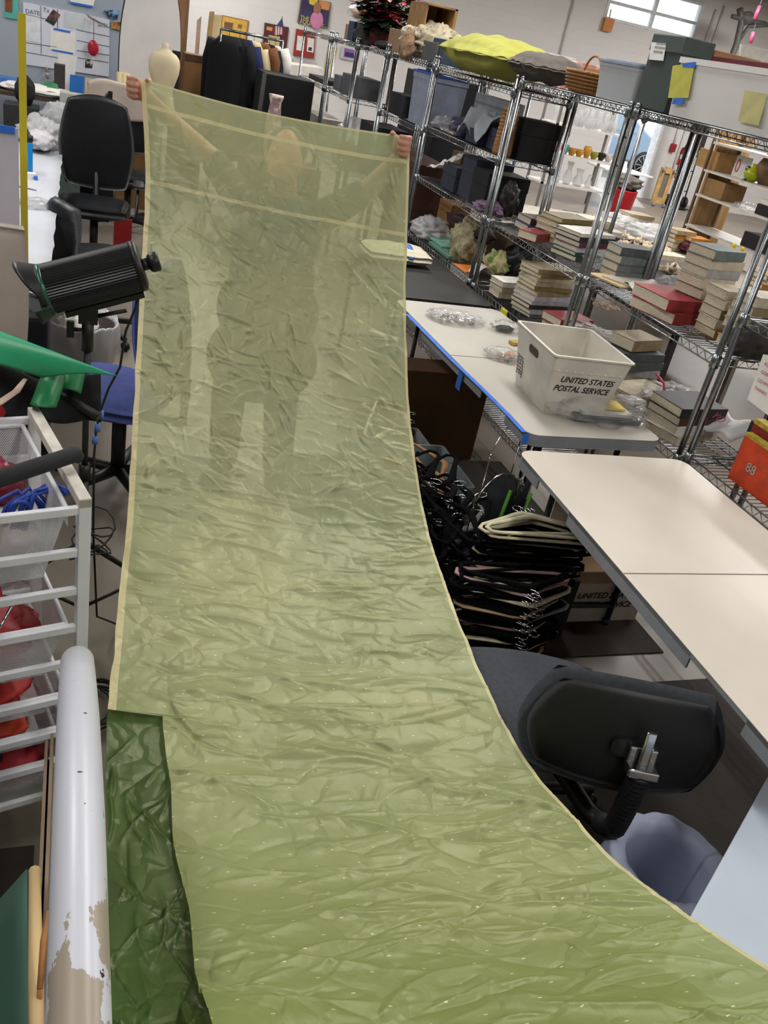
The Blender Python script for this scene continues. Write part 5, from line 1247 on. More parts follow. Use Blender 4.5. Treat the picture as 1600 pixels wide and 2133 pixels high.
vs_ = [('amber glass bowl', '#b5812c'), ('amber lobed dish', '#c08a2f'), ('olive glass bowl', '#8d8a2c'), ('teal glass bird', '#3f8a7c'), ('small black jar', '#17171a'), ('reddish glass cup', '#8e3b2c'), ('honey glass vase', '#c9963a'), ('white candle', '#d9d5cc'), ('pink glass cup', '#c77f8c')]
order = [5, 8, 3, 0, 1, 6, 2, 4, 7]
for i, k in enumerate(order):
    nme, c = vs_[k]; x = gx0+.06+(gx1-gx0-.12)*i/8; m_ = MB(); h = random.uniform(.07, .12)
    m_.lathe([(.025, 0), (.045, h*.5), (.05, h*.8), (.04, h), (.037, h), (.045, h*.8), (.03, .01), (0, .01)], (x, 9.14, ZS[1]), 16); one('glass_piece', m_, mat(c, .25, 0, .2, 20), f"{nme} on the middle glassware shelf", 'glassware')
for i, (h, w_) in enumerate(((.22, .055), (.12, .05), (.24, .05), (.18, .06), (.14, .04))):
    x = gx0+.1+i*.14; m_ = MB(); m_.lathe([(w_*.8, 0), (w_, h*.35), (w_*.5, h*.7), (w_*.8, h), (w_*.72, h), (w_*.45, h*.7), (w_*.9, h*.35), (w_*.7, .01), (0, .01)], (x, 9.15, ZS[2]), 18)
    one('glass_vase', m_, GG, f"clear glass vase on the low glassware shelf, {('first', 'second', 'third', 'fourth', 'fifth')[i]} from left", 'vase')
cbox('dark_book_row', gx0+.1, gx0+.5, 9.05, 9.3, .352, .50, mat('#5a4a3c', .7), 'dark brown box on the lowest glassware shelf', 'box')
cbox('teal_fabric', gx1-.35, gx1-.15, 9.02, 9.3, .352, .62, mat('#2f6f66', .8), 'teal folded fabric on the lowest glassware shelf', 'fabric')
# vase shelves on the right
vx = 5.8
def vy(px, py): p = px_(px, py, vx); return p.y, p.z
y_near, y_far = 6.30, vy(1484, 294)[0]
zs = [vy(1484, 294)[1], vy(1462, 350)[1], vy(1450, 402)[1], vy(1440, 470)[1]]
display(vx, vx+.36, y_near-.0, y_far, zs, 'display shelves with vases at the right, above the red volumes', mat('#c9c4bc', .4), mat('#5f4a34', .6), top=zs[0]+.35)
cbox('wood_plank', vx+.1, vx+.5, y_far+.02, y_far+.06, 0, 1.85, mat('#9a7a50', .6, 0, .2, 5, stretch=(6, 6, .6)), 'tall tan wooden board at the left end of the vase shelves', 'board')
def on(px, z, x=vx+.14): return Vector((x, yx(px, x, z), z))
p = on(1563, zs[1]); m_ = MB(); m_.lathe([(a*1.25, b*1.25) for a, b in ((.025, 0), (.055, .02), (.068, .05), (.05, .085), (.022, .10), (.028, .125), (.022, .125), (.016, .10), (.04, .08), (.055, .05), (0, .02))], tuple(p), 22)
one('green_vase', m_, mat('#9aa516', .12, 0, .1), 'glossy chartreuse round vase with short neck', 'vase')
p = on(1592, zs[1], vx+.22); m_ = MB(); m_.lathe([(a*1.2, b*1.2) for a, b in ((.05, 0), (.09, .07), (.10, .14), (.06, .22), (.035, .27), (.045, .30), (.035, .3), (.03, .27), (.08, .14), (0, .02))], tuple(p), 22); one('brown_vase', m_, mat('#7d5f48', .4, 0, .4, 6), 'large brown marbled vase behind the chartreuse one', 'vase')
p = on(1532, zs[1]); cbox('sign_card', p.x+.02, p.x+.024, p.y-.13, p.y+.10, zs[1], zs[1]+.19, mat('#c9c6c0', .6), 'white card with a red oval ring on the vase shelf', 'sign')
m_ = MB(); sc0 = bpy.data.objects['sign_card']; m_.tube([(p.x+.018, p.y+.045+.024*math.cos(a), zs[1]+.10+.055*math.sin(a)) for a in [2*PI*k/24 for k in range(24)]], .005, 6, closed=True); ob('red_ring', m_, mat('#b23038', .5), sc0)
p = on(1550, zs[1], vx+.1); m_ = MB(); m_.lathe([(.025, 0), (.02, .01), (.006, .03), (.006, .07), (.024, .09), (.028, .105), (.018, .125), (0, .13)], (p.x, p.y, zs[1]), 16); one('silver_goblet', m_, CHROME2, 'silver knob-topped ornament in front of the ring card', 'ornament')
p = on(1500, zs[0]-.0); cbox('carton', vx+.06, vx+.32, p.y-.16, p.y+.16, zs[1]+.001, zs[1]+.17, mat('#a17c4c', .8), 'tan carton on the vase shelf beside the wooden board', 'box')
cbox('carton', vx+.06, vx+.32, y_far-.34, y_far-.04, zs[2]+.001, zs[2]+.16, mat('#8a6a40', .8), 'brown carton on the second vase shelf from below', 'box')
p = on(1540, zs[2]); cbox('white_box', vx+.06, vx+.3, y_near+.12, y_near+.50, zs[2]+.09, zs[2]+.13, mat('#d8d4ce', .6), 'white flat box on black trays, vase shelves', 'box'); cbox('black_tray', vx+.05, vx+.31, y_near+.1, y_near+.52, zs[2]+.001, zs[2]+.089, BLK, 'black trays under the white flat box', 'tray')
cbox('black_box', vx+.05, vx+.32, y_near+.15, y_near+.55, zs[3]+.001, zs[3]+.13, BLK, 'black box on the lowest vase shelf', 'box')
blob('blue_jar', (vx+.12, y_near+.06, zs[3]+.05), (.05, .06, .05), mat('#3e5268', .3), 'blue-grey glass jar at the near end of the lowest vase shelf', 'jar', .1, 2, 3, 20, 12)
blob('olive_jar', (vx+.12, y_near+.0, zs[2]+.045), (.05, .035, .045), mat('#a33a22', .4), 'small red ornament on the second vase shelf', 'ornament', .3, 4, 3, 20, 12)
bag(0, 0, zs[2], (.10, .12, .03), 'clear film bag beside the brown carton on vase shelves', 71, None, x=vx+.12, y=y_near+.68)
# ------------------------------------------------------------------ painted pipe rail, bottom left
RAILM = mat('#c9cdd8', .3, 0, .06, 5, .12, 60)
def worn_paint():
    m = bpy.data.materials.new('worn_white_paint'); m.use_nodes = True; nt = m.node_tree; N = nt.nodes; L = nt.links; b = N['Principled BSDF']
    tc = N.new('ShaderNodeTexCoord'); mp = N.new('ShaderNodeMapping'); mp.inputs['Scale'].default_value = (1, .45, 1); L.new(tc.outputs['Object'], mp.inputs[0])
    n = N.new('ShaderNodeTexNoise'); n.inputs['Scale'].default_value = 16; n.inputs['Detail'].default_value = 8; n.inputs['Roughness'].default_value = .62; L.new(mp.outputs[0], n.inputs['Vector'])
    sp = N.new('ShaderNodeSeparateXYZ'); L.new(tc.outputs['Object'], sp.inputs[0])
    g = N.new('ShaderNodeMapRange'); g.inputs[1].default_value = -.30; g.inputs[2].default_value = .12; g.inputs[3].default_value = .42; g.inputs[4].default_value = .70; L.new(sp.outputs[1], g.inputs[0])
    gt = N.new('ShaderNodeMath'); gt.operation = 'GREATER_THAN'; L.new(n.outputs['Fac'], gt.inputs[0]); L.new(g.outputs[0], gt.inputs[1])
    n2 = N.new('ShaderNodeTexNoise'); n2.inputs['Scale'].default_value = 55; n2.inputs['Detail'].default_value = 2; L.new(tc.outputs['Object'], n2.inputs['Vector'])
    g2 = N.new('ShaderNodeMath'); g2.operation = 'GREATER_THAN'; g2.inputs[1].default_value = .735; L.new(n2.outputs['Fac'], g2.inputs[0])
    m1 = N.new('ShaderNodeMix'); m1.data_type = 'RGBA'; m1.inputs[6].default_value = lin('#c4c6cf'); m1.inputs[7].default_value = lin('#9a8f80'); L.new(gt.outputs[0], m1.inputs[0])
    m2 = N.new('ShaderNodeMix'); m2.data_type = 'RGBA'; L.new(m1.outputs[2], m2.inputs[6]); m2.inputs[7].default_value = lin('#3a2226'); L.new(g2.outputs[0], m2.inputs[0])
    L.new(m2.outputs[2], b.inputs['Base Color']); b.inputs['Roughness'].default_value = .33
    bp = N.new('ShaderNodeBump'); bp.inputs['Strength'].default_value = .4; bp.inputs['Distance'].default_value = .002; L.new(gt.outputs[0], bp.inputs['Height']); bp.invert = True; L.new(bp.outputs[0], b.inputs['Normal'])
    return m
rr_ = .031
RP = [pd(170, 1378, 1.66), pd(168, 1420, 1.50), pd(166, 1500, 1.30), pd(162, 1700, 1.06), pd(160, 2133, .83)]
d_ = (RP[4]-RP[3]).normalized(); xr = .013
for p_ in RP: p_.x = xr
pts = [RP[4]+d_*.5, RP[4]+d_*.2, RP[4], RP[3].lerp(RP[4], .5), RP[3], RP[2], RP[1], RP[0], RP[0]+Vector((0, .02, -.10)), RP[0]+Vector((0, .025, -.4))]
pts += [Vector((xr, pts[-1].y, 0))]
m_ = MB()
m_.tube(pts, rr_, 26); one('pipe_rail', m_, worn_paint(), 'scuffed white painted pipe handrail running to the bottom edge', 'handrail')
# cardboard, framed green board, stick at the bottom-left edge
def slab(name, a, b, th, h, m, label, cat, z0):   # vertical board from a to b at height z0..z0+h
    d = (b-a); L_ = Vector((d.x, d.y, 0)).length; m_ = MB(); T_ = frame((a.x, a.y, z0), (d.x, d.y, 0), (0, 0, 1)); m_.prism([(0, 0), (L_, 0), (L_, h), (0, h)], th, T_); return one(name, m_, m, label, cat, bevel=.001)
a = pz(98, 1578, .80); b = pz(88, 2300, .80)
m_ = MB(); w0, w1 = pz(91, 1600, .84).x, pz(104, 1600, .84).x; m_.bb(w0, w0+.005, .15, a.y, .0, .84); m_.bb(w1-.001, w1+.004, .15, a.y+.01, .0, .845); m_.bb(w0+.0052, w1-.0012, .15, a.y-.004, .0, .80); one('cardboard_sheet', m_, mat('#7e6c5c', .85, 0, .15, 10), 'thin folded brown cardboard edge pressed against the white pipe', 'cardboard')
a = pz(72, 1812, .88); b = pz(78, 2300, .88)
m_ = MB(); m_.tube([a+Vector((0, .0, -.004)), a*.5+b*.5, b], [.0075, .009, .009], 10); m_.tube([a, a+Vector((-.002, .012, -.30))], .0075, 8)
m_.tube([a+Vector((-.002, .012, -.30)), a+Vector((-.002, .012, -.86))], .0075, 8)
wf = one('framed_board', m_, mat('#c9ac7c', .6, 0, .12, 12, .1, 60, stretch=(1, .2, 1)), 'pale wooden stretcher edge of a green board at the bottom-left corner', 'board')
g_ = MB(); q0 = pz(60, 1812, .875); q1 = pz(68, 2300, .875)
g_.sheet(lambda u, v: (q0.x+(q1.x-q0.x)*u-.10*v, q0.y+(q1.y-q0.y)*u-.0*v, .875-.16*v*(1+.2*u)), 6, 6, .004); ob('green_canvas', g_, mat('#3c6152', .6, 0, .3, 3, stretch=(1, .3, 1)), wf)
a = pz(102, 1898, .93); b = pz(83, 2060, .90); m_ = MB(); m_.tube([a, a*.6+b*.4+Vector((-.002, 0, 0)), b], [.0035, .0042, .0035], 8); m_.tube([b, b+Vector((-.003, -.02, -.10))], .0035, 8)
one('thin_stick', m_, mat('#a36f42', .6, 0, .2, 30), 'thin brown peeled stick between the green board and cardboard', 'stick')
# ------------------------------------------------------------------ white drawer frame with mesh baskets
WM = mat('#dfe1e6', .4, 0, .06, 12)
CA = math.radians(15); ux = Vector((math.cos(CA), math.sin(CA), 0)); uy = Vector((-math.sin(CA), math.cos(CA), 0))
c0 = Vector((.022, 1.645, 0)); CW, CD = .52, .44
ct = thing('drawer_frame', 'white metal frame of sliding mesh basket drawers at the left edge', 'drawer unit', tuple(c0))
def cp(a, b, z): return c0+ux*a+uy*b+Vector((0, 0, z))
def bar(p, q, w, h=None, mb=None, up=(0, 0, 1)):
    mb = mb or MB(); p = Vector(p); q = Vector(q); d = (q-p); L_ = d.length; T_ = frame(p, d, Vector(up)); h = h or w
    mb.prism([(0, -h/2), (L_, -h/2), (L_, h/2), (0, h/2)], w, T_ @ Matrix.Translation((0, 0, -w/2))); return mb
RAILZ = [1.0, .895, .795, .692, .592, .487, .383, .283, .18]
for a in (0, -CW):
    for b in (0, CD): ob('upright', bar(cp(a, b, 0), cp(a, b, 1.01), .026, .026, up=uy), WM, ct, bevel=.002)
for a in (0, -CW): ob('side_bar', bar(cp(a, -.013, 1.0), cp(a, CD+.013, 1.0), .026, .024), mat('#cfc9bd', .5, 0, .2, 18), ct, bevel=.002)
for z in RAILZ:
    ob('cross_rail', bar(cp(-.013, -.004, z-.018), cp(-CW+.013, -.004, z-.018), .014, .019), WM, ct, bevel=.002)
    ob('cross_rail', bar(cp(-.013, CD, z-.018), cp(-CW+.013, CD, z-.018), .014, .019), WM, ct, bevel=.002)
def meshmat():
    m = bpy.data.materials.new('wire_mesh'); m.use_nodes = True; nt = m.node_tree; N = nt.nodes; L = nt.links; b = N['Principled BSDF']
    uv = N.new('ShaderNodeTexCoord'); mp = N.new('ShaderNodeMapping'); mp.inputs['Rotation'].default_value = (0, math.radians(0), -CA); L.new(uv.outputs['Object'], mp.inputs[0])
    sp = N.new('ShaderNodeSeparateXYZ'); L.new(mp.outputs[0], sp.inputs[0])
    def mm(op, a, b_=None):
        k = N.new('ShaderNodeMath'); k.operation = op
        for i, v in enumerate((a, b_)):
            if v is None: continue
            if isinstance(v, (int, float)): k.inputs[i].default_value = v
            else: L.new(v, k.inputs[i])
        return k.outputs[0]
    S_ = 0.0052
    def line(v): return mm('LESS_THAN', mm('FRACT', mm('DIVIDE', v, S_)), .42)
    sxy = mm('ADD', sp.outputs[0], sp.outputs[1])
    f = mm('MAXIMUM', line(mm('ADD', sxy, sp.outputs[2])), line(mm('SUBTRACT', sxy, sp.outputs[2])))
    L.new(f, b.inputs['Alpha']); b.inputs['Base Color'].default_value = lin('#d5d6da'); b.inputs['Roughness'].default_value = .5
    return m
MESH = meshmat()
def basket(zt, h, label=None):
    a0, a1, b0, b1 = -.03, -CW+.03, .012, CD-.012; k = .04
    rim = MB()
    for p, q in ((cp(a0, b0, zt), cp(a1, b0, zt)), (cp(a1, b0, zt), cp(a1, b1, zt)), (cp(a1, b1, zt), cp(a0, b1, zt)), (cp(a0, b1, zt), cp(a0, b0, zt))): rim.tube([p, q], .006, 6)
    o = ob('basket', rim, WM, ct)
    P = [(a0, b0), (a0, b1), (a1, b1), (a1, b0)]; Q = [(a0-k, b0+k), (a0-k, b1-k), (a1+k, b1-k), (a1+k, b0+k)]
    vs = [cp(*p, zt) for p in P]+[cp(*q, zt-h) for q in Q]
    w = MB(); w.add(vs, [(0, 1, 5, 4), (1, 2, 6, 5), (2, 3, 7, 6), (3, 0, 4, 7), (4, 5, 6, 7)]); ob('mesh_wall', w, MESH, o)
    lp = MB(); lp.prism([(0, 0), (.10, 0), (.10, .035), (.09, .045), (.01, .045), (0, .035)], .002, frame(cp(a0+.002, b0+.01, zt-.045), uy, (0, 0, 1))); ob('side_plate', lp, WM, o)
    return o
for z_, h_ in ((.975, .19), (.675, .17), (.47, .085), (.365, .08), (.262, .16)): basket(z_, h_)
# basket contents
def inb(a, b, z): return cp(a, b, z)
blob('wrapped_bundle', tuple(inb(-.16, .30, .90)), (.10, .07, .06), mat('#7d1f36', .25, 0, .2, 8, .4, 30), 'crimson film-wrapped bundle in the top mesh basket', 'bundle', .2, 2.5, 4)
blob('tan_pouch', tuple(inb(-.20, .09, .90)), (.055, .05, .045), mat('#8f5c39', .5, 0, .2), 'round tan leather-like item, front of the top basket', 'item', .12, 2, 5)
m_ = MB(); random.seed(4)
for k in range(9):
    o_ = inb(-.10+.008*k*random.choice((-1, 1)), .14, .90); m_.tube([o_+Vector((-.05, -.02, -.04)), o_+Vector((-.02+random.uniform(-.01, .01), .0, .02+.004*k)), o_+Vector((.02, .03+random.uniform(-.02, .02), .045)), o_+Vector((.045, .02, .0+.005*k))], .005, 6)
m_.tube([inb(-.10+.022*math.cos(a), .13, .915+.022*math.sin(a)) for a in [2*PI*k/14 for k in range(14)]], .005, 6, closed=True)
o = one('cord_bundle', m_, mat('#1e3f9c', .5), 'bundle of royal blue cord in the top basket', 'cord')
blob('yellow_pouch', tuple(inb(-.26, .13, .93)), (.05, .04, .03), mat('#8d8a2c', .5, 0, .2), 'olive yellow crumpled piece at the left in the top basket', 'item', .3, 3, 8)
blob('pale_bags', tuple(inb(-.24, .20, .84)), (.17, .14, .045), mat('#b9a6a8', .5, 0, .2, 8, col2='#dfe0e4'), 'pale pink and white plastic bags low in the top basket', 'bag', .2, 3, 9)
blob('red_fabric', tuple(inb(-.24, .22, .565)), (.17, .14, .06), mat('#9a1d23', .5, 0, .3, 8), 'red plastic-wrapped fabric in the second mesh basket', 'fabric', .3, 3, 14)
m_ = MB(); m_.tube([inb(-.20, .04, .60), inb(-.12, .10, .70)], .004, 6); one('silver_rod', m_, CH, 'short silver rod standing in the second basket', 'rod')
blob('crimson_fabric', tuple(inb(-.25, .20, .42)), (.16, .13, .035), mat('#a5251f', .6, 0, .5, 10), 'red and black folded fabric in the third mesh basket', 'fabric', .3, 3, 24)
blob('orange_fabric', tuple(inb(-.25, .20, .325)), (.17, .13, .03), mat('#b23a22', .6, 0, .4, 10), 'orange red fabric in the fourth mesh basket', 'fabric', .3, 3, 34)
blob('scarlet_fabric', tuple(inb(-.22, .20, .19)), (.17, .14, .07), mat('#a31f2e', .6, 0, .5, 8, col2='#1c1a1a'), 'scarlet and black bundle in the lowest mesh basket', 'fabric', .3, 3, 44)
blob('red_cloth', (-.33, 2.10, .96), (.16, .10, .07), mat('#a3161c', .7), 'bright red cloth under the black covers at the left edge', 'cloth', .2, 2, 44)
# black padded pole over the baskets
a = pz(150, 948, 1.045); b = pz(-40, 1010, 1.045); m_ = MB(); d = (b-a).normalized()
m_.tube([a-d*.02+Vector((0, 0, -.012)), a-d*.008, a, a+d*.35], [.012, .017, .018, .018], 14); one('foam_pole', m_, mat('#26272a', .85, 0, .15, 40), 'black foam-covered pole resting across the top basket', 'pole')
# ------------------------------------------------------------------ green curled sheet and black covers
GRN = mat('#2f9a6c', .38, 0, .05, 3)
def X_(px, py, z): return pz(px, py, z)
A0, A1 = X_(-60, 668, 1.16), X_(246, 783, 1.12); B0, B1 = X_(-60, 742, 1.10), X_(88, 786, 1.07)
def gsh(u, v):
    p = A0.lerp(A1, u); q = B0.lerp(B1, min(1, u*1.0))
    r = p.lerp(q, v); r.z += .020*math.sin(PI*v)*(1-u*.6)
    return r
m_ = MB(); m_.sheet(gsh, 24, 14, .0015); grn = one('green_sheet', m_, GRN, 'large curled emerald green plastic sheet at the left edge', 'sheet')
def lobe(px0, py0, px1, py1, r, z, lab):
    a = X_(px0, py0, z); b = X_(px1, py1, z-.03); d = (b-a)
    m_ = MB()
    def fn(u, v):
        ang_ = PI*1.15*(u-.5); n = Vector((d.y, -d.x, 0)).normalized()
        c = a+d*v*(.6+.4*math.cos((u-.5)*PI)); return c+n*(r*math.sin(ang_))+Vector((0, 0, r*.8*math.cos(ang_)-.02*v))
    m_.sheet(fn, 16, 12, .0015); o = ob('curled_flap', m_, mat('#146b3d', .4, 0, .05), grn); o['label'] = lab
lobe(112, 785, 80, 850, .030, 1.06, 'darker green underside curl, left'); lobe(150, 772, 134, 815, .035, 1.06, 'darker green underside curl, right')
m_ = MB(); q = X_(60, 830, 1.0)
def blk(u, v):
    p = X_(-60+270*u, 762+ (28*u)+ (118-28*u)*v, 1.035-.10*v); p.z += .018*math.sin(PI*u*2+1)*(1-v)+.012*noise.noise(Vector((u*5, v*4, 2))); return p
m_.sheet(blk, 30, 14, .004); one('black_cover', m_, BLACKC, 'black fabric cover beneath the green sheet', 'cover')
m_ = MB()
m_.tube([X_(-60, 865, 1.02), X_(0, 838, 1.03), X_(34, 815, 1.04), X_(52, 790, 1.045)], [.012, .011, .010, .006], 10, flat=.35); one('beige_strap', m_, mat('#b39a8c', .8), 'beige strap with pale blue edge on the black cover', 'strap')
m_ = MB(); m_.tube([X_(90, 800, 1.0), X_(205, 868, .96)], .013, 10); one('black_boom', m_, BLACKP, 'black boom arm reaching to the light stand from the covers', 'boom')
# ------------------------------------------------------------------ studio light on a stand
LB = mat('#121314', .45, 0, .1, 10); RIB = mat('#1a1b1d', .35, .1, .1, 10)
yl = 2.40
f0 = py_(100, 602, yl); f1 = py_(285, 555, yl); ax_ = (f1-f0).normalized(); LR = .066
lt = thing('studio_light', 'black ribbed cylindrical studio light on a stand, cord hanging', 'light', (py_(182, 640, yl).x, yl, 0))
up_ = Vector((0, 0, 1)); side = ax_.cross(up_).normalized(); upx = side.cross(ax_)
m_ = MB(); n = 56; vs = []; fs = []
for k in range(2):
    c = (f0, f1)[k]
    for i in range(n*2):
        a_ = 2*PI*i/(n*2); r_ = LR*(1 if (i//1) % 2 else .955); vs.append(c+side*math.cos(a_)*r_+upx*math.sin(a_)*r_)
for i in range(n*2): j = (i+1) % (n*2); fs.append((i, j, n*2+j, n*2+i))
fs.append(tuple(range(n*2, n*4)))
m_.add(vs, fs); ob('ribbed_barrel', m_, RIB, lt)
m_ = MB(); m_.tube([f0+ax_*.002, f0-ax_*.012], [LR*1.01, LR*1.03], 40); ob('inner_disc', m_, mat('#2f5b4c', .25, .3), lt)
m_ = MB(); m_.tube([f1-ax_*.004, f1+ax_*.010, f1+ax_*.016], [LR*1.02, LR*1.0, LR*.8], 36); m_.tube([f1+ax_*.012, f1+ax_*.032], .016, 16); m_.tube([f1+ax_*.032, f1+ax_*.040, f1+ax_*.058, f1+ax_*.062], [.02, .026, .026, .02], 20); ob('rear_knob', m_, LB, lt)
m_ = MB()
def hood(u, v):
    a_ = -PI*.08+PI*1.16*u; flare = 1+.28*v*abs(math.sin(a_))+.05*v
    return f0-ax_*(.004+.055*v*(.25+.75*max(0, math.sin(a_))))+side*math.cos(a_)*LR*flare+upx*math.sin(a_)*LR*flare
m_.sheet(hood, 24, 5, .002); ob('hood_flap', m_, LB, lt)
m_ = MB()
def hood2(u, v):
    a_ = -PI*.12-PI*.76*u; return f0-ax_*(.003+.04*v)+side*math.cos(a_)*LR*(1+.15*v)+upx*math.sin(a_)*LR*(1+.25*v)
m_.sheet(hood2, 20, 4, .002); ob('lower_flap', m_, mat('#16362b', .4), lt)
m_ = MB(); bar(f0-upx*(LR+.008)+ax_*.02, f1-upx*(LR+.008)-ax_*.005, .04, .014, m_, up=upx); ob('bottom_tray', m_, LB, lt)
base = py_(184, 640, yl); st_ = Vector((base.x, yl, 0))
m_ = MB(); zc = (f0+f1).z/2-LR-.02; m_.box((st_.x, yl, zc-.02), (.05, .03, .04)); m_.tube([(st_.x, yl, zc-.03), (st_.x, yl, zc-.12)], .016, 12); m_.tube([(st_.x, yl, zc-.06), (st_.x-.035, yl, zc-.062)], .006, 8); m_.box((st_.x-.045, yl, zc-.062), (.02, .012, .045)); m_.tube([(st_.x+.02, yl, zc-.02), (st_.x+.10, yl, zc+.005)], .006, 6); ob('swivel_clamp', m_, LB, lt)
m_ = MB(); m_.tube([(st_.x, yl, zc-.10), (st_.x, yl, .55)], .0095, 10); ob('upper_pole', m_, LB, lt)
m_ = MB(); m_.tube([(st_.x, yl, .66), (st_.x, yl, .02)], .0135, 10); m_.tube([(st_.x, yl, .64), (st_.x, yl, .69)], .018, 10); ob('lower_pole', m_, LB, lt)
for k in range(3):
    a_ = k*2*PI/3+.5; m_ = MB(); e = Vector((st_.x+.42*math.cos(a_), yl+.42*math.sin(a_), .012)); m_.tube([(st_.x, yl, .42), e], .009, 8); m_.tube([(st_.x, yl, .16), Vector((st_.x, yl, .42)).lerp(e, .55)], .006, 6); m_.tube([e, e+Vector((0, 0, -.004))], .012, 8); ob('tripod_leg', m_, LB, lt)
m_ = MB(); c = f1-upx*LR*.9-ax_*.01
cord = [c, py_(283, 640, yl), py_(262, 690, yl), py_(250, 765, yl), py_(226, 810, yl), py_(208, 860, yl), py_(200, 900, yl), py_(196, 950, yl+.0), Vector((st_.x+.03, yl, .45)), Vector((st_.x+.05, yl+.03, .10)), Vector((st_.x+.12, yl+.1, .01))]
m_.tube(cord, .0035, 8); ob('power_cord', m_, mat('#1b1b1d', .5), lt)
for (px, py) in ((210, 864), (203, 890), (198, 916)):
    q = py_(px, py, yl); m_ = MB(); m_.tube([q+Vector((0, 0, .012)), q-Vector((0, 0, .012))], .009, 10); ob('blue_tape_band', m_, mat('#4a6fae', .6), lt)
m_ = MB(); random.seed(2)
m_.tube([(st_.x+.02+.06*math.cos(t*.55)+.004*t*.1, yl-.02+.05*math.sin(t*.55), .36+.004*t+.02*math.sin(t*.9)) for t in range(40)], .003, 6); ob('coiled_cord', m_, mat('#1b1b1d', .5), lt)
# ------------------------------------------------------------------ blue office chair behind the silk edge
BLU = mat('#3d4a86', .9, 0, .12, 30, .2, 300)
bc = thing('office_chair', 'blue upholstered office chair with black shell, half behind the silk', 'chair', (.20, 3.47, 0), math.radians(62))
m_ = MB(); m_.pillow((0, .06, .46), (.48, .46, .10), 20, 3.2, .02, edge=.5, rim=.35); ob('seat', m_, BLU, bc, local=True)
TBk = Matrix.Translation((0, -.21, .80)) @ Matrix.Rotation(math.radians(-8), 4, 'X')
vs, fs = backgrid(.0, .235, .265, (.012, .03), .05); m_ = MB().add(vs, fs, True, TBk); ob('back_shell', m_, BLACKP, bc, local=True)
vs, fs = backgrid(.025, .235, .265, (.006, .06), .05); m_ = MB().add(vs, fs, True, TBk); ob('back_cushion', m_, BLU, bc, local=True)
m_ = MB(); m_.tube([(0, -.26, .60), (0, -.26, .40), (0, .0, .38)], .022, 8); m_.box((0, .02, .40), (.2, .24, .03)); m_.tube([(0, .02, .39), (0, .02, .09)], .03, 12); ob('column', m_, BLACKP, bc, local=True)
for k in range(5):
    a = k*2*PI/5+.2; m_ = MB(); m_.tube([(0, .02, .105), (.16*math.cos(a), .02+.16*math.sin(a), .095), (.30*math.cos(a), .02+.30*math.sin(a), .075)], [.026, .022, .015], 8); lg = ob('base_arm', m_, BLACKP, bc, local=True)
    m_ = MB(); cx, cy = .30*math.cos(a), .02+.30*math.sin(a); m_.tube([(cx-.012*math.sin(a), cy+.012*math.cos(a), .028), (cx+.012*math.sin(a), cy-.012*math.cos(a), .028)], .028, 14); m_.tube([(cx, cy, .03), (cx, cy, .075)], .006, 6)
    w_ = ob('caster', m_, BLACKP, lg, local=True); w_.location -= lg.location
# beige upholstered back, far left
bb_ = thing('beige_chair', 'smooth beige upholstered chair back cut off by the left edge', 'chair', (-.45, 3.45, 0), math.radians(6))
m_ = MB(); m_.pillow((0, 0, .86), (.62, .12, .46), 20, 5, .01, edge=.12, rim=.5, T=Matrix.Identity(4)); 
m2 = MB(); T_ = Matrix.Translation((0, 0, .86)) @ Matrix.Rotation(PI/2, 4, 'X'); m2.pillow((0, 0, 0), (.56, .50, .11), 22, 5, .01, T=T_, edge=.18, rim=.6); ob('backrest', m2, mat('#b5a99e', .8, 0, .05, 5, .1, 200), bb_, local=True)
m_ = MB(); m_.pillow((0, .24, .47), (.54, .50, .12), 18, 5, .01, edge=.18, rim=.5); ob('seat', m_, mat('#b5a99e', .8, 0, .05, 5, .1, 200), bb_, local=True)
for sx_ in (-1, 1):
    for yy in (.05, .42): m_ = MB(); m_.tube([(sx_*.22, yy, .44), (sx_*.23, yy, .0)], [.02, .014], 8); ob('leg', m_, BLACKP, bb_, local=True)
m_ = MB(); m_.tube([(0, .02, .50), (0, .0, .64)], .02, 8); ob('back_post', m_, BLACKP, bb_, local=True)
# yellow strip standing upright and the milky sheet beside it
ytop = py_(47, 28, 3.75); ybot = py_(50, 706, 3.75)
one('yellow_pole', MB().bb(ytop.x-.016, ytop.x+.010, 3.75, 3.762, 0, ytop.z), mat('#cdbb2a', .5, 0, .06, 4), 'tall narrow bright yellow upright strip at the left', 'pole')
s0 = py_(-60, 262, 3.60); s1 = py_(38, 268, 3.60); s2 = py_(40, 470, 3.60)
sh = one('milky_panel', MB().bb(s0.x, s1.x, 3.60, 3.612, .5, s1.z), milky('#c6c2cc', .8), 'milky plastic drawer panel with blue strip at the left edge', 'panel')
ob('blue_strip', MB().bb(s0.x, s1.x-.012, 3.594, 3.6, s1.z-.02, s1.z+.004), BT, sh)
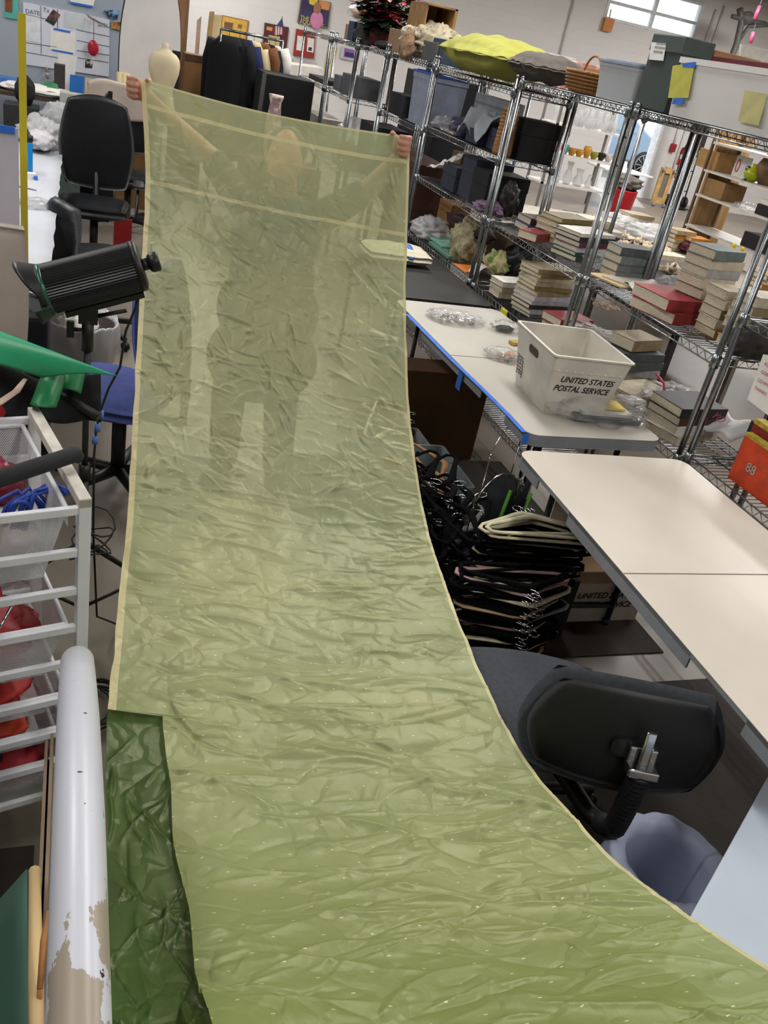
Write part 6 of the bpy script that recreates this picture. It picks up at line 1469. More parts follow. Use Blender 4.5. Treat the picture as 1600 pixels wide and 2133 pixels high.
# ------------------------------------------------------------------ white covered work table with things on it
LIN = mat('#bcbfc7', .8, 0, .05, 4, .15, 40)
wtab = thing('work_table', 'long table under white paper beside the black chairs', 'table', (-.55, 5.6, 0))
m_ = MB(); m_.sheet(lambda u, v: (-.95+.84*v+.012*noise.noise(Vector((u*20, 0, 0)))*(v > .99), 4.0+3.5*u, .752+.003*noise.noise(Vector((u*14, v*4, 1)))), 40, 10, .006); ob('paper_cover', m_, LIN, wtab)
m_ = MB(); m_.bb(-.95, -.12, 4.02, 7.48, .70, .745); ob('tabletop', m_, mat('#b9b9bb', .7), wtab)
for x in (-.90, -.18):
    for y in (4.15, 7.35): ob('leg', MB().bb(x-.02, x+.02, y-.02, y+.02, 0, .70), mat('#8a8a8c', .5), wtab)
def onT(px, py, z=.757): return pz(px, py, z)
q = onT(57, 362); bt_ = thing('water_bottle', 'bright blue bottle with black lid standing on the white table', 'bottle', (q.x, q.y, .757))
m_ = MB(); m_.lathe([(.030, 0), (.034, .01), (.034, .19), (.032, .2)], tuple(q), 20); ob('body', m_, mat('#1787cf', .3, 0, .05), bt_); m_ = MB(); m_.lathe([(.036, .2), (.037, .235), (.02, .24), (.018, .255), (.01, .26)], tuple(q), 20); m_.tube([q+Vector((.02, 0, .235)), q+Vector((.0, 0, .27)), q+Vector((-.02, 0, .24))], .006, 6); ob('lid', m_, BLACKP, bt_)
bag(85, 300, .757, (.14, .30, .09), 'large cloudy plastic bag of white things behind the blue bottle', 81, FILM2)
blob('white_goods', (*pz(85, 300, .80).xy, .83), (.10, .22, .06), mat('#c8c4c8', .8), 'white folded goods inside the cloudy bag', 'fabric', .2, 3, 82)
bag(72, 428, .757, (.07, .10, .015), 'small clear bag of clear beads on the white table', 83)
q = onT(62, 372); one('small_box', MB().box((q.x+.0, q.y, .775), (.07, .05, .035), .2), PAPER, 'small white box with blue end near the bottle', 'box')
q = onT(74, 374); one('blue_card', MB().box((q.x, q.y-.01, .77), (.02, .05, .024), .2), BT, 'small blue strip at the end of the white box', 'card')
q = onT(50, 392); m_ = MB(); m_.tube([q+Vector((-.06, .02, .004)), q+Vector((.07, -.04, .004))], .005, 6); one('pen', m_, CHROME2, 'grey pen lying on the white table', 'pen')
# near dark draped stool with spoon
q = pz(92, 640, .70); dt = cbox('draped_stand', q.x-.20, q.x+.02, q.y-.14, q.y+.22, .0, .70, mat('#15191c', .8, 0, .3, 6), 'low stand draped in black cloth left of the bin', 'stand', .02)
m_ = MB(); qq = pz(82, 617, .705); m_.ell((qq.x+.005, qq.y, .713), (.03, .018, .008), 14, 8); m_.tube([(qq.x-.02, qq.y+.005, .712), (qq.x-.09, qq.y+.03, .722)], .004, 6); one('white_spoon', m_, mat('#d5d8e0', .4), 'white spoon-shaped item lying on the black draped stand', 'spoon')
# bin with liner
q = pz(172, 668, .38)
bn = thing('waste_bin', 'brown waste bin with crumpled clear liner beyond the studio light', 'bin', (q.x, q.y, 0))
m_ = MB(); m_.lathe([(.12, 0), (.165, .37), (.17, .375), (.16, .37), (.115, .006), (0, .006)], (0, 0, 0), 26); ob('body', m_, mat('#3a2f2b', .6), bn, local=True)
def liner2(u, v):
    a = 2*PI*u; nn = noise.noise(Vector((math.cos(a)*4, math.sin(a)*4, v*2)))
    r = .165+.025*math.sin(v*PI)+.02*nn if v > .3 else .125+.045*v/.3; z = .16+.24*v/.3 if v < .3 else .40-.22*(v-.3)/.7+.03*nn
    return (math.cos(a)*r, math.sin(a)*r, z)
m_ = MB(); m_.sheet(liner2, 60, 22, .0008); ob('liner', m_, plastic_film('#cfcdd0', .45, .2, 'liner_film2'), bn, local=True)
blob('crumpled_tissue', (q.x-.02, q.y, .36), (.09, .09, .06), PAPER, 'crumpled white paper sticking out of the brown bin', 'paper', .3, 3, 3)
# ------------------------------------------------------------------ black task chair, small chair, draped chair
LEA = mat('#17191c', .38, 0, .12, 8, .15, 40)
def armchair(name, label, loc, rz, arms=True, m=LEA, bw=.26, bh=.30, zc=.90):
    c = thing(name, label, 'chair', loc, rz)
    m_ = MB(); m_.pillow((0, .05, .47), (.52, .48, .11), 20, 3.5, .02, edge=.4, rim=.4); ob('seat', m_, m, c, local=True)
    T_ = Matrix.Translation((0, -.22, zc)) @ Matrix.Rotation(math.radians(-8), 4, 'X')
    vs, fs = backgrid(0, bw, bh, (.05, .02), .05); ob('backrest', MB().add(vs, fs, True, T_), m, c, local=True)
    m_ = MB(); m_.tube([(0, -.25, zc-bh*.6), (0, -.27, .44), (0, .0, .40)], .022, 8); m_.box((0, .02, .405), (.22, .26, .03)); m_.tube([(0, .02, .39), (0, .02, .09)], .03, 12); ob('column', m_, BLACKP, c, local=True)
    if arms:
        for s_ in (-1, 1):
            m_ = MB(); m_.tube([(s_*.20, .03, .41), (s_*.30, .03, .42), (s_*.31, .03, .64)], .013, 8); m_.pillow((s_*.31, .04, .665), (.08, .26, .035), 8, 4, 0, edge=.4, rim=.5); ob('armrest', m_, LEA, c, local=True)
    for k in range(5):
        a = k*2*PI/5+.2; m_ = MB(); m_.tube([(0, .02, .105), (.16*math.cos(a), .02+.16*math.sin(a), .095), (.30*math.cos(a), .02+.30*math.sin(a), .07)], [.026, .022, .015], 8); lg = ob('base_arm', m_, BLACKP, c, local=True)
        m_ = MB(); cx, cy = .30*math.cos(a), .02+.30*math.sin(a); m_.tube([(cx-.012*math.sin(a), cy+.012*math.cos(a), .028), (cx+.012*math.sin(a), cy-.012*math.cos(a), .028)], .028, 12); m_.tube([(cx, cy, .03), (cx, cy, .075)], .006, 6)
        w_ = ob('caster', m_, BLACKP, lg, local=True); w_.location -= lg.location
    return c
armchair('office_chair', 'black leather armchair on casters in the middle of the left aisle', (.12, 7.0, 0), PI-.05, True, LEA, .27, .34, .87)
ch2 = bpy.data.objects[-1] if False else None
armchair('office_chair', 'small low black chair whose curved back peeks over the white table', (.08, 5.45, 0), math.radians(-62), False, LEA, .2, .17, .66)
hc = armchair('office_chair', 'black chair behind the armchair, pale cloth draped over its back', (.42, 8.35, 0), PI+.1, False, LEA, .25, .26, .88)
m_ = MB()
def drape(u, v):
    x = -.33+.66*u; w_ = abs(v-.45)/.55; z = 1.19-.62*max(0, (v-.5))*1.6-.35*max(0, .4-v)*2 - .05*(2*u-1)**4; y = -.235+(.06 if v < .45 else -.06)*1.2-.02*math.sin(u*14)*abs(v-.45)
    return (x*(1-.05*w_)+.012*math.sin(v*7), y+.0, z+.01*math.sin(u*9))
m_.sheet(drape, 36, 30, .004); dr_ = one('draped_jacket', m_, mat('#b3a69b', .9, 0, .08, 6, .2, 200), 'pale beige jacket draped over the back of the far chair', 'jacket')
M_ = Matrix.Translation((.42, 8.35, 0)) @ Matrix.Rotation(PI+.1, 4, 'Z'); dr_.matrix_world = M_ @ Matrix.Translation(dr_.location)
m_ = MB(); q = py_(222, 265, 8.1); one('black_strap', MB().box((q.x+.02, 8.05, .95), (.035, .012, .42)), BLACKP, 'black vertical strap hanging over the pale jacket', 'strap')
q = pz(235, 432, .12); cbox('red_box', q.x-.02, q.x+.12, 7.6, 7.75, 0, .26, mat('#8a1218', .5), 'red box on the floor behind the black armchair', 'box')
# cables on the floor by the cart
random.seed(13)
m_ = MB(); m_.tube([(st_.x+.02+.10*math.cos(t*.5)+.03*math.cos(t*.13), yl-.32+.10*math.sin(t*.5), .012+.002*t*.3) for t in range(60)], .004, 6); one('cable_coil', m_, BLACKP, 'loose black cable coil on the floor by the light stand', 'cable')
# ------------------------------------------------------------------ flat things on walls, by corner pixels at depth y
def quad(pxs, y, th=.006):
    ps = [py_(a, b, y) for a, b in pxs]; m_ = MB(); n = len(ps)
    m_.add(ps+[p+Vector((0, th, 0)) for p in ps], [tuple(range(n-1, -1, -1)), tuple(range(n, 2*n))]+[(i, (i+1) % n, (i+1) % n+n, i+n) for i in range(n)]); return m_
def wp(name, pxs, y, m, label, cat, th=.006): return one(name, quad(pxs, y, th), m, label, cat)
def wpp(name, pxs, y, m, parent, th=.003): return ob(name, quad(pxs, y, th), m, parent)
YB = YL-.001
def rect(x0, y0, x1, y1, s=.205):  # upright rectangle in the picture following the wall's tilt
    dx, dy = x1-x0, y1-y0
    return [(x0, y0), (x1, y0+dx*s), (x1-dy*.03, y1+dx*s), (x0-dy*.01, y1)]
wbd = wp('whiteboard', [(48, 4), (228, 41), (227, 160), (50, 134)], YB-.012, mat('#d6dae4', .25, 0, .02), 'whiteboard with ruled grid and pinned papers on the blue-grey wall', 'whiteboard', .0118)
GL = mat('#5d6672', .6)
for k, (a, b) in enumerate((((50, 29), (120, 45)), ((51, 88), (118, 98)), ((51, 108), (120, 120)), ((120, 20), (120, 60)), ((160, 62), (228, 76)), ((160, 84), (228, 97)), ((160, 105), (228, 115)), ((85, 12), (86, 112)), ((180, 30), (228, 58)), ((162, 120), (226, 130)))):
    p = py_(*a, YB-.014); q = py_(*b, YB-.014); m_ = MB(); m_.tube([p, q], .003, 4); ob('grid_line', m_, GL, wbd)
for s_, x, y in (('DATE', 53, 27), ('Tx', 90, 24), ('2021', 203, 54)):
    p = py_(x, y, YB-.015); text('marker_writing', s_, .055, p, (1, 0, .02), (0, 0, 1), GL, wbd, ext=.0003)
def pin(name, pxs, m, label, cat='paper', y=YB-.0146): return wp(name, pxs, y, m, label, cat, .002 if pxs[0][0] in (106, 111, 134, 54, 178) else .013)
fp = pin('framed_sheet', [(106, 58), (158, 68), (156, 112), (104, 103)], PAPER, 'white sheet held by two blue tape strips on the whiteboard')
wpp('blue_tape', [(112, 58), (147, 65), (146, 69), (111, 62)], YB-.018, BT, fp); wpp('blue_tape', [(108, 102), (152, 110), (152, 113), (108, 105)], YB-.018, BT, fp)
pin('photo_print', [(111, 19), (126, 31), (112, 54), (94, 43)], mat('#7d5248', .5, 0, .4, 6, col2='#2b2c2a'), 'tilted dark and pink photo print on the whiteboard', 'photo')
pin('printed_page', [(134, 24), (178, 32), (175, 63), (133, 56)], mat('#ccd2d6', .7, 0, .1, 8), 'printed page with grey picture at the board\'s top centre')
pin('note_page', [(54, 30), (86, 36), (86, 90), (54, 84)], mat('#dfe2e8', .7), 'white blank page at the left of the whiteboard')
pin('list_page', [(121, 112), (161, 119), (150, 200), (118, 190)], PAPER, 'long printed list hanging below the whiteboard')
pin('small_photo', [(178, 122), (194, 124), (192, 142), (177, 141)], mat('#c9c7bb', .6, col2='#2a2622', scale=9), 'small square photo low on the whiteboard', 'photo')
pin('blue_brochure', [(146, 155), (176, 160), (172, 205), (144, 196)], mat('#2f76c9', .5, 0, .05), 'bright blue brochure standing above the desk', 'brochure', YB-.10)
pin('top_page', [(147, -12), (198, -2), (194, 14), (146, 4)], PAPER, 'white page with blue tape above the whiteboard')
pin('tape_strip', [(146, 3), (194, 12), (192, 16), (146, 7)], BT, 'blue tape strip under the page above the board', 'tape', YB-.018)
pin('teal_poster', [(10, -10), (38, -6), (37, 41), (9, 36)], mat('#58b8a6', .5, 0, .2, 6), 'teal poster at the top left corner', 'poster')
pin('wood_tag', [(10, -10), (26, -8), (25, 26), (11, 23)], mat('#8a4a32', .6, 0, .3), 'red-brown strip pinned over the teal poster', 'tag', YB-.020)
pin('blue_photo', [(217, 22), (247, 20), (245, 40), (226, 38)], mat('#7fb0d6', .5, col2='#2a3350', scale=9), 'blue bird photo at the right of the whiteboard', 'photo')
pin('brown_photo', [(232, 45), (252, 46), (251, 64), (232, 59)], mat('#5d4634', .5, col2='#b5834d', scale=9), 'small brown photo below the blue one', 'photo')
q = py_(195, 85, YB-.05); hm = thing('hanging_scoop', 'translucent red scoop-shaped ornament hanging on the whiteboard', 'ornament', tuple(py_(194, 100, YB-.05)))
m_ = MB(); o_ = py_(194, 100, YB-.05); m_.ell(o_, (.055, .018, .075), 18, 12, .06, 2, 2); ob('body', m_, mat('#b52a3a', .25, 0, .2, 20), hm)
m_ = MB(); m_.tube([py_(195, 40, YB-.05), py_(195, 72, YB-.05), o_+Vector((0, 0, .07))], .004, 6); ob('cord', m_, GL, hm)
m_ = MB(); m_.tube([py_(183, 34, YB-.045), py_(195, 40, YB-.05), py_(204, 46, YB-.045)], [.006, .012, .004], 6); one('driftwood_hook', m_, mat('#8c7763', .8), 'small driftwood piece the red ornament hangs from', 'hook')
m_ = MB(); m_.ell(py_(97, 143, YB-.03), (.02, .01, .03), 10, 8); m_.ell(py_(99, 158, YB-.03), (.02, .01, .03), 10, 8); one('wall_keys', m_, mat('#a9a39b', .4, .4, .3, 40), 'small hanging metal trinket below the whiteboard', 'trinket')
# desk below the board, with clutter
dx0, dx1 = -1.6, py_(150, 228, 9.9).x
dk = thing('desk', 'brown wooden desk under the whiteboard piled with papers', 'desk', ((dx0+dx1)/2, 10.1, 0))
ob('desktop', MB().bb(dx0, dx1, 9.75, 10.6, .80, .835), mat('#4b3c31', .6, 0, .2, 6), dk); ob('side_panel', MB().bb(dx1-.04, dx1, 9.8, 10.55, 0, .80), mat('#3b2f27', .6), dk); ob('side_panel', MB().bb(dx0, dx0+.04, 9.8, 10.55, 0, .80), mat('#3b2f27', .6), dk)
def dsk(px, z=.84, y=9.95): p = py_(px, 200, y); return Vector((p.x, y, z))
p = dsk(35); blob('black_bag', (p.x+.10, 9.42, .90), (.085, .07, .13), BLK, 'black drawstring bag in front of the desk', 'bag', .15, 2, 3)
cbox('bag_stool', p.x-.08, p.x+.22, 9.30, 9.6, 0, .78, mat('#2c2f30', .7), 'dark stool carrying the black bag', 'stool')
p = dsk(60, .84, 9.95); blob('papers_heap', (p.x+.1, 9.95, .87), (.36, .18, .05), PAPER, 'heap of white crumpled papers on the desk', 'papers', .2, 3, 4)
p = dsk(20); one('blue_folder', MB().box((p.x, 10.1, .90), (.40, .25, .05), .1), mat('#3f6fae', .6), 'blue folder and boxes at the desk\'s left', 'folder')
p = dsk(104); blob('green_tape', (p.x, 9.95, .90), (.07, .05, .06), mat('#3f8a5c', .5, 0, .3, 12), 'green crumpled item beside the dark binder', 'item', .4, 3, 6)
p = py_(124, 190, 10.0); cbox('dark_binder', p.x-.05, p.x+.05, 9.95, 10.1, .836, 1.13, mat('#3a3231', .6), 'tall dark grey binder standing on the desk', 'binder')
p = py_(150, 215, 9.7); cbox('green_box', p.x-.11, p.x+.13, 9.55, 9.73, 0, .93, mat('#8ea39a', .6, col2='#b9b8b0', scale=3), 'pale green and beige upright cabinet at the desk end', 'cabinet')
p = py_(205, 250, 9.6); bk2 = cbox('low_cabinet', p.x-.27, p.x+.16, 9.5, 9.9, 0, .80, BLK, 'low black cabinet behind the draped chair', 'cabinet')

p = py_(205, 185, 9.8); m_ = quad([(178, 162), (228, 172), (224, 208), (176, 200)], 9.84, .02); frm = one('leaning_frame', m_, mat('#cfc3a3', .6, 0, .08, 6), 'cream picture frame leaning on the wall above the black cabinet', 'frame')
wpp('inner_panel', [(183, 169), (214, 175), (214, 202), (182, 196)], 9.834, mat('#bcae8a', .6), frm)
p = py_(208, 210, 9.7); blob('white_bag', (p.x, 9.68, .87), (.16, .09, .06), FILM2, 'white plastic bag with green salad colours on the black cabinet', 'bag', .25, 3, 6)
p = py_(190, 218, 9.6); cbox('small_device', p.x-.07, p.x+.05, 9.55, 9.62, .801, .87, BLACKP, 'small black device on the black cabinet', 'device')
p = py_(181, 243, 9.49); m_ = MB(); m_.ell((p.x, 9.49, p.z), (.03, .02, .03), 14, 10); ob('orange_knob', m_, mat('#c9773a', .5), bk2)
cbox('green_bin', -.30, .02, 9.0, 9.25, 0, .62, mat('#4c5a57', .6), 'dark green plastic bin before the desk', 'bin'); blob('clear_sack', (-.16, 9.12, .74), (.15, .12, .13), FILM2, 'clear sack of small things on the dark green bin', 'bag', .3, 3, 9)
# cardboard tall box with rolls
p0 = py_(246, 250, 9.3); p1 = py_(302, 250, 9.3)
cbox('cardboard_box', p0.x, p1.x+.1, 9.3, 9.55, 0, py_(250, 243, 9.3).z, mat('#7d5c38', .8, 0, .12, 5), 'tall brown cardboard box left of the silk corner', 'box')
for k, (px, ptop, w_) in enumerate(((252, 150, .035), (262, 152, .04), (270, 178, .045), (282, 190, .05), (292, 200, .04))):
    b_ = py_(px+4, 248, 9.42); t_ = py_(px-1, ptop, 9.42); m_ = MB(); m_.tube([b_-Vector((0, 0, .3)), t_], [w_, w_], 12); one('paper_roll', m_, mat('#c9b98f', .7, 0, .1, 6), f"cream paper roll in the tall box, {('first', 'second', 'third', 'fourth', 'fifth')[k]} from the left", 'roll', 'cream paper rolls in the tall box')
# ironing-board shaped white panel and dress form
yo = 9.75
cxp = py_(315, 60, yo); wpan = (py_(378, 90, yo)-py_(252, 60, yo)).length*.5
m_ = MB(); out = []
for k in range(25):
    a = PI*k/24; out.append((wpan*math.cos(a), 1.35+.85*math.sin(a)**.9))
out += [(-wpan*.98, .75), (-wpan*.97, .12), (wpan*.97, .12), (wpan*.98, .75)]
m_.prism(out, .04, frame((cxp.x, yo, 0), (1, 0, 0), (0, 0, 1))); rp = thing('round_panel', 'tall white round-topped padded board with black edge behind the dress form', 'panel', (cxp.x, yo, 0))
ob('board_face', m_, mat('#d9d6d4', .8, 0, .05, 4, col2=None), rp)
m_ = MB(); m_.prism([(x*1.03, (y-1)*1.02+1) for x, y in out], .025, frame((cxp.x, yo+.03, 0), (1, 0, 0), (0, 0, 1))); ob('black_edge', m_, BLACKP, rp)
m_ = MB(); m_.bb(cxp.x-.25, cxp.x+.25, yo-.15, yo+.15, 0, .05); ob('foot', m_, BLACKP, rp)
yf = 8.9; fc = py_(342, 140, yf); ft = py_(340, 88, yf).z
dfm = thing('dress_form', 'cream fabric dress form torso before the round white panel', 'mannequin', (fc.x, yf, 0))
zt_ = ft; m_ = MB(); m_.lathe([(.001, zt_), (.036, zt_-.002), (.036, zt_-.04), (.05, zt_-.055), (.13, zt_-.085), (.168, zt_-.12), (.178, zt_-.17), (.17, zt_-.24), (.145, zt_-.30), (.115, zt_-.37), (.110, zt_-.41), (.13, zt_-.48), (.165, zt_-.58), (.16, zt_-.64), (.0, zt_-.65)][::-1], (fc.x, yf, 0), 26, sx=.78, sy=.55)
ob('torso', m_, mat('#cdbf9f', .85, 0, .12, 5), dfm); m_ = MB(); m_.tube([(fc.x, yf, zt_-.64), (fc.x, yf, .04)], .018, 10); m_.lathe([(.20, 0), (.20, .02), (.03, .05), (0, .05)], (fc.x, yf, 0), 20); ob('stand', m_, BLACKP, dfm)
m_ = MB(); p = py_(372, 110, 9.3); one('black_garment', MB().box((p.x-.02, 9.3, .74), (.07, .05, 1.48)), BLK, 'narrow black garment bag beside the brown door trim', 'bag')
# wall strip right of the trim, door handle
hp = py_(400, 95, YW-2.2)
# clothes rack
yr = 9.9
L0 = py_(461, 62, yr); L1 = py_(590, 84, yr); zr = (L0.z+L1.z)/2
rk = thing('clothes_rack', 'chrome rolling clothes rack with coats on hangers', 'rack', ((L0.x+L1.x)/2, yr, 0))
m_ = MB(); m_.tube([(L0.x, yr, zr), (L1.x, yr, zr)], .014, 10); ob('top_rail', m_, CHROME, rk)
for x in (L0.x, L1.x): m_ = MB(); m_.tube([(x, yr, zr), (x, yr, .08)], .013, 10); m_.tube([(x, yr-.28, .08), (x, yr+.28, .08)], .013, 8); m_.lathe([(.02, 0), (.02, .06)], (x, yr-.26, .0), 8); m_.lathe([(.02, 0), (.02, .06)], (x, yr+.26, .0), 8); ob('post', m_, CHROME, rk)
def garment(px, col, h, w, label, th=.10, seed=1, rz=.35):
    x = py_(px, 75, yr).x; t = thing('coat', label, 'clothing', (x, yr, zr-.05-h), 0, 'garments on the chrome rack'); m = mat(col, .95, 0, .2, 6)
    def fn(u, v):
        a = 2*PI*u; sh = min(1, (1-v)*6+.0) if False else 1
        ww = w*(1-.55*sstep(.88, 1.0, v)+.08*(1-v)); dd = th*(1+.5*(1-v))*(1-.5*sstep(.9, 1, v))
        f = 1+.10*math.sin(a*5+seed)*(1-v)
        lx, ly = dd*.5*math.cos(a)*f, ww*.5*math.sin(a)*f
        return (lx*math.cos(rz)-ly*math.sin(rz), lx*math.sin(rz)+ly*math.cos(rz), h*v)
    m_ = MB(); m_.sheet(fn, 40, 16, .002); ob('body', m_, m, t, local=True)
    for s_ in (-1, 1):
        def pp(q): return Vector((-q[1]*math.sin(rz)+q[0]*math.cos(rz), q[1]*math.cos(rz)+q[0]*math.sin(rz), q[2]))
        m_ = MB(); m_.tube([pp((0, s_*w*.40, h*.95)), pp((.02, s_*w*.52, h*.80)), pp((.03, s_*w*.54, h*.45))], [.055, .055, .045], 10); ob('sleeve', m_, m, t, local=True)
    m_ = MB(); m_.tube([(0, 0, h), (0, 0, h+.03), (.0, .015, h+.065), (0, -.005, h+.07), (0, -.015, h+.055)], .003, 6); ob('hanger_hook', m_, CHROME, t, local=True)
    return t
garment(478, '#0e0f13', 1.15, .46, 'long black coat, first on the chrome rack', .16, 1, .9)
garment(500, '#111218', 1.05, .42, 'second black coat with white hanger edge on the rack', .10, 2, .5)
garment(514, '#1b2250', 1.05, .40, 'navy blue garment on the rack between black and cream', .06, 3, .5)
garment(530, '#c9b88e', 1.15, .40, 'cream cable knit coat on the rack', .07, 4, .6)
garment(548, '#6b4424', .75, .42, 'brown suede jacket on the rack', .08, 5, .5)
garment(563, '#17171a', .95, .38, 'black garment right of the brown jacket', .05, 6, .5)
garment(576, '#cfccc6', .55, .38, 'white and grey garment at the right end of the rack', .06, 7, .4)
# things left of the rack
p0 = py_(383, 115, 10.5); p1 = py_(432, 125, 10.5)
cb2 = cbox('cardboard_box', p0.x, p1.x, 10.4, 10.7, 0, py_(400, 112, 10.5).z, mat('#7a5430', .8, 0, .12, 5), 'tall brown cardboard box left of the black coats', 'box')
wpp('packing_tape', [(387, 112), (432, 119), (431, 132), (386, 125)], 10.395, mat('#4b2f1c', .5), cb2)
yb2 = 11.6
for k, (q4, c, lab) in enumerate((([(437, 24), (447, 24), (415, 330), (401, 330)], '#a08352', 'long tan wooden board leaning, left one'), ([(446, 30), (463, 32), (430, 330), (412, 328)], '#c2ad84', 'pale plywood board leaning on the tan one'), ([(411, 42), (420, 34), (398, 330), (391, 330)], '#b99a84', 'narrow pinkish wood strip left of the boards'))):
    wp('wood_board', q4, yb2+.05*k, mat(c, .7, 0, .15, 6), lab, 'board', .02)
# pictures on the back wall
yw = YW-.04
def pict(pxs, inner, c, ci, label, th=.03, name='framed_picture'):
    t = wp(name, pxs, yw, mat(c, .6), label, 'picture', th)
    if inner: wpp('picture', inner, yw-.004, ci if not isinstance(ci, str) else mat(ci, .6), t)
    return t
t = pict([(462, 31), (519, 43), (512, 95), (456, 84)], [(465, 34), (516, 45), (509, 92), (459, 82)], '#8a6a34', '#c39a3f', 'yellow framed picture behind the clothes rack'); wpp('dark_motif', [(468, 45), (486, 48), (484, 64), (466, 61)], yw-.008, mat('#6b4a34', .7), t); wpp('dark_motif', [(496, 50), (505, 52), (503, 60), (495, 58)], yw-.008, mat('#7b5a34', .7), t)
t = pict([(552, 47), (602, 57), (594, 125), (546, 117)], [(556, 55), (568, 57), (567, 65), (555, 62)], '#4d1f22', '#c08a4a', 'maroon framed board behind the small flag'); wpp('cream_panel', [(560, 73), (585, 77), (580, 104), (557, 100)], yw-.008, mat('#b9a66e', .7), t)
t = pict([(618, 60), (658, 68), (654, 122), (611, 115)], [(620, 74), (636, 77), (633, 107), (617, 104)], '#8f2b22', '#d5d2cc', 'brick red framed picture with two white panels'); wpp('white_panel', [(641, 78), (655, 81), (653, 110), (639, 107)], yw-.006, mat('#d5d2cc', .6), t); wpp('dark_motif', [(643, 98), (650, 99), (649, 106), (642, 105)], yw-.010, mat('#23304f', .6), t)
t = pict([(628, -8), (690, 5), (684, 60), (620, 47)], [(630, -6), (688, 6), (682, 56), (622, 44)], '#6d6458', mat('#3a3058', .6, 0, .3, 4), 'colourful poster with a smiling person in pink and yellow letters', name='poster')
wpp('yellow_patch', [(643, -4), (662, 0), (660, 14), (645, 8)], yw-.008, mat('#cdbb3a', .6), t); wpp('orange_patch', [(664, 0), (688, 6), (685, 22), (668, 18)], yw-.008, mat('#cf8a52', .6), t)
m_ = MB(); m_.ell(py_(661, 18, yw-.02), (.07, .008, .10), 14, 10); ob('portrait_head', m_, mat('#9c6a52', .7), t); m_ = MB(); m_.ell(py_(660, 42, yw-.02), (.12, .008, .14), 14, 10); ob('portrait_top', m_, mat('#c77fa4', .7), t)
for i, s_ in enumerate(('THE BES', 'FOUNDAT')): text('lettering', s_, .09, py_(625, 40+8*i, yw-.012), (1, 0, 0), (0, 0, 1), mat('#cfc85a', .6), t)
t = pict([(712, 97), (746, 104), (742, 128), (709, 122)], [(718, 100), (745, 106), (741, 123), (716, 118)], '#b4b4b6', '#8a55a8', 'small purple and pink picture in silver frame on the wall'); wpp('dark_motif', [(720, 108), (740, 112), (739, 121), (718, 117)], yw-.008, mat('#2c2a55', .6), t)
wp('wall_panel', [(683, 96), (704, 100), (690, 165), (672, 160)], yw-.6, mat('#b9a876', .7), 'pale yellow panel behind the far shelving posts', 'panel', .03)
fl = thing('small_flag', 'small striped flag on a stick above the rack', 'flag', tuple(py_(586, 60, 10.6)))
m_ = MB(); m_.tube([py_(588, 34, 10.6), py_(583, 92, 10.6)], .004, 6); ob('stick', m_, BLACKP, fl)
for i in range(7): wpp('stripe', [(572+i*2.6, 55-i*.6), (574.6+i*2.6, 54.6-i*.6), (573.6+i*2.6, 74-i*.3), (571+i*2.6, 73-i*.3)], 9.89, mat('#8f3a44' if i % 2 == 0 else '#cfc6c4', .8), fl)
wpp('blue_canton', [(577, 52), (588, 37), (591, 56), (584, 55)], 9.885, mat('#2b3a5e', .8), fl)
wp('wall_radiator', [(612, 122), (660, 131), (660, 140), (611, 131)], yw-.1, mat('#b9b4ae', .6), 'white horizontal wall heater below the red picture', 'heater', .08)
# black draped tables and white partition near the rack
q = py_(590, 165, 9.0); one('draped_display', MB().bb(py_(556, 160, 9.0).x, py_(655, 180, 9.0).x, 9.0, 9.6, 0, py_(600, 162, 9.0).z), mat('#111113', .9, 0, .2, 5), 'table draped in black cloth right of the clothes rack', 'table')
wp('white_bench', [(588, 132), (675, 143), (640, 395), (554, 380)], 11.2, mat('#c9c3bc', .7), 'white sofa-like block with black edge behind the draped table', 'furniture', .5)
wp('chrome_stand', [(548, 152), (556, 154), (516, 440), (508, 438)], 8.9, CHROME, 'bright chrome stand beside the black coats', 'stand', .03)
q = py_(573, 225, 8.3); m_ = MB(); zt = py_(573, 197, 8.3).z; m_.lathe([(.05, .8), (.065, .9), (.07, zt-.25), (.052, zt-.10), (.05, zt-.06), (.065, zt-.02), (.065, zt), (.045, zt), (.04, zt-.05), (0, zt-.1)], (q.x, 8.3, 0), 22); one('ceramic_vase', m_, mat('#9a7a80', .35, 0, .4, 14, col2='#c9c4b0'), 'ceramic vase with cream rim and muted pink glaze above the silk', 'vase')
cbox('vase_stand', q.x-.25, q.x+.45, 8.1, 8.5, 0, .799, mat('#3f1f1e', .6, 0, .2), 'dark reddish-brown cabinet under the ceramic vase', 'cabinet')
# contents of the far units
cbox('document_box', 2.34, 2.62, 7.42, 7.95, 1.30-.40, 1.30, mat('#1c1b1c', .7), 'large black storage box on the short unit', 'box')
cbox('grey_box', 2.34, 2.6, 8.35, 8.8, 1.423, 1.60, mat('#55585c', .7), 'mid grey box on the far middle shelf', 'box'); cbox('grey_box', 2.34, 2.6, 8.83, 9.1, 1.423, 1.56, mat('#6a6e73', .7), 'lighter grey box left of the mid grey one', 'box')
BB = tote(2.34, 2.63, 6.36, 6.80, 1.443, .34, mat('#8b93a6', .5), 'grey plastic bin with blue lid on the unit under the fur', mat('#24509a', .5), .9)
cbox('black_case', 2.34, 2.62, 6.88, 7.24, 1.443, 1.60, BLK, 'black case left of the blue-lidded bin', 'case')
cbox('brown_cabinet', 2.34, 2.64, 6.32, 7.2, .803, 1.20, mat('#4a2c20', .6, 0, .2, 6), 'dark brown wooden cabinet behind the raised hand', 'cabinet')
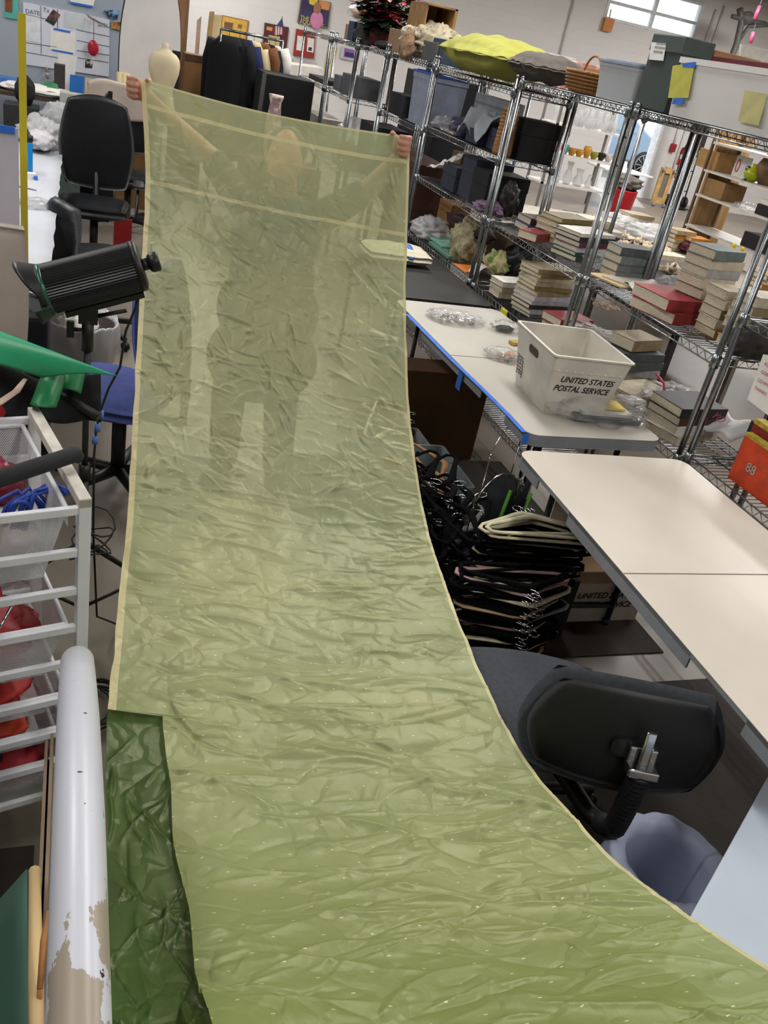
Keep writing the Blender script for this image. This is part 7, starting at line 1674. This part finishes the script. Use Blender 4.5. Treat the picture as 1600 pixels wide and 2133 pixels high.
cbox('tan_box', 2.34, 2.6, 8.3, 8.75, .803, 1.02, mat('#9b7646', .8), 'tan box with plastic bag on top, far unit', 'box'); blob('clear_sack', (2.46, 8.5, 1.13), (.13, .20, .11), FILM2, 'clear crumpled sack on the tan box', 'bag', .3, 3, 9)
cbox('black_tray', 2.34, 2.6, 9.5, 10.2, 1.423, 1.47, BLK, 'shallow black tray on the farthest unit', 'tray')
cbox('white_carton', 2.34, 2.6, 9.4, 10.3, .803, 1.12, mat('#b9b3ac', .7), 'white carton low on the farthest unit', 'box')
cbox('dark_rack', 2.9, 3.3, 7.6, 8.6, 0, 1.75, mat('#17171a', .8), 'tall black cabinet behind the short unit', 'cabinet')
blob('red_item', (2.75, 7.9, 1.62), (.05, .08, .10), mat('#8f1f22', .6), 'dark red round item before the black cabinet', 'item', .2, 3, 2) if False else None
# ------------------------------------------------------------------ beyond: doorway, car, hand truck, extinguisher, folding table
q = pz(1331, 392, 0)
car = thing('parked_car', 'blue-grey car parked outside the bright doorway', 'car', (13.2, 21.5, -.02))
CM = mat('#8fa9c2', .25, .2, .03, 3, coat=.6); cx_, cy_ = 12.5, 21.0
def P2(x, z): return (x, z)
prof = [(-2.2, .35), (-2.2, .75), (-2.05, .95), (-1.2, 1.02), (-.7, 1.42), (.6, 1.45), (1.35, 1.05), (2.1, .92), (2.25, .6), (2.2, .35)]
wheelc = py_(1347, 318, cy_); ox = wheelc.x-1.35
m_ = MB(); m_.prism([(x, z) for x, z in prof][::-1], 1.7, frame((ox, cy_+1.7, 0), (1, 0, 0), (0, 0, 1))); ob('body', m_, CM, car, bevel=.06)
m_ = MB(); m_.prism([(-.62, 1.05), (-.5, 1.34), (.5, 1.36), (1.05, 1.06)][::-1], .02, frame((ox, cy_-.0, 0), (1, 0, 0), (0, 0, 1))); ob('side_window', m_, mat('#9db4c4', .1, .2, 0), car)
for wx_ in (-1.35, 1.35):
    m_ = MB(); m_.tube([(ox+wx_, cy_-.02, .33), (ox+wx_, cy_+.2, .33)], .34, 28); wh = ob('wheel', m_, BLACKP, car)
    m_ = MB(); m_.tube([(ox+wx_, cy_-.03, .33), (ox+wx_, cy_-.022, .33)], .05, 14)
    for k in range(10): a = 2*PI*k/10; m_.tube([(ox+wx_, cy_-.026, .33), (ox+wx_+.25*math.cos(a), cy_-.026, .33+.25*math.sin(a))], .02, 6)
    m_.tube([(ox+wx_+.25*math.cos(2*PI*k/24), cy_-.026, .33+.25*math.sin(2*PI*k/24)) for k in range(24)], .02, 6, closed=True); ob('rim', m_, CHROME, wh)
ALM = py_(1402, 308, YW-.05); one('alarm_box', MB().box(tuple(ALM), (.12, .06, .16)), mat('#8f1d26', .5), 'small red fire alarm box on the back wall', 'alarm', bevel=.004)
q = py_(1418, 400, 16.3); tr = thing('hand_truck', 'black hand truck holding two red extinguishers by the back wall', 'hand truck', (q.x, 16.3, 0))
m_ = MB()
for dx_ in (-.16, .16): m_.tube([(q.x+dx_, 16.3, .12), (q.x+dx_+.0, 16.35, 1.0), (q.x+dx_*.8, 16.40, 1.35)], .014, 8)
m_.tube([(q.x-.13, 16.4, 1.35), (q.x-.08, 16.42, 1.42), (q.x+.08, 16.42, 1.42), (q.x+.13, 16.4, 1.35)], .014, 8)
for z in (.35, .75, 1.05): m_.tube([(q.x-.16, 16.33, z), (q.x+.16, 16.33, z)], .011, 6)
m_.bb(q.x-.18, q.x+.18, 16.05, 16.3, .02, .035); ob('frame', m_, BLACKP, tr)
for dx_ in (-.22, .22): m_ = MB(); m_.tube([(q.x+dx_-.02, 16.38, .12), (q.x+dx_+.02, 16.38, .12)], .12, 18); ob('wheel', m_, BLACKP, tr)
RE = mat('#b3151d', .35, 0, .05)
for k, (px, py, lab) in enumerate(((1423, 322, 'upper red fire extinguisher with white label'), (1418, 350, 'lower red fire extinguisher with white label'))):
    z = py_(px, py+10, 16.15).z; x = py_(px, py, 16.15).x; e = thing('fire_extinguisher', lab+(' on the hand truck'), 'extinguisher', (x, 16.15, z-.12)); m_ = MB(); m_.lathe([(.07, 0), (.075, .03), (.075, .27), (.05, .32), (.02, .34), (0, .34)], (x, 16.15, z-.12), 18); ob('cylinder', m_, RE, e)
    m_ = MB(); m_.lathe([(.0755, .12), (.0762, .13), (.0762, .20), (.0755, .21)], (x, 16.15, z-.12), 18); ob('label_band', m_, PAPER, e); m_ = MB(); m_.tube([(x, 16.15, z+.22), (x, 16.15, z+.27), (x+.06, 16.15, z+.29)], .014, 8); m_.tube([(x, 16.13, z+.24), (x-.08, 16.13, z+.2), (x-.085, 16.13, z+.0)], .01, 6); ob('valve_hose', m_, BLACKP, e)
# wooden framed dolly
y_ = 16.0; a = py_(1375, 345, y_); ww = .25
wd = thing('wooden_dolly', 'pale wooden frame dolly on end leaning against the back wall', 'dolly', (a.x+.1, y_, 0)); x0 = py_(1364, 400, y_).x; x1 = py_(1392, 400, y_).x; zt = py_(1378, 348, y_).z
WD = mat('#b5925c', .6, 0, .2, 8)
for nm, b_ in (('side_rail', (x0, x0+.09, 0, zt)), ('side_rail', (x1-.09, x1, 0, zt))): ob(nm, MB().bb(b_[0], b_[1], y_, y_+.05, b_[2]+.06, b_[3]), WD, wd)
for z in (.06, zt-.10): ob('end_rail', MB().bb(x0+.09, x1-.09, y_+.002, y_+.048, z, z+.12), WD, wd)
ob('grey_panel', MB().bb(x0+.09, x1-.09, y_+.03, y_+.04, .18, zt-.10), mat('#6b665f', .7), wd)
for x in (x0+.03, x1-.03):
    for z in (.04, zt-.05): m_ = MB(); m_.tube([(x-.02, y_-.04, z), (x+.02, y_-.04, z)], .04, 12); ob('caster', m_, mat('#8a8c8e', .4, .5), wd)
# far folding table and red bin
y_ = 14.2; tl = py_(1292, 356, y_); t2 = py_(1362, 366, y_); ft_ = thing('folding_table', 'white folding table in front of the bright doorway', 'table', ((tl.x+t2.x)/2, y_, 0)); ob('tabletop', MB().bb(tl.x-.3, t2.x, y_, y_+.7, tl.z-.03, tl.z), mat('#d5d5d3', .5), ft_, bevel=.006)
for x in (tl.x-.15, t2.x-.25): m_ = MB(); m_.tube([(x, y_+.1, tl.z-.03), (x, y_+.1, .35), (x+.06, y_+.1, .0)], .014, 8); m_.tube([(x, y_+.6, tl.z-.03), (x, y_+.6, 0)], .014, 8); m_.tube([(x, y_+.1, .3), (x, y_+.6, .3)], .01, 6); ob('leg', m_, mat('#5a5c60', .5), ft_)
y_ = 12.0; q = py_(1298, 415, y_); rb = thing('red_bin', 'bright red bin with grey cloth over it, left of the doorway', 'bin', (q.x-.02, y_, 0)); m_ = MB(); zt = py_(1290, 392, y_).z; m_.lathe([(.14, 0), (.20, zt-.02), (.205, zt), (.19, zt), (.13, .01), (0, .01)], (q.x-.02, y_, 0), 22); ob('body', m_, mat('#b3101a', .4, 0, .05), rb)
blob('grey_cloth', (q.x-.02, y_, zt+.09), (.22, .18, .10), mat('#5b5450', .9, 0, .2), 'grey-brown cloth bundle on the red bin', 'cloth', .3, 3, 8)
# orange box on the wall by the window and ceiling beam with hoist at upper right
q = py_(1266, 52, YW-.05); one('orange_box', MB().box(tuple(q), (.20, .08, .22)), mat('#c08048', .7), 'small orange-tan box on the wall under the window\'s left end', 'box')
m_ = MB(); m_.tube([py_(1273, 20, YW-.08), py_(1268, 45, YW-.08)], .012, 6); one('wall_bracket', m_, mat('#b9a58c', .6), 'thin bracket above the orange box across the window corner', 'bracket')
m_ = MB(); yq = 15.6; m_.tube([py_(1541, 18, yq), py_(1545, 45, yq), py_(1535, 90, yq), py_(1522, 125, yq), Vector((py_(1522, 125, yq).x, yq, 1.2))], .06, 8); m_.tube([py_(1535, 90, yq), py_(1560, 55, yq), py_(1600, 52, yq)], .035, 8); m_.tube([py_(1525, 34, yq), py_(1595, 50, yq)], .04, 8); m_.ell(py_(1556, 38, yq), (.16, .1, .10), 14, 10, .3, 3, 2)
one('wall_fan', m_, mat('#4d4a47', .6, 0, .2), 'dark steel bracket arm with motor at the upper right wall', 'bracket')
for k, (a, b, lab) in enumerate((((1583, 12), (1572, 40), 'upper pink tag strip hanging at the upper right'), ((1570, 66), (1563, 90), 'lower pink tag strip hanging at the upper right'))):
    m_ = MB(); m_.tube([py_(*a, 11), py_(*b, 11)], .04, 8, flat=.3); one('pink_tag', m_, mat('#b8486c', .5), lab, 'tag')
m_ = MB(); m_.tube([Vector((py_(1583, 12, 11).x, 11.02, 3.98)), py_(1583, 12, 11.02), py_(1570, 66, 11.02)], .006, 5); one('tag_cord', m_, GL, 'thin cord carrying the pink tags from the ceiling', 'cord')
wp('grey_sign', [(1545, 92), (1600, 102), (1600, 190), (1540, 180)], 12.5, mat('#b9b4ac', .7), 'grey-white partition board at the right above the tote', 'board', .05)
